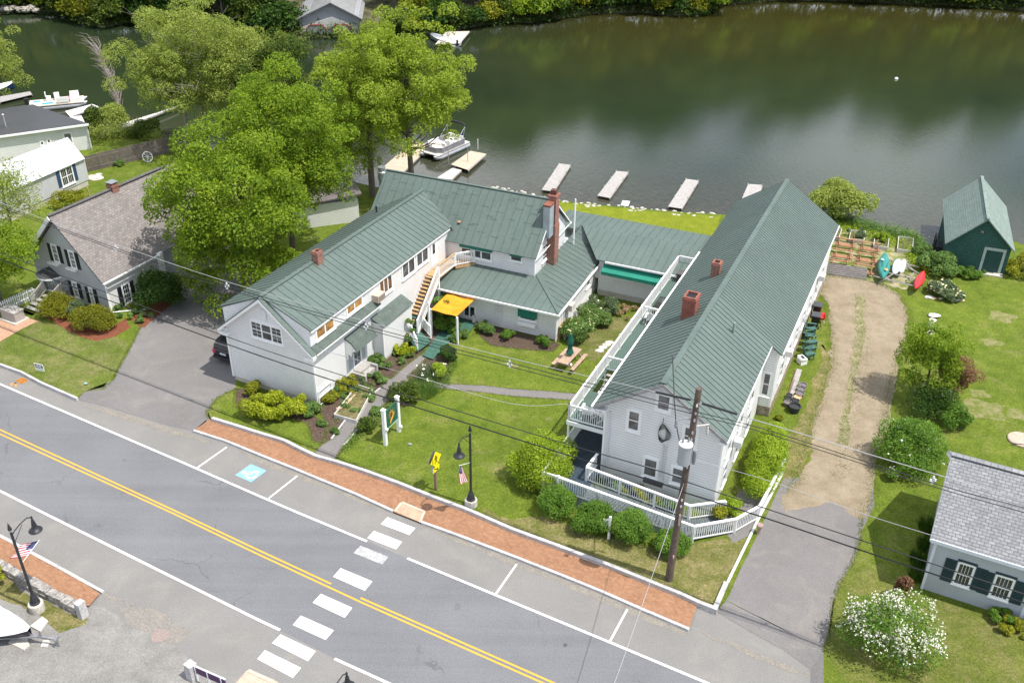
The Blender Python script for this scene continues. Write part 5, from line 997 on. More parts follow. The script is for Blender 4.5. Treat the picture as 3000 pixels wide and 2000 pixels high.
LGC=leafmat((.06,.11,.015),(.14,.23,.03),(.22,.32,.06),2.,.3)
stuff_strip('groundcover',[G(u,v,GZ) for u,v in ((1015,1312),(1045,1275),(1070,1262),(1100,1232),(1130,1200),(1165,1175),(1205,1150),(1235,1150))],LGC,420,.045,.22,.42,'weedy groundcover along the sign side of the path'); stuff_strip('groundcover',[G(u,v,GZ) for u,v in ((985,1225),(1035,1190),(1060,1160),(1095,1125))],LGC,300,.045,.25,.28,'groundcover between the timber bed and the kerb'); stuff_strip('groundcover',[G(u,v,GZ) for u,v in ((945,1185),(990,1145),(1040,1105))],LGC,300,.05,.3,.22,'groundcover at the foot of the sunny white wall'); stuff_strip('groundcover',[G(u,v,GZ) for u,v in ((1225,1105),(1260,1110),(1310,1100),(1335,1060),(1310,1045))],LGC,420,.045,.3,.45,'groundcover around the white irises')
# ragged grass along the edges of beds, paths and the gravel
LLAWN=leafmat((.06,.09,.012),(.12,.16,.025),(.26,.25,.08),1.5,.2); TP=[]
def tufts(px,n,wid,closed=True):
    p=[G(u,v,GZ) for u,v in px]; m=len(p)
    for i in range(m if closed else m-1):
        a,b=p[i],p[(i+1)%m]; c=int(n*np.linalg.norm(b-a)); f=rng.uniform(0,1,(c,1)); q=a+(b-a)*f+np.stack([rng.normal(0,wid,c),rng.normal(0,wid,c),rng.uniform(.01,.05,c)],1); TP.append(q)
GRV=[(2300,1440),(2335,1400),(2375,1250),(2398,1180),(2440,1060),(2432,950),(2405,850),(2412,806),(2500,815),(2580,832),(2640,868),(2665,930),(2662,1000),(2630,1060),(2605,1150),(2590,1250),(2565,1350),(2558,1450),(2525,1520)]
tufts(GRV,150,.22,False); tufts([(2525,1520),(2521,1572),(2500,1640),(2462,1705),(2442,1755),(2432,1850),(2413,1905)],120,.09,False); tufts([(2510,860),(2530,1000),(2500,1150),(2480,1300),(2460,1400)],60,.35,False)
for q in BEDS: tufts(q,70,.07)
tufts(MAINW,60,.05); tufts(CURBIN,50,.06,False); tufts([(300,1139),(333,1112),(345,1085),(392,1000),(420,940)],110,.08,False); tufts([(690,1137),(632,1168),(608,1203),(606,1222)],110,.08,False)
P0=np.concatenate(TP); o=quads('grass_tufts',leaves(P0,np.tile([0,0,1.],(len(P0),1)),.035,.5,.2),LLAWN); tag(o,'ragged grass along the path, bed and gravel edges',None,None,'stuff')
# shrubs and garden plants
shrub('big rounded yellow green bush in front of the porch corner of the long house',1588,1400,1.75,2.5,LBOX,ls=.055,n=20000,nb=60,shell=(.55,.95))
for u,v,r,h,l in ((1632,1500,.95,1.5,'leftmost of the four dark bushes below the white ramp railing'),(1738,1545,1.02,1.5,'dark bush below the ramp, left of the small white post sign'),(1852,1580,1.08,1.55,'dark bush below the ramp, right of the small white post sign'),(1965,1615,.82,1.15,'smallest dark bush below the ramp, behind the utility pole')):
    shrub(l,u,v,r,h,LRH,'dark bushes below the ramp',ls=.045,n=9500,nb=34,shell=(.55,.95))
p=RF.w(3.4,1.55,GZ); shrub('clipped bright green hedge along the right side of the longest white house',0,0,3.3,1.7,LBOX,pos=RF.w(5.0,1.75,GZ),ry=.95,nb=170,n=30000,ls=.05,name='hedge',cat='hedge',rot=math.radians(65.1),shell=(.5,.95))
shrub('small green hedge end bush by the inner ramp railing',2140,1500,.6,.9,LBOX,n=1600)
shrub('round dark gold yew beside the porch steps',176,925,1.25,1.6,LYEW,'clipped yews at the grey house',ls=.045,n=8000,nb=40,shell=(.6,.9)); shrub('wide dark gold yew nearest the white house driveway',281,962,1.6,1.6,LYEW,'clipped yews at the grey house',ls=.045,n=11000,nb=55,ry=1.1,shell=(.6,.9)); shrub('loose pale green bush between the two clipped yews',226,930,.75,1.2,LSAGE,n=2500)
shrub('large dark green bush against the grey house side wall',470,900,1.7,2.6,LGD,ls=.08,n=7000); shrub('leafy hostas at the corner of the grey house',398,930,1.1,.5,LGR,n=1400,ls=.1,name='hosta_plant',cat='plant'); shrub('small hostas beneath the grey house window',340,905,.5,.5,LGR,n=500,ls=.1,name='hosta_plant',cat='plant')
shrub('spreading golden bush below the gable of the left white house',812,1212,2.0,1.15,LGOLD,ls=.075,n=8500,ry=1.2,nb=45); shrub('small golden green bush at the foundation corner',742,1152,.55,.9,LGY,n=1500); 
shrub('small green bush at the front right corner of the left white house',914,1212,.5,.75,LGR,n=1100,ls=.08)
for i,(u,v,r,h,m,l) in enumerate(((1190,1168,.95,1.25,LGF,'large green bush beside the path fork behind the house sign'),(1071,1262,.62,.9,LGF,'round green bush on the path edge in front of the sign'),(1310,1052,.8,.9,LGD,'dark green bush at the end of the green deck'),(1425,972,.7,.75,LGR,'light green ball bush at the patio wall, nearest the statue'),(1490,993,.58,.6,LRH,'middle ball bush under the trellis wall'),(1588,1014,.68,.65,LRH,'dark ball bush under the flower box window'),(1290,1100,.6,.8,LBOX,'bright bush beside the white irises'),(1352,985,.6,.6,LGR,'leafy plant at the foot of the canopy post'),(1100,1212,.4,.5,LGR,'tiny bush by the sign post'))): shrub(l,u,v,r,h,m,n=int(2600*r),ls=.06)
shrub('cream flowered hydrangea beside the lattice in the courtyard',1690,995,1.2,1.5,LGR,n=4200,flowers=FCR,nf=70,fs=.05); shrub('cream flowered hydrangea farther along the lattice',1742,950,1.15,1.5,LGR,n=4200,flowers=FCR,nf=40,fs=.05); shrub('pale shrub at the far end of the courtyard',1770,915,1.3,1.2,LSAGE,n=3200,flowers=FWH,nf=20); shrub('tan dried grass clump below the wing wall',1850,925,1.4,.45,leafmat((.25,.17,.09),(.42,.30,.18)),n=1500,name='dry_grass_clump',cat='plant')
shrub('yellow fern clump beside the white entry bay',1185,1030,.85,.75,LGOLD,n=900,ls=.13,name='fern',cat='plant'); shrub('climbing rose on the entry bay wall',1150,1046,.4,2.1,LGR,n=1800,ry=.35,flowers=P((.6,.35,.1),.7),nf=12,name='climbing_rose',cat='plant',pos=LF.w(9.3,1.15,GZ))
shrub('green vine over the end of the middle house gutter',1320,880,1.0,1.1,LGR,n=2600,ls=.1,name='vine',cat='vine',pos=np.array([*G(1316,850,2.8)[:2],1.35])); shrub('vine foliage below the orange canopy',1310,960,1.,1.,LRH,n=1800,ls=.1,name='vine',cat='vine')
for u,v,r,h,m,l in ((1107,1062,.75,.6,LGR,'leafy perennials beside the doorstep'),(1133,1080,.55,.5,LGR,'leafy perennials at the bend of the path'),(1142,1030,.7,.6,LGR,'ferns in front of the entry bay'),(1165,1035,.5,.5,LRH,'dark perennials in front of the entry bay'),(1095,1118,1.0,.5,LGR,'green perennials along the kerb of the path'),(1000,1140,1.1,.7,LGY,'yellow green perennials along the sunny wall'),(965,1175,.6,.6,LGY,'yellow green perennials nearer the corner'),(1060,1148,.7,.4,LGR,'perennials on the path side of the raised bed'),(1020,1190,.6,.3,LGR,'low perennials on the raised bed kerb'),(945,1245,.35,.3,LGR,'lone perennial in the mulch near the sidewalk'),(982,1268,.35,.35,LGR,'lone perennial against the stone edging')): shrub(l,u,v,r,h,m,n=int(1300*r),ls=.08,name='perennial',cat='plant',ry=r*.75)
blades('white irises beside the path fork',1262,1105,.75,.75,LSAGE,420,.018,'iris_plant','plant',FWH,9); blades('tall ornamental grass at the path fork',1245,1152,.75,.6,LGR,700,.012); blades('fine grass fringe along the cross path',1260,1125,1.3,.35,LGR,1100,.01)
# right garden
tree('small bright green tree beside the gravel drive',G(2700,1165),3.2,(2.1,1.9,2.4),LG1,'broadleaf_tree',60,.6,330,.07,r0=.1); tree('small russet leaved tree behind the green one',G(2785,1185),2.3,(1.25,1.1,1.4),LRED,'russet_tree',30,.45,300,.055,r0=.07,nlimb=5)
shrub('dark green lilac bush under the small trees',2725,1215,1.3,2.2,LGD,n=5200,ls=.06,flowers=P((.35,.25,.5),.7),nf=8); shrub('dark bush behind the white flowered bush',2790,1250,.9,1.5,LRH,n=3000,ls=.06)
shrub('big bush with scattered white flowers beside the gravel drive',2655,1362,1.75,2.5,LRH,n=11000,ls=.06,nb=46,flowers=FWH,nf=60,fs=.055); shrub('small bush with pale flowers beyond the drive edge',2612,1405,.42,.7,LRH,n=900,flowers=FWH,nf=10,fs=.04)
shrub('large white blossoming bush at the corner of the right house',2590,1895,1.85,2.5,LRH,n=9000,ls=.055,nb=55,flowers=P((.70,.67,.58),.8,.12),nf=5200,fs=.03,clus=True,shell=(.4,1.15)); shrub('russet bush behind the white blossoms',2635,1760,.55,1.3,LRED,n=1500)
for i,(u,v) in enumerate(((2716,1550),(2712,1606),(2694,1650),(2690,1690))): blades('dark lily clump beside the right house wall, '+('farthest back','second back','second front','nearest the street')[i],u,v,.45,.6,LGD,260,.018,'daylily_clump','plant',group='lily clumps along the right house')
shrub('bright green perennials at the right edge lawn bed',2965,1842,.9,.5,LGY,n=2200,ls=.07,name='perennial',cat='plant'); shrub('dark perennials against the right house',2925,1815,.7,.5,LRH,n=1500,ls=.06,name='perennial',cat='plant')
shrub('large green willow bush at the water behind the long house',2465,640,2.7,2.9,LG2,n=9000,ls=.11,nb=40); shrub('leafy green shrub between the shed and the raised beds',2745,800,1.5,1.6,LGR,n=4200,ls=.09); shrub('low bush at the left foot of the shed door',2835,812,1.3,.8,LRH,n=3000,ls=.07,ry=.7); shrub('yellow green bush at the right side of the shed',2985,800,1.5,1.3,LGY,n=4200,ls=.08); shrub('cream flowered plant ringed with stones on the lawn',2762,865,1.35,1.0,LSAGE,n=2600,ls=.13,flowers=FCR,nf=60,fs=.1); shrub('yellow flowering bush behind the kayak rack',2700,795,.6,.7,LGY,n=900,flowers=FYE,nf=60,fs=.05); shrub('small green shrub near the garden beds and shed',2700,745,.9,.8,LGR,n=1700)
blades('grass patch beside the stone edging',2728,1010,.5,.4,LGR,260,.015); shrub('hosta at the stone foundation of the long house',2285,1232,.3,.3,LGY,n=260,ls=.08,name='hosta_plant',cat='plant')
shrub('green bush left of the fence end',350,485,.6,.5,LGR,n=900); shrub('small yellow green bush by the fence',285,490,.4,.5,LGY,n=600); shrub('low hedge behind the grey house',200,600,1.6,1.2,LGY,n=3000,ls=.08); shrub('bush on the cove bank under the dead tree',330,375,1.8,2.2,LG2,n=3800,ls=.1); shrub('tall shrub on the cove bank beside the boats',262,330,1.0,2.6,LGF,n=2400,ls=.1,pos=G(280,385)); shrub('bush overhanging the long cove dock',430,400,1.5,1.6,LGF,n=3000,ls=.1)
shrub('bright fern on the corner lot behind the stone wall',8,1690,.55,.5,LGY,n=500,ls=.1,name='fern',cat='plant')
shrub('green plants behind the inner ramp railing, porch end',0,0,.8,.6,LGR,n=1300,pos=RF.w(-.6,-5.9,GZ),ls=.08,name='perennial',cat='plant'); shrub('green plants behind the inner ramp railing, middle',0,0,1.3,.6,LGY,n=2300,pos=RF.w(-.7,-4.0,GZ),ry=.5,ls=.08,name='perennial',cat='plant',rot=-.43); shrub('dark plants behind the inner ramp railing, street end',0,0,1.0,.55,LRH,n=1500,pos=RF.w(-.6,-2.2,GZ),ry=.5,ls=.07,name='perennial',cat='plant',rot=-.43); shrub('vine through the end of the inner ramp railing',2150,1525,.45,.9,LGY,n=700,ls=.07,name='vine',cat='vine',pos=RF.w(-.25,.45,GZ))
for i,(u,v) in enumerate(((1700,1330),(1812,1365))): pass

for i,(u,v,r,h,m,l) in enumerate(((750,1185,.5,.6,LGOLD,'golden tuft between the two golden bushes'),(990,1150,.45,.4,LGR,'low green clump behind the timber bed'),(1030,1120,.5,.45,LGY,'yellow green clump by the far end of the timber bed'),(1085,1165,.5,.4,LGR,'green clump on the kerb beside the timber bed'),(1045,1210,.4,.35,LGR,'small green clump on the stone kerb'),(1015,1160,.5,.3,LGR,'weeds inside the timber bed'),(1035,1145,.4,.3,LSAGE,'grey green weeds inside the timber bed'),(1170,1065,.45,.4,LGR,'fern clump at the mulch edge near the bend'),(1200,1045,.4,.4,LGR,'fern clump below the deck corner'),(1085,1245,.45,.35,LGF,'dark perennials between the round bush and the sign'),(1330,1000,.4,.4,LGR,'leafy plants beside the green deck'),(1265,1130,.5,.35,LGR,'low green plants under the white irises'),(880,1195,.4,.4,LGY,'small plant at the right end of the golden bush'))): shrub(l,u,v,r,h,m,n=int(1400*r),ls=.07,name='perennial',cat='plant')
# ================= OBJECTS =================
UP=np.array([0,0,1.])
STREET=np.array([-.48,-.877,0]); RA=-28.7
IRON=P((.022,.024,.028),.45,.2,6.,bmp=.1)
# ---- street lamps ----
RED=P((.45,.02,.04),.8,.1); FW=P((.75,.74,.74),.8,.05); BLUE=P((.02,.035,.13),.8,.1)
def flag(t,root,dirv,L=1.25,drop=1.25,spread=.5,parent=None,fly=None):
    d=np.array(dirv,float); d/=np.linalg.norm(d); tip=root+d*L; mb=MB(); mb.tube([root,tip],.014,6); mb.lathe(tip,[(.02,-.02),(.03,.02),(.01,.05)],6); st=t.part('flag_staff',mb,TRIM)
    NX,NY=13,14; V=[]; fl=np.array([0,0,-1.]) if fly is None else np.array(fly,float); sd=np.cross(d,UP); sd/=np.linalg.norm(sd)
    for i in range(NX+1):
        for j in range(NY+1):
            f=i/NX; g=j/NY; p=tip-d*(f*.85)*(1-.55*(1-g)*(1 if fly is None else 0)) ; p=p+fl*drop*g+sd*(.09*math.sin(f*9+g*3)*(.3+g)*(spread)) 
            if fly is None: p=p-d*(.28*g*(1-f)*0)+UP*(-.25*f*(1-g))
            V.append(p)
    mb=MB(); mb.v=[tuple(p) for p in V]
    for i in range(NX):
        for j in range(NY):
            mb.f.append((i*(NY+1)+j,(i+1)*(NY+1)+j,(i+1)*(NY+1)+j+1,i*(NY+1)+j+1)); mb.m.append(2 if (i<7 and j<6) else (0 if i%2==0 else 1))
    fo=t.part('flag',mb,[RED,FW,BLUE],smooth=True,fix=False); ms=MB()
    for i in range(5):
        for j in range(4):
            a=np.array(V[int((i+.7)*7/5.2)*(NY+1)+int((j+.8)*1.3)]); n=np.cross(V[NY+2]-np.array(V[0]),fl); n=n/np.linalg.norm(n); 
            for s in (1,-1): ms.bar(a+n*.012*s-sd*0+UP*.012,a+n*.012*s-UP*.012,.024,.004)
    t.part('flag_stars',ms,FW,fo)
def lamp(p,label,side=1,wflag=True,H=5.05,lying=False):
    t=T('street_lamp',p,label,'street lamp','black street lamps with bell shades'); p=np.array(p,float)
    mb=MB(); mb.lathe(p,[(.36,-.1),(.36,.36),(.34,.4)],20); t.part('concrete_base',mb,CONC)
    mb=MB(); q=p+UP*.4; mb.lathe(q,[(.24,0),(.24,.08),(.19,.14),(.21,.2),(.15,.36),(.16,.4),(.09,.55),(.095,.6),(.072,.64),(.062,H-.5)],14); mb.lathe(p+UP*(H+.06),[(.09,0),(.09,.12),(.05,.2),(.06,.26),(.02,.36),(.005,.44)],10); t.part('pole',mb,IRON)
    d=STREET*side; a=p+UP*(H-.02); mb=MB(); hp=a+d*1.12-UP*.12
    mb.tube([a-UP*.25,a+d*.2-UP*.1,a+d*.55+UP*.05,a+d*.9+UP*.12,hp+UP*.1],.028,7); mb.tube([a-UP*.75,a+d*.25-UP*.45,a+d*.6-UP*.05],.016,6); mb.lathe(hp-UP*.1,[(.03,0),(.06,.05),(.04,.1),(.05,.2),(.02,.28)],8); t.part('arm',mb,IRON)
    mb=MB(); mb.lathe(hp-UP*.72,[(.31,0),(.32,.03),(.27,.09),(.18,.17),(.13,.25),(.115,.38),(.09,.5),(.08,.6),(.05,.66)],18); sh=t.part('lamp_shade',mb,IRON,smooth=False); mb=MB(); mb.lathe(hp-UP*.76,[(.1,0),(.16,.05),(.16,.1)],10); t.part('bulb_glass',mb,P((.6,.58,.5),.2,.05),sh)
    if wflag: flag(t,p+UP*(3.0),d*.9+UP*.45,fly=None if side>0 else np.array([-.85,.25,-.42]))
    return t
lamp(G(1380,1478,.2),'black street lamp with a limp striped flag on the lawn above the brick sidewalk'); lamp(G(109,1782,.1),'black street lamp with a spread flag behind the low stone wall',-1)
q=G(957,1986,5.9); lamp((q[0],q[1],0.),'street lamp at the bottom edge, only its finial tip showing',-1,False)
# ---- utility pole and wires ----
PP_=G(1959,1697); t=T('utility_pole',PP_,'weathered wooden utility pole with grey transformer in front of the longest white house','utility pole')
mb=MB(); TOP=11.75; lean=np.array([.02,.0,0]); mb.tube([PP_-UP*.3,PP_+UP*4+lean*4,PP_+UP*TOP+lean*TOP],[.2,.175,.14],14); t.part('pole',mb,P((.10,.075,.06),.9,.3,5.,fine=.7,bmp=.5))
def pp(z,dx=0,dy=0): return PP_+lean*z+UP*(z-GZ)+np.array([dx,dy,0])
mb=MB(); c=pp(8.05,-.28,-.42); mb.lathe(c,[(.27,0),(.31,.04),(.31,1.02),(.33,1.05),(.33,1.1)],18); tr=t.part('transformer',mb,P((.34,.37,.39),.45,.08,2.,.3)); mb=MB(); mb.lathe(c+UP*1.1,[(.34,0),(.33,.05),(.2,.1)],18); t.part('lid',mb,P((.62,.63,.63),.4,.05),tr)
for dx,dy in ((-.15,.0),(.12,.05)): mb=MB(); mb.lathe(c+np.array([dx,dy,1.18]),[(.05,0),(.06,.05),(.035,.08),(.06,.12),(.03,.16),(.05,.2),(.02,.28)],8); t.part('bushing',mb,P((.25,.26,.27),.4,.2),tr)
mb=MB(); c2=pp(7.9,.22,-.25); mb.lathe(c2,[(.07,0),(.1,.1),(.1,.6),(.06,.75)],10); t.part('cutout',mb,P((.2,.21,.22),.5,.1))
mb=MB(); mb.tube([pp(10.2),pp(10.45,-.5,-.15),pp(10.4,-.75,-.25)],.035,6); mb.lathe(pp(10.0,-.85,-.28),[(.05,0),(.09,.1),(.05,.2),(.09,.3),(.04,.42)],8); t.part('bracket',mb,P((.2,.2,.21),.5,.2))
mb=MB(); mb.bar(pp(9.85),pp(9.9,.75,.1),.06,.06); mb.lathe(pp(9.3,.72,.1),[(.04,0),(.06,.2),(.04,.45)],8); t.part('crossarm',mb,P((.5,.48,.45),.6,.1))
mb=MB(); mb.box(turned(pp(4.4,0,-.19),0),-.04,.04,-.11,.11,4.1,4.75); t.part('pole_tag',mb,P((.3,.26,.23),.7,.1)); mb=MB(); mb.box(turned(pp(2,0,-.19),0),-.03,.03,-.06,.06,1.9,2.05); t.part('pole_tag',mb,P((.6,.35,.3),.7,.1))
mb=MB(); 
for i,z in enumerate((11.1,10.7,10.3,9.6,9.2,7.6,5.6,5.2)): mb.lathe(pp(z,-.02,-.17),[(.03,-.06),(.05,0),(.03,.1)],7)
splitpart(t,'insulator',mb,P((.55,.55,.55),.5,.2))
ra=math.radians(RA); rd=np.array([math.cos(ra),math.sin(ra),0]); rn=np.array([-rd[1],rd[0],0]); WBLK=P((.02,.02,.022),.5,.1,2.); WGRY=P((.34,.34,.35),.5,.1,2.); nW=0
def wirepts(px,off): return [onvert(u,v,PP_+rn*off,rn) for u,v in px]
def smooth(pts_,n=8):
    out=[]; P_=[2*pts_[0]-pts_[1]]+list(pts_)+[2*pts_[-1]-pts_[-2]]
    for i in range(1,len(P_)-2):
        for k in range(n): f=k/n; a,b,c,d=P_[i-1:i+3]; out.append(.5*((2*b)+(c-a)*f+(2*a-5*b+4*c-d)*f*f+(3*b-a-3*c+d)*f**3))
    return out+[pts_[-1]]
def wire(px,off,r,mat,label,p3=None):
    q=smooth(p3 if p3 is not None else wirepts(px,off)); mb=MB(); mb.tube(q,r,5,caps=False); o=single('overhead_wire',mb,mat,label,'wire','overhead wires along the street',fix=False,smooth=True); return q
q0=wire([(-500,395),(50,612),(340,716),(665,825),(1072,941),(1493,1048),(1921,1147),(2040,1176)],0,.016,WGRY,'pale top messenger wire running left from the pole over the green roofs')
wire([(-500,402),(50,620),(340,727),(665,838),(1072,955),(1493,1062),(1921,1172),(2032,1200)],-.1,.02,WBLK,'black primary wire just under the pale messenger on the left')
wire([(-500,412),(50,626),(340,733),(665,846),(1072,964),(1493,1073),(1921,1184),(2030,1212)],.1,.02,WBLK,'lowest of the three close primary wires on the left')
wire([(2040,1180),(2250,1241),(2733,1386),(3000,1464),(3500,1610)],0,.02,WGRY,'pale top wire running right from the pole toward the right house roof')
wire([(2036,1205),(2250,1260),(2733,1414),(3000,1487),(3500,1630)],-.1,.018,WBLK,'upper black primary wire running right from the pole')
wire([(2034,1215),(2250,1270),(2733,1424),(3000,1500),(3500,1645)],.1,.018,WBLK,'lower black primary wire running right from the pole')
wire([(-500,560),(0,741),(750,1016),(1500,1252),(1892,1367),(2004,1404)],-.2,.024,WBLK,'upper thick cable crossing the left lawn and gable wall')
wire([(-500,575),(0,760),(750,1038),(1500,1281),(1886,1400),(2000,1436)],-.2,.034,WBLK,'lower thick cable crossing the left lawn and gable wall')
wire([(2004,1408),(2250,1491),(2640,1620),(3000,1739),(3400,1870)],-.2,.026,WBLK,'upper thick cable passing the right house windows')
wire([(2000,1440),(2250,1519),(2640,1650),(3000,1765),(3400,1900)],-.2,.034,WBLK,'lower thick cable passing the right house windows')
wire([(2042,1348),(2250,1407),(2575,1519),(3000,1647),(3400,1760)],-.3,.012,WGRY,'thin pale service wire running right at mid pole height')
wire(None,0,.012,WGRY,'thin pale service wire ending at the raised deck corner',p3=[onvert(800,985,PP_,rn),onvert(1196,1096,PP_,rn),onvert(1500,1182,PP_+rn*3,rn),RF.w(.8,-9.15,4.2)])
wire(None,0,.012,WBLK,'thin service wire to the left white house corner',p3=[onvert(1060,1110,PP_,rn),LF.w(-.1,.05,4.2)]) if False else None
wire(None,0,.03,WBLK,'black service drop from the transformer to the coiled cable on the gable',p3=[pp(8.3,-.3,-.3),(pp(8.3,-.3,-.3)+Fw.P(cx,cz+.6,.1))/2-UP*.9,Fw.P(cx,cz+.6,.1)])
g0=pp(6.6,-.05,-.15); wire(None,0,.014,WGRY,'striped guy wire slanting from the pole down across the street',p3=[g0,onvert(1904,1700,g0,np.array([1.,.18,0])/1.016)*0+g0*.67+np.array([2.2,8.,7.2])*.33 if False else (g0+G(1800,2000,4.4))/2-UP*.15,G(1800,2000,4.4),G(1700,2250,4.2)])
mb=MB(); a,b=wirepts([(1886,1402),(1941,1420)],-.2); mb.tube([a-UP*.03,b-UP*.03],.14,8); single('splice_case',mb,BLACK,'black splice case hanging on the lower cable left of the pole','splice case')
for a,b,l in (((1921,1148),(2023,1171),'left of'),((2057,1181),(2160,1213),'right of')): mb=MB(); a,b=wirepts([a,b],-.05); mb.tube([a,b],.055,8); single('wire_guard',mb,BLACK,'thick black tube guard on the top wire just %s the pole'%l,'wire guard')
for (u,v),l in (((340,728),'over the brown shingle roof'),((665,838),'over the paved left driveway'),((1072,957),'over the entry bay of the left white house'),((1493,1066),'over the middle lawn'),((2733,1406),'left of the right house roof')):
    c=wirepts([(u,v)],0)[0]; mb=MB()
    for d in ((0,0,.16),(-.09,0,0),(.09,0,0),(0,0,-.14)): mb.lathe(c+np.array(d)-UP*.05,[(.03,-.02),(.055,.03),(.03,.06),(.05,.1),(.02,.13)],7)
    mb.bar(c-UP*.2,c+UP*.2,.03); single('wire_spacer',mb,P((.62,.63,.64),.4,.15),'white insulator spacer on the primary wires '+l,'spacer','spacers on the primary wires')
# ---- signs ----
pa,pb_=G(1130,1303),G(1169,1263); t=T('house_sign',(pa+pb_)/2,'green hanging sign with a yellow flower between two white posts on the lawn','sign')
dd=(pb_-pa)/np.linalg.norm(pb_-pa); fr=Fr(pa,math.degrees(math.atan2(dd[1],dd[0]))); L=np.linalg.norm(pb_-pa)
for k,a in enumerate((0,L)):
    mb=MB().box(fr,a-.1,a+.1,-.1,.1,GZ-.1,2.75); o=t.part('post',mb,TRIM); mb=MB().box(fr,a-.13,a+.13,-.13,.13,2.752,2.82); t.part('post_cap',mb,TRIM,o)
    mb=MB(); mb.lathe(fr.w(a,.17,.5 if k else 1.3),[(.05,0),(.09,.08),(.09,.16),(.04,.22)],8); t.part('spotlight',mb,TRIM)
mb=MB().box(fr,.12,L-.12,-.03,.03,1.25,2.55); pn=t.part('panel',mb,P((.018,.10,.065),.5,.15,3.)); mb=MB(); mb.box(fr,.12,L-.12,-.036,.036,1.2,1.248); t.part('panel_trim',mb,P((.45,.65,.5),.5,.05),pn)
sd_=1 if fr.B@np.array([1,-.3,0])>0 else -1; fx=L/2; c1=np.array([fx,2.06])
def P2(x,z,d): return fr.w(x,sd_*d,z)
mb=MB()
for k in range(11):
    th=2*math.pi*k/11; pt=[P2(c1[0]+.10*math.cos(th-.28),c1[1]+.12*math.sin(th-.28),.042),P2(c1[0]+.40*math.cos(th),c1[1]+.42*math.sin(th),.042),P2(c1[0]+.10*math.cos(th+.28),c1[1]+.12*math.sin(th+.28),.042)]; mb.add(pt,[(0,1,2)])
mb.add([P2(c1[0]+x,c1[1]+z,.044) for x,z in ((-.22,-.62),(-.12,-.36),(.12,-.2),(.3,-.02),(.34,-.14),(.2,-.3),(.06,-.44),(-.14,-.66))],[tuple(range(8))]); em=t.part('flower_emblem',mb,P((.72,.36,.04),.6,.2,9.),pn,fix=False)
mb=MB(); mb.add([P2(c1[0]+.12*math.cos(a)-.02,c1[1]-.05+.17*math.sin(a),.048) for a in np.linspace(0,5.8,12)],[tuple(range(12))]); t.part('flower_centre',mb,P((.10,.04,.025),.7,.3,8.),em,fix=False)
p=G(1277,1435); t=T('pedestrian_crossing_sign',p,'yellow diamond pedestrian crossing sign with arrow plaque on a brown post by the sidewalk','sign'); fr=Fr(p,math.degrees(math.atan2(.877,.48))); YEL=P((.85,.72,.01),.5,.05); YEL=YEL
mb=MB().box(fr,-.06,.06,-.06,.06,GZ-.1,2.62); t.part('post',mb,P((.19,.13,.10),.85,.2,5.,fine=.5))
def dia(mb,c,h,d0,d1): 
    pts_=[(0,-h),(h,0),(0,h),(-h,0)]; mb.add([fr.w(a+c[0],d,z+c[1]) for d in (d0,d1) for a,z in pts_],[(0,1,2,3),(7,6,5,4),(0,4,5,1),(1,5,6,2),(2,6,7,3),(3,7,4,0)])
mb=MB(); dia(mb,(0,2.45),.54,.07,.085); s1=t.part('sign_plate',mb,YEL); mb=MB(); dia(mb,(0,2.45),.54,-.085,-.07); t.part('sign_back',mb,P((.12,.13,.15),.4,.1),None)
fig=MB(); D=.092
def fb(a,b,w): fig.bar(fr.w(a[0],D,2.45+a[1]),fr.w(b[0],D,2.45+b[1]),w,.006,0,fr.B)
fig.lathe(fr.w(-.02,D,2.66),[(.045,0),(.045,.08)],8); fb((0,.2),(0,-.02),.1); fb((0,-.02),(.12,-.26),.05); fb((0,-.02),(-.1,-.26),.05); fb((0,.17),(.14,.0),.04); fb((0,.17),(-.13,.04),.04); t.part('walking_figure',fig,BLACK,s1)
mb=MB().box(fr,-.32,.32,.068,.082,1.62,1.95); s2=t.part('arrow_plaque',mb,YEL); fig=MB(); fig.bar(fr.w(-.2,.088,1.9),fr.w(.15,.088,1.68),.05,.006,0,fr.B); fig.bar(fr.w(.17,.088,1.67),fr.w(.14,.088,1.8),.045,.006,0,fr.B); fig.bar(fr.w(.17,.088,1.67),fr.w(.03,.088,1.68),.045,.006,0,fr.B); t.part('arrow',fig,BLACK,s2)
mb=MB().box(fr,-.12,.12,-.2,-.065,1.5,1.75); t.part('control_box',mb,P((.35,.36,.38),.5,.1))
p=G(120,1093); t=T('yard_sign',p,'small white and black lawn sign by the kerb at the far left','sign'); fr=Fr(p,72); mb=MB().box(fr,-.012,.012,-.36,.36,.42,.95); s=t.part('sign_board',mb,TRIM); mb=MB(); mb.box(fr,-.02,-.013,-.31,.31,.62,.91); dk=t.part('dark_field',mb,P((.02,.025,.05),.5,.2),s)
mb=MB(); 
for (a,b) in (((-.28,.66),(-.16,.86)),((-.16,.86),(-.05,.7)),((-.05,.88),(-.05,.64)),((.03,.86),(.26,.84)),((.08,.84),(.1,.64)),((.1,.84),(.24,.64)),((-.24,.72),(.2,.74))): mb.bar(fr.w(-.024,a[0],a[1]),fr.w(-.024,b[0],b[1]),.04,.004,0,fr.A)
t.part('white_brush_lettering',mb,FW,dk); mb=MB(); 
for k in range(9): mb.bar(fr.w(-.015,-.26+.06*k,.49),fr.w(-.015,-.24+.06*k,.55),.02,.004,0,fr.A)
t.part('small_text',mb,P((.35,.36,.4),.6),s); mb=MB(); mb.bar(fr.w(0,-.2,GZ-.1),fr.w(0,-.2,.5),.012); mb.bar(fr.w(0,.2,GZ-.1),fr.w(0,.2,.5),.012); t.part('wire_stake',mb,WGRY)
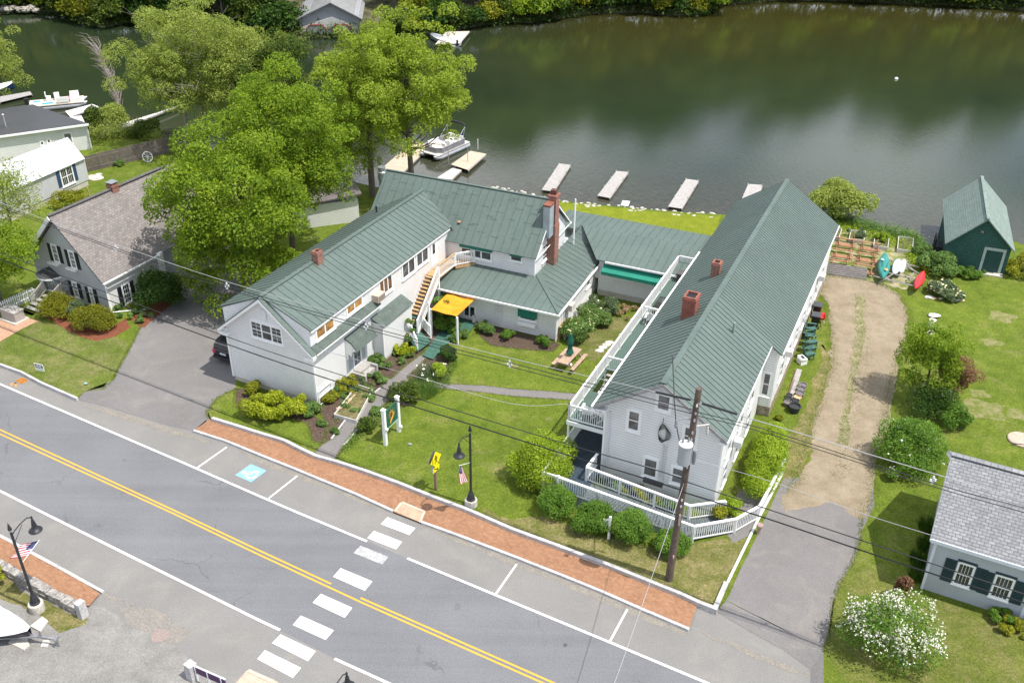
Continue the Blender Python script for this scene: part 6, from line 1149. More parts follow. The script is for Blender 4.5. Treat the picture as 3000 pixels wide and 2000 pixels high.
p=G(1783,1577); t=T('post_sign',p,'small white wooden post with slanted carved arm between two dark bushes','sign'); fr=Fr(p,65); mb=MB().box(fr,-.06,.06,-.06,.06,GZ,1.75); t.part('post',mb,TRIM); mb=MB(); mb.bar(fr.w(.05,-.05,1.5),fr.w(.1,-.62,1.05),.05,.09); 
for k in range(3): mb.bar(fr.w(.02,-.2-.12*k,1.2-.1*k),fr.w(.1,-.42-.1*k,1.35-.12*k),.04,.06); mb.bar(fr.w(.05,-.25-.1*k,.8),fr.w(.05,-.15-.1*k,1.2),.03,.04)
t.part('sign_arm',mb,TRIM)
p=G(558,1950,.0); t=T('street_name_panel',G(570,1985,0),'dark purple and white panel barrier against a grey granite post at the bottom edge','sign'); fr=Fr(G(565,1975,0),-38); mb=MB(); a,b=onvert(558,1954,G(575,1990,0),np.array([.5,.86,0])),onvert(640,1990,G(575,1990,0),np.array([.5,.86,0])); mb.bar(a,b+(b-a)*.25,.04,.42); bd=t.part('panel',mb,P((.07,.02,.09),.5,.2)); mb=MB(); mb.bar(a+UP*.24,b+(b-a)*.25+UP*.24,.06,.05); 
for f in (.18,.62,1.1): mb.bar(a+(b-a)*f+UP*.22,a+(b-a)*f-UP*1.2,.09,.05)
t.part('white_frame',mb,TRIM,bd)
mb=MB(); c=G(566,1985,0); mb.box(turned(c,55),-.2,.2,-.22,.22,0,.95); single('granite_post',mb,GRAN,'granite post behind the purple panel at the bottom edge','stone post'); mb=MB(); mb.box(turned(G(245,1806,0),62),-.2,.2,-.17,.17,0,1.0); single('granite_post',mb,GRAN,'pale granite post at the end of the low stone wall','stone post')
# ---- low stone wall, slabs, covered boat ----
mb=MB(); STW=ground2((.16,.145,.13),(.44,.42,.39),5,9,1.); 
wl=[G(u,v,.0) for u,v in ((-60,1640),(0,1668),(60,1700),(130,1738),(236,1795))]
for a,b in zip(wl[:-1],wl[1:]):
    n=max(1,int(np.linalg.norm(b-a)/.5))
    for k in range(n):
        s=a+(b-a)*(k+.03)/n; e=a+(b-a)*(k+.97)/n; d=(e-s)/np.linalg.norm(e-s); nn2=np.array([-d[1],d[0],0]); 
        for lay in range(2): 
            z0=.02+.25*lay; w_=.24-.02*lay+random.uniform(-.03,.03); h=z0+.24+random.uniform(-.02,.02); c=[s-nn2*w_,e-nn2*w_,e+nn2*w_,s+nn2*w_]; j=[np.array([random.uniform(-.04,.04),random.uniform(-.04,.04),0]) for _ in c]; lo=[np.array([*(q)[:2],z0]) for q in c]; hi=[np.array([*(q+jj)[:2],h]) for q,jj in zip(c,j)]
            mb.add(lo+hi,[(3,2,1,0),(4,5,6,7),(0,1,5,4),(1,2,6,5),(2,3,7,6),(3,0,4,7)])
single('stone_wall',mb,STW,'low rough stone wall along the near brick sidewalk','wall')
def slab(px,z,label,h=.08): mb=MB().poly([G(u,v,z) for u,v in px],h); single('stone_slab',mb,P((.50,.46,.40),.9,.12,2.,fine=.4,bmp=.3),label,'stone')
slab([(88,1832),(124,1804),(141,1817),(118,1848)],.1,'oblong pale stone slab behind the boat trailer hitch'); slab([(24,1880),(42,1860),(75,1858),(87,1888),(70,1902)],.08,'large pale stone slab under the covered boat bow'); slab([(119,1892),(126,1874),(142,1873),(147,1880),(138,1893)],.06,'small round pale stone beside the large slab')
t=T('covered_boat',G(20,1850,0),'boat shrink wrapped in white on a dark trailer at the bottom left corner','boat'); b0=G(84,1838,1.0); dirb=np.array([-.985,.17,0]); sb=np.array([.17,.985,0]); V=[];NL,NC=14,12
for i in range(NL+1):
    f=i/NL; c=b0+dirb*6.2*f; wd=1.2*min(1,(f*1.8+.02))**.6; top=1.0+.9*math.sin(min(1,f*1.3)*1.57)
    for j in range(NC+1): th=math.pi*j/NC; r=1+.04*math.sin(j*2.3+i*1.7)*(1 if 0<j<NC else 0); V.append((c[0]+sb[0]*wd*math.cos(th)*r,c[1]+sb[1]*wd*math.cos(th)*r,.62+ .3*(1-f)*(f<.5)+(top-.6)*math.sin(th)**.7*r*(min(1,f*2.5+.08))))
mb=MB(); mb.v=V; mb.f=[(i*(NC+1)+j,(i+1)*(NC+1)+j,(i+1)*(NC+1)+j+1,i*(NC+1)+j+1) for i in range(NL) for j in range(NC)]; mb.m=[0]*len(mb.f); t.part('boat_cover',mb,P((.72,.73,.75),.45,.06,1.5,bmp=.3),smooth=True,fix=False)
mb=MB(); V=[]
for i in range(NL+1):
    f=i/NL; c=b0+dirb*6.1*f; wd=1.05*min(1,(f*1.8+.02))**.6
    for s,z in ((1,.66),(.6,.25),(-.6,.25),(-1,.66)): V.append((c[0]+sb[0]*wd*s,c[1]+sb[1]*wd*s,z+.25*(1-f)*(f<.4)))
mb.v=V; mb.f=[(i*4+j,i*4+j+1,(i+1)*4+j+1,(i+1)*4+j) for i in range(NL) for j in range(3)]; mb.m=[0]*len(mb.f); t.part('hull',mb,P((.03,.025,.04),.3,.1,2.,fine=.1),fix=False)
mb=MB(); h=b0-dirb*1.3; mb.bar(h-UP*.5,b0+dirb*2-UP*.55,.09); mb.bar(h-UP*.5-dirb*.0,h-UP*1.0,.05); mb.bar(h-UP*.45-sb*.15,h-UP*.45+sb*.15,.1); mb.bar(b0-dirb*.4-UP*.5,b0+dirb*3+sb*.8-UP*.6,.07); mb.bar(b0-dirb*.4-UP*.5,b0+dirb*3-sb*.8-UP*.6,.07); mb.bar(b0-dirb*.5-UP*.1,b0-dirb*.5-UP*.55,.06); t.part('trailer_frame',mb,P((.3,.3,.32),.5,.2,3.,.5))
mb=MB()
for s in (1,-1): c=b0+dirb*4+sb*1.05*s; mb.tube([c-sb*.1-UP*.68,c+sb*.1-UP*.68],.32,14)
t.part('wheel',mb,BLACK)
# ---- iron covers, drains ----
def disc(u,v,r,z,mat,name,label,cat): mb=MB(); c=G(u,v,z); mb.lathe(c,[(r,-.01),(r,.004),(r*.92,.006),(r*.9,.002),(.02,.003)],22); single(name,mb,mat,label,cat)
disc(469,1861,.42,.013,P((.24,.19,.17),.8,.2,12.,fine=.6),'manhole_cover','brownish round manhole cover in the near side pavement','manhole cover'); disc(1656,1888,.1,.010,P((.08,.08,.085),.7,.2),'valve_cover','tiny dark round cover in the far traffic lane','valve cover')
t=T('concrete_well_cover',G(2990,1292),'round tan concrete cover sunk in the right lawn','well cover'); mb=MB(); mb.lathe(G(2990,1290,GZ),[(.78,-.05),(.78,.1),(.74,.14),(.05,.15)],26); t.part('lid',mb,P((.42,.33,.26),.9,.15,3.,fine=.4)); mb=MB(); mb.bar(G(2963,1297,.36),G(3010,1303,.36),.05,.02); t.part('seam',mb,BLACK)
mb=MB(); q=[G(u,v,.012) for u,v in ((46,1114),(66,1106),(82,1114),(62,1124))]
for k in range(5): a=q[0]+(q[3]-q[0])*k/4; b=q[1]+(q[2]-q[1])*k/4; mb.bar(a,b,.05,.02)
for k in range(5): a=q[0]+(q[1]-q[0])*k/4; b=q[3]+(q[2]-q[3])*k/4; mb.bar(a,b,.06,.018)
mb.poly([p-UP*.012+UP*.006 for p in q],0,1); single('storm_drain',mb,[P((.45,.18,.03),.8,.3,6.),BLACK],'orange marked iron storm drain at the left kerb','drain')
disc(251,1122,.1,GZ+.12,P((.25,.45,.5),.4,.1),'solar_light','little pale blue solar light in the left lawn','garden light')
mb=MB(); c=G(1201,1302); mb.blob(c+UP*.05,.14,.09,.07,8,5,.1); single('garden_spotlight',mb,P((.3,.31,.32),.5,.2),'small grey ground spotlight on the middle lawn','light')
# ---- picnic table, umbrella, stored tables ----
REDW=P((.30,.155,.085),.8,.25,5.,fine=.5); PTW=P((.38,.27,.19),.8,.25,5.,fine=.5)
def picnic(label,org,deg,mat,L=2.3,group=None,store=False):
    t=T('picnic_table',org,label,'picnic table',group); fr=Fr(org,deg); z=org[2]
    for k in range(5): mb=MB().box(fr,-L/2,L/2,-.37+.15*k,-.37+.15*k+.14,z+.72,z+.76); t.part('tabletop_plank',mb,mat)
    for s in (-1,1): mb=MB(); mb.box(fr,-L/2,L/2,s*.72-.13,s*.72-.005,z+.43,z+.47); mb.box(fr,-L/2,L/2,s*.72+.005,s*.72+.13,z+.43,z+.469); t.part('bench',mb,mat)
    for a in (-L*.34,L*.34):
        for s in (-1,1): mb=MB(); mb.bar(fr.w(a,s*.26,z+.72),fr.w(a,s*.72,z+.0),.04,.09); t.part('leg',mb,mat)
        mb=MB(); mb.box(fr,a+.03,a+.07,-.84,.84,z+.34,z+.43); mb.box(fr,a+.03,a+.07,-.36,.36,z+.64,z+.715); t.part('crossbar',mb,mat)
    return t
c=G(1668,1068); picnic('weathered wooden picnic table with folded green umbrella on the courtyard lawn',c,62,PTW)
t=T('patio_umbrella',c,'folded dark green umbrella standing through the courtyard picnic table','umbrella'); mb=MB(); mb.tube([c,c+UP*2.5],.022,8); mb.lathe(c,[(.2,0),(.2,.06),(.05,.12)],12); t.part('umbrella_pole',mb,TRIM)
mb=MB(); V=[]; prof=[(.03,2.5),(.09,2.38),(.17,2.0),(.2,1.75),(.15,1.72),(.14,1.4),(.12,1.35),(.23,.98),(.2,.93)]
for r,z in prof:
    for k in range(20): rr=r*(1+.22*(k%2)); V.append((c[0]+rr*math.cos(k*math.pi/10),c[1]+rr*math.sin(k*math.pi/10),c[2]+z))
mb.v=V; mb.f=[(i*20+k,i*20+(k+1)%20,(i+1)*20+(k+1)%20,(i+1)*20+k) for i in range(len(prof)-1) for k in range(20)]; mb.m=[0]*len(mb.f); t.part('folded_canopy',mb,P((.01,.10,.075),.8,.2,6.),fix=False)
for k in range(6):
    u,v=[(2460,790),(2532,802),(2470,757),(2540,769),(2480,724),(2550,736)][k]; l=('front left','front right','middle left','middle right','back left','back right')[k]
    p=G(u,v)+np.array([0,.35,0]); t=picnic('upturned reddish picnic table stored behind the plank wall, %s of the six'%l,np.array([0,0,0.]),0,REDW,1.72,'stored picnic tables'); t.o.location=tuple(p+UP*.76); t.o.rotation_euler=(math.radians(180),0,math.radians(-20+[3,-3,0,4,-2,2][k]))
mb=MB(); a,b=G(2421,803),G(2537,820); 
for k in range(6): mb.bar(a+UP*(.08+.15*k)+np.array([.0,.04*k,0]),b+UP*(.08+.15*k)+np.array([0,.04*k,0]),.04,.143,0)
for f in (.02,.5,.98): mb.bar(a+(b-a)*f+np.array([0,.05,0]),a+(b-a)*f+UP*.9+np.array([0,.3,0]),.07)
single('plank_wall',mb,P((.33,.31,.31),.85,.2,4.,fine=.5),'weathered grey plank wall at the head of the gravel drive','wall')
# ---- raised beds ----
def bedbox(px,h,label,z=GZ,mat=None,fill=None,w=.05):
    c=[G(u,v,z+h) for u,v in px]; t=T('raised_bed',sum(c)/len(c)-UP*h,label,'raised bed','raised beds by the lake' if 'lake' in label else None); n=len(c)
    for i in range(n): a,b=c[i],c[(i+1)%n]; mb=MB().bar(a-UP*h/2,b-UP*h/2,w,h); t.part('side_board',mb,mat or P((.52,.50,.48),.8,.15,5.))
    mb=MB().poly([p-UP*.12 for p in c]); t.part('soil',mb,fill or ground2((.06,.045,.03),(.14,.17,.05),3,12)); return c
def b8(x,y): return (2360+x*.1786,620+y*.1786)
B5_=[([b8(400,395),b8(550,415),b8(595,275),b8(470,255)],'raised bed by the lake, partly behind the long house'),([b8(715,440),b8(960,465),b8(985,318),b8(750,298)],'raised bed by the lake full of weeds, second from the house'),([b8(1120,545),b8(1350,582),b8(1378,375),b8(1145,352)],'raised bed by the lake brimming with bright lettuce'),([b8(1510,608),b8(1755,642),b8(1770,430),b8(1530,402)],'nearly bare raised bed by the lake nearest the shed')]
for q,l in B5_: bedbox(q,.35,l)
shrub('bright lettuce greens filling the raised bed by the lake','',0,.75,.55,LBOX,n=2600,pos=G(2582,702,.4),ls=.06,name='lettuce',cat='plant'); shrub('mixed weeds growing in the second raised bed',0,0,.8,.5,LSAGE,n=2000,pos=G(2512,690,.4),ls=.06,name='weeds',cat='plant')
q=[(979,1212),(1043,1230),(1091,1140),(1047,1125)]; bedbox(q,.3,'long pale timber raised bed beside the sunny wall of the left white house',fill=ground2((.09,.06,.035),(.20,.19,.08),3,12)); mb=MB().box(turned(G(1070,1138),62),-.0,.05,-1,1,GZ,.45)
t=T('garden_hose',G(1010,1190,.4),'tan and pink hose lying across the timber raised bed','hose'); mb=MB(); mb.tube(smooth([G(985,1197,.42),G(1003,1186,.44),G(1022,1172,.43),G(1040,1156,.44)]),.035,6); mb.tube(smooth([G(990,1199,.43),G(1010,1188,.45),G(1030,1168,.43)]),.03,6); t.part('hose',mb,P((.62,.42,.28),.6,.15)); 
# trellises by the gable wall, corner railing panel
for (u,v),l in (((820,1135),'left'),((852,1150),'right')):
    p=G(u,v); mb=MB(); fr=Fr(p,63.7)
    for k in range(5): mb.bar(fr.w(-.1,.03*(k-2),GZ),fr.w(.0,.13*(k-2)+.0,GZ+1.75),.018)
    for j in range(3): s=(.07+.06*j)*2.0; mb.bar(fr.w(-.03,-s,.95+.4*j),fr.w(-.03,s,.95+.4*j),.018)
    single('fan_trellis',mb,P((.30,.30,.32),.6,.1),'grey fan trellis against the shaded gable wall, %s of the pair'%l,'trellis','pair of fan trellises')
mb=MB(); f=LF; mb.bar(f.w(.1,.12,GZ+.05),f.w(.1,.12,1.35),.05); mb.bar(f.w(1.5,.12,GZ+.05),f.w(1.5,.12,1.35),.05)
for z in (.3,.85,1.33): mb.bar(f.w(.1,.12,z),f.w(1.5,.12,z),.05)
single('white_gate_panel',mb,TRIM,'white open frame panel against the sunny front corner of the left white house','panel')
# ---- kayak rack ----
def hull(name,p0,p1,wd,h,z,mat,label,cat,group=None,flat=0.,sharp=.75):
    p0=np.array([*G(*p0,z)[:2],z]); p1=np.array([*G(*p1,z)[:2],z]); d=p1-p0; s=np.array([-d[1],d[0],0])/np.linalg.norm(d); N=18; M=10; V=[]
    for i in range(N+1):
        f=i/N; w=max(.02,math.sin(math.pi*f)**sharp)*wd/2; c=p0+d*f
        for j in range(M+1): th=math.pi*j/M; V.append(c+s*w*math.cos(th)*1.0+UP*(math.sin(th)**.8*h*(.35+.65*math.sin(math.pi*f)**.5)+.18*h*abs(2*f-1)**3*(1-flat)))
    mb=MB(); mb.v=[tuple(v) for v in V]; mb.f=[(i*(M+1)+j,(i+1)*(M+1)+j,(i+1)*(M+1)+j+1,i*(M+1)+j+1) for i in range(N) for j in range(M)]+[(i*(M+1),i*(M+1)+M,(i+1)*(M+1)+M,(i+1)*(M+1)) for i in range(N)]; mb.m=[0]*len(mb.f)
    t=T(name,(p0+p1)/2,label,cat,group); t.part('hull',mb,mat,smooth=True); return t,p0,p1
t,_,_=hull('canoe',b8(1262,1120),b8(1300,700),1.0,.38,.75,P((.03,.22,.19),.4,.1,2.),'upturned teal green canoe on the rack with paddles laid on it','canoe')
for a,b,bl in ((b8(1262,795),b8(1265,890),b8(1262,780)),(b8(1360,820),b8(1320,940),b8(1325,945))):
    t=T('paddle',G(*b,1.2),'paddle with %s lying on the teal canoe'%('orange blade' if a[0]>2595 else 'grey blade, left of the other'),'paddle'); mb=MB(); mb.tube([G(*a,1.22),G(*b,1.22)],.016,6); t.part('shaft',mb,BLACK); mb=MB(); mb.blob(G(*bl,1.23),.13,.2,.02,10,4,0); t.part('blade',mb,P((.75,.32,.05) if a[0]>2595 else (.4,.5,.5),.5,.1))
hull('paddleboard',b8(1460,1020),b8(1525,778),.62,.12,.8,P((.55,.66,.75),.4,.35,1.),'white and blue paddleboard on the rack next to the canoe','paddleboard',flat=1,sharp=.35); hull('wooden_board',b8(1562,1000),b8(1620,785),.5,.1,.8,P((.42,.43,.45),.6,.1),'plain grey board on the rack right of the paddleboard','board',flat=1,sharp=.2)
hull('kayak',b8(1795,1285),b8(1935,1000),.72,.34,.8,P((.62,.035,.04),.35,.1,2.),'upturned red kayak at the right end of the rack','kayak')
t=T('kayak_rack',G(*b8(1500,1150)),'weathered grey pole rack holding the canoe, boards and red kayak','rack')
for a,b in ((b8(1280,985),b8(1900,1130)),(b8(1110,1055),b8(1890,1245)),(b8(1340,780),b8(1860,910)),(b8(1600,870),b8(1880,1025))): mb=MB().tube([G(*a,.72),G(*b,.72)],.05,7); t.part('rail',mb,WOODG)
for a,b in ((b8(1190,1170),b8(1450,1010)),(b8(1450,1170),b8(1230,1010)),(b8(1600,1180),b8(1780,1000)),(b8(1820,1010),b8(1650,850)),(b8(1780,1180),b8(1640,1050))): mb=MB().tube([G(*a,GZ),G(*b,.85)],.05,7); t.part('leg',mb,WOODG)
# ---- things along the long house ----
CHG=P((.06,.14,.12),.6,.15,3.)
def adk(label,p,deg,mat,group,scale=1.,stack=0):
    t=T('adirondack_chair',p,label,'chair',group); fr=Fr(p,deg); z=p[2]
    for k in range(6): mb=MB().box(fr,-.05+.085*k,.03+.085*k,-.27,.27,z+.36-.022*k,z+.385-.022*k) if k==-1 else None
    mb=MB(); 
    for k in range(6): mb.box(fr,-.3+.09*k,-.22+.09*k,-.27,.27,z+.40-.025*k,z+.425-.025*k)
    t.part('seat',mb,mat); mb=MB()
    for k in range(5): b=-.25+.1*k+.005; mb.bar(fr.w(.2,b+.045,z+.25),fr.w(.46,b+.045,z+1.02-.05*abs(k-2)),.09,.02,0,fr.A)
    t.part('backrest',mb,mat)
    for s in (-1,1):
        mb=MB().box(fr,-.38,.42,s*.36-.07,s*.36+.07,z+.58,z+.605); t.part('armrest',mb,mat); mb=MB().box(fr,-.33,-.24,s*.3-.015,s*.3+.015,z,z+.58); t.part('leg',mb,mat); mb=MB(); mb.bar(fr.w(-.3,s*.285,z+.4),fr.w(.55,s*.285,z+.03),.025,.12); t.part('leg',mb,mat)
    return t
for k,(u,v,dz) in enumerate(((2367,990,0),(2372,982,.22),(2376,1012,0),(2371,1030,0),(2366,1048,0))):
    p=G(u,v)+UP*dz; adk('dark green adirondack chair stored along the long house, '+('second from the back','stacked on another chair, backmost','third from the back','second nearest the street','nearest the white planter')[k],p,160+7*k,CHG,'green chairs stored along the long house')
def cyl(name,u,v,r,h,mat,label,cat,group=None,z=GZ,top=1.12):
    mb=MB(); c=G(u,v,z); mb.lathe(c,[(r*.82,0),(r,h*.9),(r*top,h*.92),(r*top,h),(r*.92,h),(r*.9,h*.8),(.02,h*.8)],16); return single(name,mb,mat,label,cat,group)
PTG=P((.15,.135,.135),.7,.15,5.); PTB=P((.03,.033,.036),.6,.2,5.)
for k,(u,v,r,h,m,l) in enumerate(((2350,1138,.27,.35,PTG,'grey upturned tub farthest along the pot row'),(2345,1150,.27,.35,PTG,'second grey tub in the pot row'),(2341,1163,.27,.35,PTG,'third grey tub in the pot row'),(2335,1173,.22,.3,P((.62,.42,.24),.6,.1),'tan tub in the pot row'),(2329,1182,.22,.3,PTB,'black pot with pale rim behind the largest black tub'),(2327,1192,.22,.3,PTB,'black pot touching the largest black tub'),(2311,1165,.2,.25,PTB,'small black pot against the foundation, backmost'),(2309,1175,.2,.25,PTB,'small black pot against the foundation, middle'),(2306,1188,.24,.3,PTG,'grey pot against the foundation, frontmost'),(2326,1206,.36,.5,PTB,'largest black tub at the near end of the row'))): cyl('plant_pot',u,v,r,h,m,l,'pot','pots beside the long house')
mb=MB(); f=turned(G(2348,1063),20); mb.box(f,-.25,.25,-.28,.28,GZ,.6); mb.box(f,-.2,.2,-.33,.33,.6,.68); mb.box(f,-.12,.12,-.18,.18,.682,.69,1); single('white_planter',mb,[TRIM,BLACK],'white square planter between the stored chairs and the plank','planter')
mb=MB(); mb.bar(G(2315,1165,.3),G(2342,1082,.3),.36,.06); mb.bar(G(2309,1162,.25),G(2333,1082,.25),.14,.05,1); mb.bar(G(2313,1152,.36),G(2327,1112,.36),.05,.03,1); single('stacked_planks',mb,[WOODG,P((.16,.09,.06),.8,.2)],'long grey planks stacked by the stone foundation','planks')
for k,(u,v,l) in enumerate(((2385,955,'nearer of the two black wheeled bins by the long house'),(2390,925,'farther of the two black wheeled bins by the long house'))):
    p=G(u,v); t=T('wheeled_bin',p,l,'bin','wheeled bins by the long house'); f=turned(p,70); mb=MB(); V=[f.w(a*s,b*s,z) for z,s in ((.3,.8),(1.15,1.)) for a,b in ((-.35,-.3),(.35,-.3),(.35,.3),(-.35,.3))]; mb.add(V,[(0,1,2,3),(7,6,5,4),(0,4,5,1),(1,5,6,2),(2,6,7,3),(3,7,4,0)]); t.part('body',mb,BLACK); mb=MB().box(f,-.4,.38,-.33,.33,1.152,1.22); t.part('lid',mb,P((.06,.065,.07),.5,.1))
    for s in (-1,1): mb=MB().tube([f.w(-.3,s*.28,.32),f.w(-.3,s*.36,.32)],.13,12); t.part('wheel',mb,BLACK)
t=T('wheelbarrow',G(2404,940),'wheelbarrow with red tray and black wheel parked by the bins','wheelbarrow'); f=turned(G(2402,940),75); mb=MB(); V=[f.w(a*s,b*s,z) for z,s in ((.45,.6),(.7,1.)) for a,b in ((-.45,-.32),(.45,-.3),(.45,.3),(-.45,.32))]; mb.add(V,[(0,1,2,3),(0,4,5,1),(1,5,6,2),(2,6,7,3),(3,7,4,0)]); t.part('tray',mb,P((.6,.03,.04),.4,.1)); mb=MB().tube([f.w(.6,-.05,.38),f.w(.6,.05,.38)],.19,12); t.part('wheel',mb,BLACK)
for s in (-1,1): mb=MB(); mb.bar(f.w(.6,s*.08,.36),f.w(-1.1,s*.28,.62),.035); mb.bar(f.w(-.35,s*.2,.48),f.w(-.4,s*.22,.2),.03); t.part('handle',mb,WOODG)
# stone row and flat stones
for k,(u,v,a,b) in enumerate(((2736,927,.5,.36),(2732,941,.3,.34),(2731,951,.3,.34),(2730,963,.3,.4),(2727,980,.3,.6),(2724,1003,.28,.5))):
    mb=MB(); c=G(u,v); mb.blob(c+UP*.05,a,b,.12,9,5,.12,cut=.6); single('edging_stone',mb,P((.55,.53,.49),.85,.12,3.,fine=.4),'pale flat stone in the short row on the right lawn, %s'%('the wide pointed one','second from the far end','third from the far end','fourth from the far end','long one near the grass','nearest the grass')[k],'stone','stone row on the right lawn')
for k,(u,v) in enumerate(((1757,1027),(1766,1018),(1777,1010),(1787,1003))): mb=MB(); c=G(u,v); mb.blob(c,.34,.26,.06,9,4,.12,cut=.5); single('stepping_stone',mb,P((.42,.41,.38),.85,.15,3.,fine=.4),'grey stepping stone in the courtyard, '+('nearest the picnic table','second from the table','third from the table','nearest the deck')[k],'stepping stone','courtyard stepping stones')
for k,(u,v,r,cc) in enumerate(((2723,872,.35,(.5,.5,.48)),(2735,875,.25,(.6,.45,.3)),(2755,876,.2,(.5,.45,.3)),(2800,879,.3,(.6,.58,.53)),(2816,880,.25,(.55,.42,.3)),(276,523,.9,(.5,.45,.4)),(290,512,.35,(.5,.47,.42)))): mb=MB(); c=G(u,v); mb.blob(c+UP*.04,r,r*.7,r*.35,9,6,.14); single('garden_rock',mb,P(cc,.85,.15,3.,fine=.4),'%s rock %s'%(('grey','orange tan','low mossy','double pale','small tan','large flat tan','small pale')[k],'at the cream flowered plant on the right lawn' if k<5 else 'on the grass behind the grey house'),'rock')
# stones at the water
R3=random.Random(3); mb=MB(); 
for seg in ([(1440,552),(1510,560),(1600,586),(1700,597),(1830,610),(1960,622),(2112,632)],[(2440,632),(2530,655),(2600,674),(2690,692),(2712,720)],[(262,400),(330,400),(400,388)],):
    for a,b in zip(seg[:-1],seg[1:]):
        A_,B_=G(*a),G(*b); n=int(np.linalg.norm(B_-A_)/.2)
        for j in range(n): c=A_+(B_-A_)*R3.random()+np.array([0,R3.uniform(-.5,.7),-.1]); r=R3.uniform(.09,.3); mb.blob(c,r,r*.8,r*.6,6,4,.15)
o=emit('shore_stones',mb.v,mb.f,P((.46,.43,.38),.9,.3,2.,fine=.5)); tag(o,'band of pale stones along the near waterline',None,None,'stuff')
mb=MB(); 
for j in range(60): 
    u=R3.uniform(5,110); c=G(u,R3.uniform(18,34),.2)+UP*R3.uniform(0,.5); r=R3.uniform(.3,.8); mb.blob(c,r,r*.8,r*.55,6,4,.15)
o=emit('far_shore_boulders',mb.v,mb.f,P((.34,.31,.27),.9,.3,2.,fine=.5)); tag(o,'pale boulders on the far cove bank',None,None,'stuff')
# ---- docks ----
DKW=P((.38,.36,.34),.85,.2,4.,fine=.5); TAN=P((.46,.37,.28),.8,.12,3.,fine=.3)
def dock(px,z,label,mat=DKW,w=.14,th=.14,posts=True,group='wooden docks off the lakeside lawn',ln=None):
    a,b,c,d=[G(u,v,z) for u,v in px]; t=T('dock',(a+b+c+d)/4-UP*.4,label,'dock',group); mb=MB(); boards(mb,[a,b,c,d],z,w,.02,.05) if ln is None else boards(mb,[a,b,c,d],z,ln,.02,.05); t.part('deck_boards',mb,mat); mb=MB(); mb.bar(a-UP*.12,b-UP*.12,.06,.14); mb.bar(d-UP*.12,c-UP*.12,.06,.14); mb.bar(b-UP*.12,c-UP*.12,.06,.14); t.part('frame',mb,WOODG)
    if posts:
        for s,e in ((a,b),(d,c)):
            for f in (.35,.7,.98): q=s+(e-s)*f; mb=MB().tube([q-UP*1.5,q+UP*.18],.035,6); t.part('post',mb,P((.35,.42,.38),.5,.2))
dock([(1587,556),(1638,479),(1672,483),(1622,561)],-.05,'wooden dock nearest the brick chimney'); dock([(1750,573),(1806,501),(1841,504),(1786,580)],-.05,'second wooden dock from the chimney'); dock([(1957,605),(2010,524),(2047,529),(1997,611)],-.05,'third wooden dock from the chimney'); dock([(2140,660),(2192,539),(2234,542),(2195,660)],-.05,'wooden dock partly behind the long roof')
dock([(1321,482),(1378,442),(1424,451),(1371,498)],.1,'broad tan floating dock beside the pontoon boat',TAN,group=None,ln=1.4,posts=False); dock([(1278,522),(1325,492),(1352,498),(1322,526)],.0,'narrow pale gangway leading to the tan dock',P((.5,.46,.42),.8,.1),group=None,posts=False,ln=.5); dock([(1110,500),(1210,415),(1262,425),(1180,505)],-.05,'tan dock half hidden behind the two tall tree trunks',TAN,group=None,posts=False,ln=1.2)
for (u,v,h),l in (((1371,492,1.7),'at the near corner of the tan dock'),((1314,487,1.3),'between boat and tan dock'),((1400,444,.8),'white capped, at the far end of the tan dock')): mb=MB().tube([G(u,v,-.6),G(u,v,-.6)+UP*(h+.6)],.04,8); single('mooring_post',mb,WOODG if h>1 else TRIM,'thin mooring post '+l,'post')
dock([(190,326),(270,305),(288,312),(205,342)],.05,'short white dock beside the open pontoon boat',P((.62,.61,.58),.7,.1),group=None,posts=False,ln=.6); dock([(285,384),(470,327),(520,310),(300,398)],.2,'long pale dock crossing the cove',P((.5,.48,.45),.8,.12),group=None,posts=False,ln=.5); dock([(365,418),(455,392),(475,402),(385,428)],.15,'short dock above the fence',P((.5,.48,.45),.8,.12),group=None,posts=False,ln=.5)
dock([(1275,130),(1306,93),(1376,92),(1345,128)],.2,'broad pale dock at the far shore',P((.5,.45,.4),.8,.1),group=None,posts=False,ln=1.6); dock([(0,300),(0,283),(88,268),(94,277)],.0,'old grey dock beside the boat at the left edge',WOODG,group=None,posts=False,ln=.4)
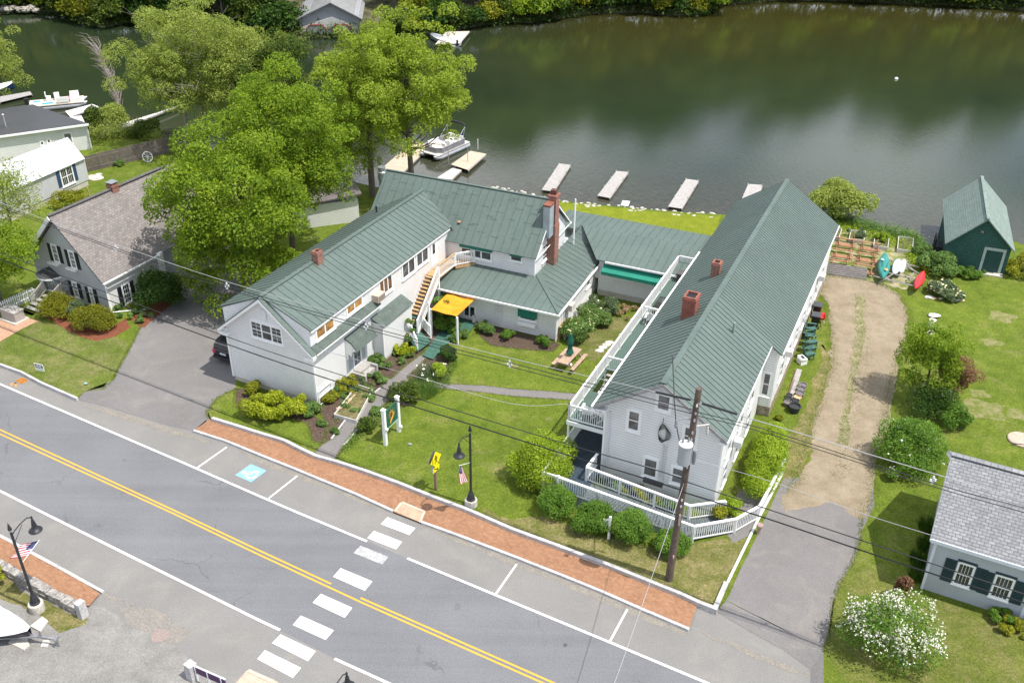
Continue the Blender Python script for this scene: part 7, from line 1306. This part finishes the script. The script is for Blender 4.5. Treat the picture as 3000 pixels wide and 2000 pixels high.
# ---- boats ----
ALU=P((.50,.51,.53),.35,.08,2.,.6); VIN=P((.66,.62,.56),.5,.08,3.); VINW=P((.76,.75,.73),.45,.06,3.)
def pontoon(label,org,deg,L,W,deckm,bimini=True,open_=False):
    t=T('pontoon_boat',org,label,'boat'); f=turned(org,deg); z=org[2]
    for s in (-1,1): mb=MB().tube([f.w(-L/2,s*W*.38,z+.12),f.w(L/2-.8,s*W*.38,z+.12),f.w(L/2-.1,s*W*.38,z+.3),f.w(L/2+.25,s*W*.38,z+.5)],[.3,.3,.24,.05],12); t.part('pontoon',mb,ALU)
    mb=MB().box(f,-L/2+.1,L/2-.1,-W/2,W/2,z+.46,z+.56); t.part('deck',mb,deckm); mb=MB()
    a0,a1=-L/2+.9,L/2-.5; ring=[(a0,-W/2),(a0,W/2),(a1-.4,W/2),(a1,W/2-.5),(a1,-W/2+.5),(a1-.4,-W/2),(a0,-W/2)]
    if not open_:
        for p,q in zip(ring[:-1],ring[1:]): mb.bar(f.w(p[0],p[1]*.96,z+.85),f.w(q[0],q[1]*.96,z+.85),.03,.52)
        t.part('fence_panels',mb,P((.20,.20,.22),.4,.3,1.5)); mb=MB()
        for p,q in zip(ring[:-1],ring[1:]): mb.bar(f.w(p[0],p[1]*.97,z+1.14),f.w(q[0],q[1]*.97,z+1.14),.06); mb.bar(f.w(p[0],p[1]*.97,z+.6),f.w(q[0],q[1]*.97,z+.6),.06)
        t.part('rails',mb,ALU)
    seats=[(-L/2+1.,-L/2+1.6,-W*.4,W*.4),(-.2,1.5,W*.22,W*.42),(1.2,L/2-.9,-W*.42,-W*.2)] if not open_ else [(L/2-1.6,L/2-.6,-W*.4,W*.42),(0,L/2-1.7,W*.2,W*.42)]
    for s in seats: mb=MB(); mb.box(f,s[0],s[1],s[2],s[3],z+.562,z+.98); q=t.part('bench_seat',mb,VIN if not open_ else VINW); mb=MB(); (mb.box(f,s[0]-.16,s[0]-.002,s[2],s[3],z+.7,z+1.35) if s[1]-s[0]<1 else mb.box(f,s[0],s[1],(s[3]+.002) if s[2]>0 else s[2]-.14,(s[3]+.14) if s[2]>0 else s[2]-.002,z+.7,z+1.3)); t.part('seat_back',mb,VINW,q)
    mb=MB(); mb.box(f,-.2,.35,-W*.38,-W*.1,z+.562,z+1.35); c=t.part('console',mb,VINW); mb=MB().tube([f.w(-.3,-W*.24,z+1.3),f.w(-.36,-W*.24,z+1.3)],.18,12); t.part('steering_wheel',mb,BLACK,c)
    mb=MB().box(f,-1.1,-.6,-W*.35,-W*.12,z+.562,z+1.05); c=t.part('captain_chair',mb,VINW); mb=MB().box(f,-1.18,-1.08,-W*.35,-W*.12,z+1.052,z+1.55); t.part('chair_back',mb,VINW,c)
    mb=MB(); mb.box(f,-L/2-.35,-L/2+.1,-.2,.2,z+.1,z+1.2); t.part('outboard_motor',mb,BLACK)
    if bimini:
        mb=MB()
        for s in (-1,1): mb.tube([f.w(-.6,s*W*.47,z+1.15),f.w(-2.1,s*W*.46,z+2.45)],.03,6); mb.tube([f.w(-1.6,s*W*.47,z+1.15),f.w(-2.1,s*W*.46,z+2.45)],.025,6)
        b=t.part('bimini_frame',mb,ALU); mb=MB().tube([f.w(-2.1,-W*.48,z+2.4),f.w(-2.2,-W*.3,z+2.6),f.w(-2.2,W*.3,z+2.6),f.w(-2.1,W*.48,z+2.4)],[.1,.14,.14,.1],10); t.part('folded_canopy',mb,BLACK,b)
    else:
        mb=MB(); mb.box(f,.8,1.5,-.2,.6,z+.57,z+.95); t.part('cushions',mb,P((.65,.05,.14),.6,.4,4.)); mb=MB(); mb.box(f,-1.6,-.4,.2,.9,z+.562,z+.568); mb.box(f,-2.6,-1.8,-.9,-.3,z+.562,z+.568); mb.box(f,.6,1.2,-1.1,-.8,z+.562,z+.568); t.part('blue_mat',mb,P((.04,.28,.45),.7,.1))
pontoon('white pontoon boat with rolled black canopy moored at the tan dock',(G(1255,462,-.2)+G(1352,425,-.2))/2+UP*0,235,5.6,2.45,VIN); pontoon('open pontoon boat with red cushions and blue mats at the left cove',G(170,310,-.2),22,6.2,2.5,P((.62,.56,.47),.6,.08),False,True)
def rowboat(label,p0,p1,wd,m1,m2,z=-.3):
    a,b=G(*p0,z),G(*p1,z); d=b-a; s=np.array([-d[1],d[0],0])/np.linalg.norm(d); N=12; V=[]
    for i in range(N+1):
        f=i/N; w=wd/2*min(1,(1.02-f)*2.2)**.6; c=a+d*f; sh=.15*f*f
        for k,(q,zz) in enumerate(((1,.62+sh),(.8,.1),(0,-.1),(-.8,.1),(-1,.62+sh),(-.85,.6+sh),(-.6,.25),(.6,.25),(.85,.6+sh))): V.append(c+s*w*q+UP*zz)
    mb=MB(); mb.v=[tuple(v) for v in V]; M=9
    for i in range(N):
        for j in range(M): mb.f.append((i*M+j,(i+1)*M+j,(i+1)*M+(j+1)%M,i*M+(j+1)%M)); mb.m.append(0 if j<4 else 1)
    mb.f.append(tuple(range(M))); mb.m.append(0); t=T('motorboat',(a+b)/2,label,'boat'); t.part('hull',mb,[m1,m2],fix=False); mb=MB(); c=a+d*.25; mb.bar(c-s*wd*.35+UP*.5,c+s*wd*.35+UP*.5,.3,.08); c=a+d*.55; mb.bar(c-s*wd*.35+UP*.5,c+s*wd*.35+UP*.5,.3,.08); t.part('seat',mb,VINW); mb=MB(); c=a-d/np.linalg.norm(d)*.15; mb.lathe(c,[(.1,.1),(.16,.5),(.14,.95),(.05,1.05)],8); t.part('outboard_motor',mb,BLACK)
rowboat('blue hulled boat at the left edge under the overhanging tree',(-60,290),(42,256),2.0,P((.01,.03,.09),.3,.1),VINW); rowboat('pale fishing boat tied at the far shore dock',(1338,138),(1262,112),2.0,ALU,P((.5,.52,.53),.5,.1))
mb=MB(); mb.blob(G(2626,231,-.3),.25,.25,.2,10,6,0); single('mooring_buoy',mb,TRIM,'small white buoy floating on the open lake','buoy')
mb=MB(); mb.box(turned(G(1832,597),-15),-.35,.35,-.6,.6,GZ,GZ+.06); single('white_hatch',mb,P((.62,.68,.72),.5,.1),'small flat white panel on the lakeside lawn near the docks','panel')
# ---- fences, generator ----
mb=MB(); A0,B0=G(255,505),G(500,446); n=int(np.linalg.norm(B0-A0)/.15)
for k_ in range(n): q=A0+(B0-A0)*k_/n; mb.bar(q,q+UP*(1.65+random.uniform(-.03,.03)),.135,.03,0,(0,1,0))
mb.bar(A0+UP*.4,B0+UP*.4,.04,.09); mb.bar(A0+UP*1.35,B0+UP*1.35,.04,.09); single('board_fence',mb,P((.20,.17,.15),.9,.25,3.,fine=.5),'weathered brown board fence behind the brown roofed house','fence')
mb=MB(); A0,B0=G(-80,958),G(108,872); n=int(np.linalg.norm(B0-A0)/.16)
for k_ in range(n): q=A0+(B0-A0)*k_/n; mb.bar(q,q+UP*.95,.09,.025,0,(0,1,0))
mb.bar(A0+UP*.3,B0+UP*.3,.04,.07); mb.bar(A0+UP*.75,B0+UP*.75,.04,.07); single('picket_fence',mb,TRIM,'white picket fence left of the porch steps','fence')
t=T('generator_cabinet',G(40,935),'beige grey standby generator cabinet beside the porch steps','generator'); f=turned(G(42,935),62.5); mb=MB().box(f,-.6,.6,-.9,.9,GZ,GZ+.1); t.part('pad',mb,CONC); mb=MB().box(f,-.4,.4,-.75,.75,GZ+.1,GZ+.8); t.part('cabinet',mb,P((.36,.33,.31),.6,.08)); mb=MB().box(f,-.44,.44,-.79,.79,GZ+.802,GZ+.9); t.part('cabinet_lid',mb,P((.42,.39,.37),.6,.08))
t=T('hose_reel',G(430,468),'round white spoked hose reel on the ground by the fence','hose reel'); c=G(432,460,.75); mb=MB(); mb.tube([c+np.array([.5*math.cos(a),.1*math.sin(a),.5*math.sin(a)]) for a in np.linspace(0,2*math.pi,20)],.05,6,caps=False)
for a in np.linspace(0,math.pi,5)[:-1]: mb.bar(c-np.array([.5*math.cos(a),.1*math.sin(a),.5*math.sin(a)]),c+np.array([.5*math.cos(a),.1*math.sin(a),.5*math.sin(a)]),.04)
mb.bar(c,c-UP*.55,.06); t.part('reel',mb,P((.6,.61,.63),.5,.1))
# ---- statues, deck chairs, board ----
def dog(u,v,label,s=1.,z=GZ):
    c=G(u,v,z); t=T('dog_statue',c,label,'statue'); mb=MB(); mb.blob(c+UP*.3*s,.15*s,.13*s,.24*s,10,7,.05); mb.blob(c+UP*.55*s+np.array([-.03,-.05,0]),.11*s,.11*s,.13*s,10,6,.03); mb.blob(c+UP*.74*s+np.array([-.05,-.1,0]),.09*s,.12*s,.09*s,10,6,.02); mb.blob(c+UP*.71*s+np.array([-.07,-.24*s,0]),.045*s,.07*s,.045*s,8,5,.02)
    for dx in (-.08,.08): mb.tube([c+np.array([dx*s,-.1*s,.42*s]),c+np.array([dx*s,-.13*s,.02])],[.045*s,.035*s],7); mb.blob(c+np.array([dx*1.2*s-.03,-.06*s,.72*s]),.03*s,.03*s,.08*s,7,5,.02)
    mb.box(turned(c,60),-.2*s,.2*s,-.18*s,.18*s,z,z+.05); t.part('figure',mb,P((.62,.60,.55),.8,.1,6.),smooth=False)
dog(1389,950,'white sitting dog statue beside the patio door'); dog(1300,956,'small white statue on the green deck under the canopy',.75,.5)
WCH=TRIM
adk('white slatted chair at the street end of the raised deck',RF.w(1.6,-8.2,DZ),250,WCH,'white chairs on the raised deck'); adk('white rocking style chair beside the wall on the raised deck end',RF.w(1.7,-7.3,DZ),200,WCH,'white chairs on the raised deck'); adk('white chair farther along the raised deck by the stair opening',RF.w(13.6,-8.3,DZ),250,WCH,'white chairs on the raised deck')
mb=MB(); f=turned(RF.w(20.5,-8.2,DZ),65); mb.box(f,-.35,.35,-.35,.35,DZ,DZ+.62); mb.box(f,-.38,.38,-.38,.38,DZ+.622,DZ+.68); single('covered_grill',mb,P((.09,.075,.075),.7,.2),'brown covered box at the far end of the raised deck','grill')
t=T('easel_board',RF.w(-2.2,-8.5,PZ),'grey easel board with a small picture standing on the porch by the ramp','easel'); f=Fr(RF.w(-1.3,-8.75,0),65.1); 
for s in (1,-1): mb=MB(); mb.add([f.w(-.3*s,-.35,PZ),f.w(-.3*s,.35,PZ),f.w(-.04*s,.32,PZ+1.15),f.w(-.04*s,-.32,PZ+1.15)],[(0,1,2,3)]); 
mb=MB(); V=[f.w(-.32,-.35,PZ),f.w(-.32,.35,PZ),f.w(-.02,.35,PZ+1.2),f.w(-.02,-.35,PZ+1.2)]; mb.add(V+[v+f.A*.03 for v in V],[(0,1,2,3),(7,6,5,4),(0,4,5,1),(1,5,6,2),(2,6,7,3),(3,7,4,0)]); o=t.part('front_board',mb,P((.42,.42,.43),.6,.1)); V=[f.w(.3,-.35,PZ),f.w(.3,.35,PZ),f.w(.03,.35,PZ+1.2),f.w(.03,-.35,PZ+1.2)]; mb=MB().add(V+[v+f.A*.03 for v in V],[(0,1,2,3),(7,6,5,4),(0,4,5,1),(1,5,6,2),(2,6,7,3),(3,7,4,0)]); t.part('rear_board',mb,P((.42,.42,.43),.6,.1))
mb=MB(); V=[f.w(-.325+.25*g,b,PZ+1.2*g*.83) for b,g in ((-.22,.1),(.22,.1),(.22,.7),(-.22,.7))]; mb.add([v-f.A*.02 for v in V],[(0,1,2,3)]); t.part('picture',mb,P((.25,.4,.5),.6,.5,4.),o,fix=False)
mb=MB(); c=G(2222,1562); mb.lathe(c,[(.1,0),(.1,.5),(.17,.5),(.2,.58),(.17,.66)],12); mb.m=[0]*len(mb.f); single('bollard_light',mb,P((.35,.25,.22),.6,.3,2.),'short brown post with pale cap outside the ramp railing','bollard')
# ---- parked car ----
cf=turned(LF.w(1.1,-8.6,GZ),63.7); t=T('parked_car',cf.w(2.4,0,GZ),'black sport utility vehicle parked behind the gable of the left white house','car')
def loft(mb,secs,mi=0):                    # secs: (a, halfwidth_low, z_low, halfwidth_mid, z_mid, halfwidth_top, z_top)
    V=[]
    for a,w0,z0,w1,z1,w2,z2 in secs: V+=[cf.w(a,s*w,z+GZ) for s,w,z in ((-1,w0,z0),(-1,w1,z1),(-1,w2,z2),(1,w2,z2),(1,w1,z1),(1,w0,z0))]
    n=len(secs); mb.add(V,[(i*6+j,(i+1)*6+j,(i+1)*6+(j+1)%6,i*6+(j+1)%6) for i in range(n-1) for j in range(6)]+[tuple(range(6)),tuple(range((n-1)*6,n*6))[::-1]],mi)
CARP,cnt,cb=new('car paint',.22,.3,.6); cb.inputs['Base Color'].default_value=(.012,.013,.016,1)
mb=MB(); loft(mb,[(0,.8,.45,.86,.75,.82,1.0),(.08,.9,.35,.95,.75,.9,1.08),(.7,.93,.3,.97,.75,.92,1.1),(3.2,.93,.3,.97,.75,.9,1.08),(4.0,.92,.3,.95,.72,.84,1.0),(4.6,.85,.35,.86,.65,.74,.88),(4.75,.7,.45,.75,.6,.66,.75)]); body=t.part('body',mb,CARP,smooth=False)
mb=MB(); loft(mb,[(.12,.88,1.06,.84,1.3,.74,1.5),(.45,.88,1.09,.82,1.45,.7,1.68),(1.2,.88,1.09,.82,1.48,.7,1.74),(2.4,.88,1.08,.8,1.45,.68,1.72),(3.0,.86,1.07,.74,1.3,.62,1.5),(3.5,.82,1.04,.76,1.1,.7,1.12)]); t.part('cabin_glass',mb,GLASS)
mb=MB(); loft(mb,[(.2,.7,1.6,.72,1.64,.66,1.68),(.5,.73,1.69,.72,1.72,.62,1.76),(1.3,.73,1.74,.72,1.77,.62,1.81),(2.5,.71,1.72,.7,1.75,.6,1.79),(2.9,.64,1.6,.64,1.62,.56,1.65)]); t.part('roof_panel',mb,CARP)
for s in (-1,1):
    mb=MB().box(cf,-.03,.1,min(s*.6,s*.9),max(s*.6,s*.9),GZ+.82,GZ+1.0); t.part('tail_light',mb,P((.5,.01,.06),.3,.1))
    for a in (.85,3.7): mb=MB().tube([cf.w(a,s*.72,GZ+.36),cf.w(a,s*.965,GZ+.36)],.36,18); w_=t.part('wheel',mb,BLACK); mb=MB().tube([cf.w(a,s*.966,GZ+.36),cf.w(a,s*.98,GZ+.36)],.22,12); t.part('rim',mb,ALU,w_)
mb=MB().box(cf,-.02,.0,-.26,.26,GZ+.78,GZ+.92); t.part('license_plate',mb,P((.6,.63,.66),.5,.05)); mb=MB().box(cf,-.06,.05,-.85,.85,GZ+.4,GZ+.6); t.part('bumper',mb,P((.025,.026,.03),.6,.1))
# outbuilding glimpsed between the trees, satellite dish-free
t=T('white_outbuilding',G(905,660),'small white garage with dark low roof glimpsed behind the left white house','outbuilding'); of=turned(G(905,665),20); mb=MB().box(of,-1.5,4.5,-4,.2,GZ,2.3); t.part('wall',mb,SIDE); mb=MB(); roofplane(mb,[of.w(-1.9,-4.3,2.45),of.w(-1.9,.6,2.45),of.w(4.8,.6,3.0),of.w(4.8,-4.3,3.0)],1,.12,False); t.part('roof',mb,P((.13,.115,.11),.9,.25,3.,fine=.6))
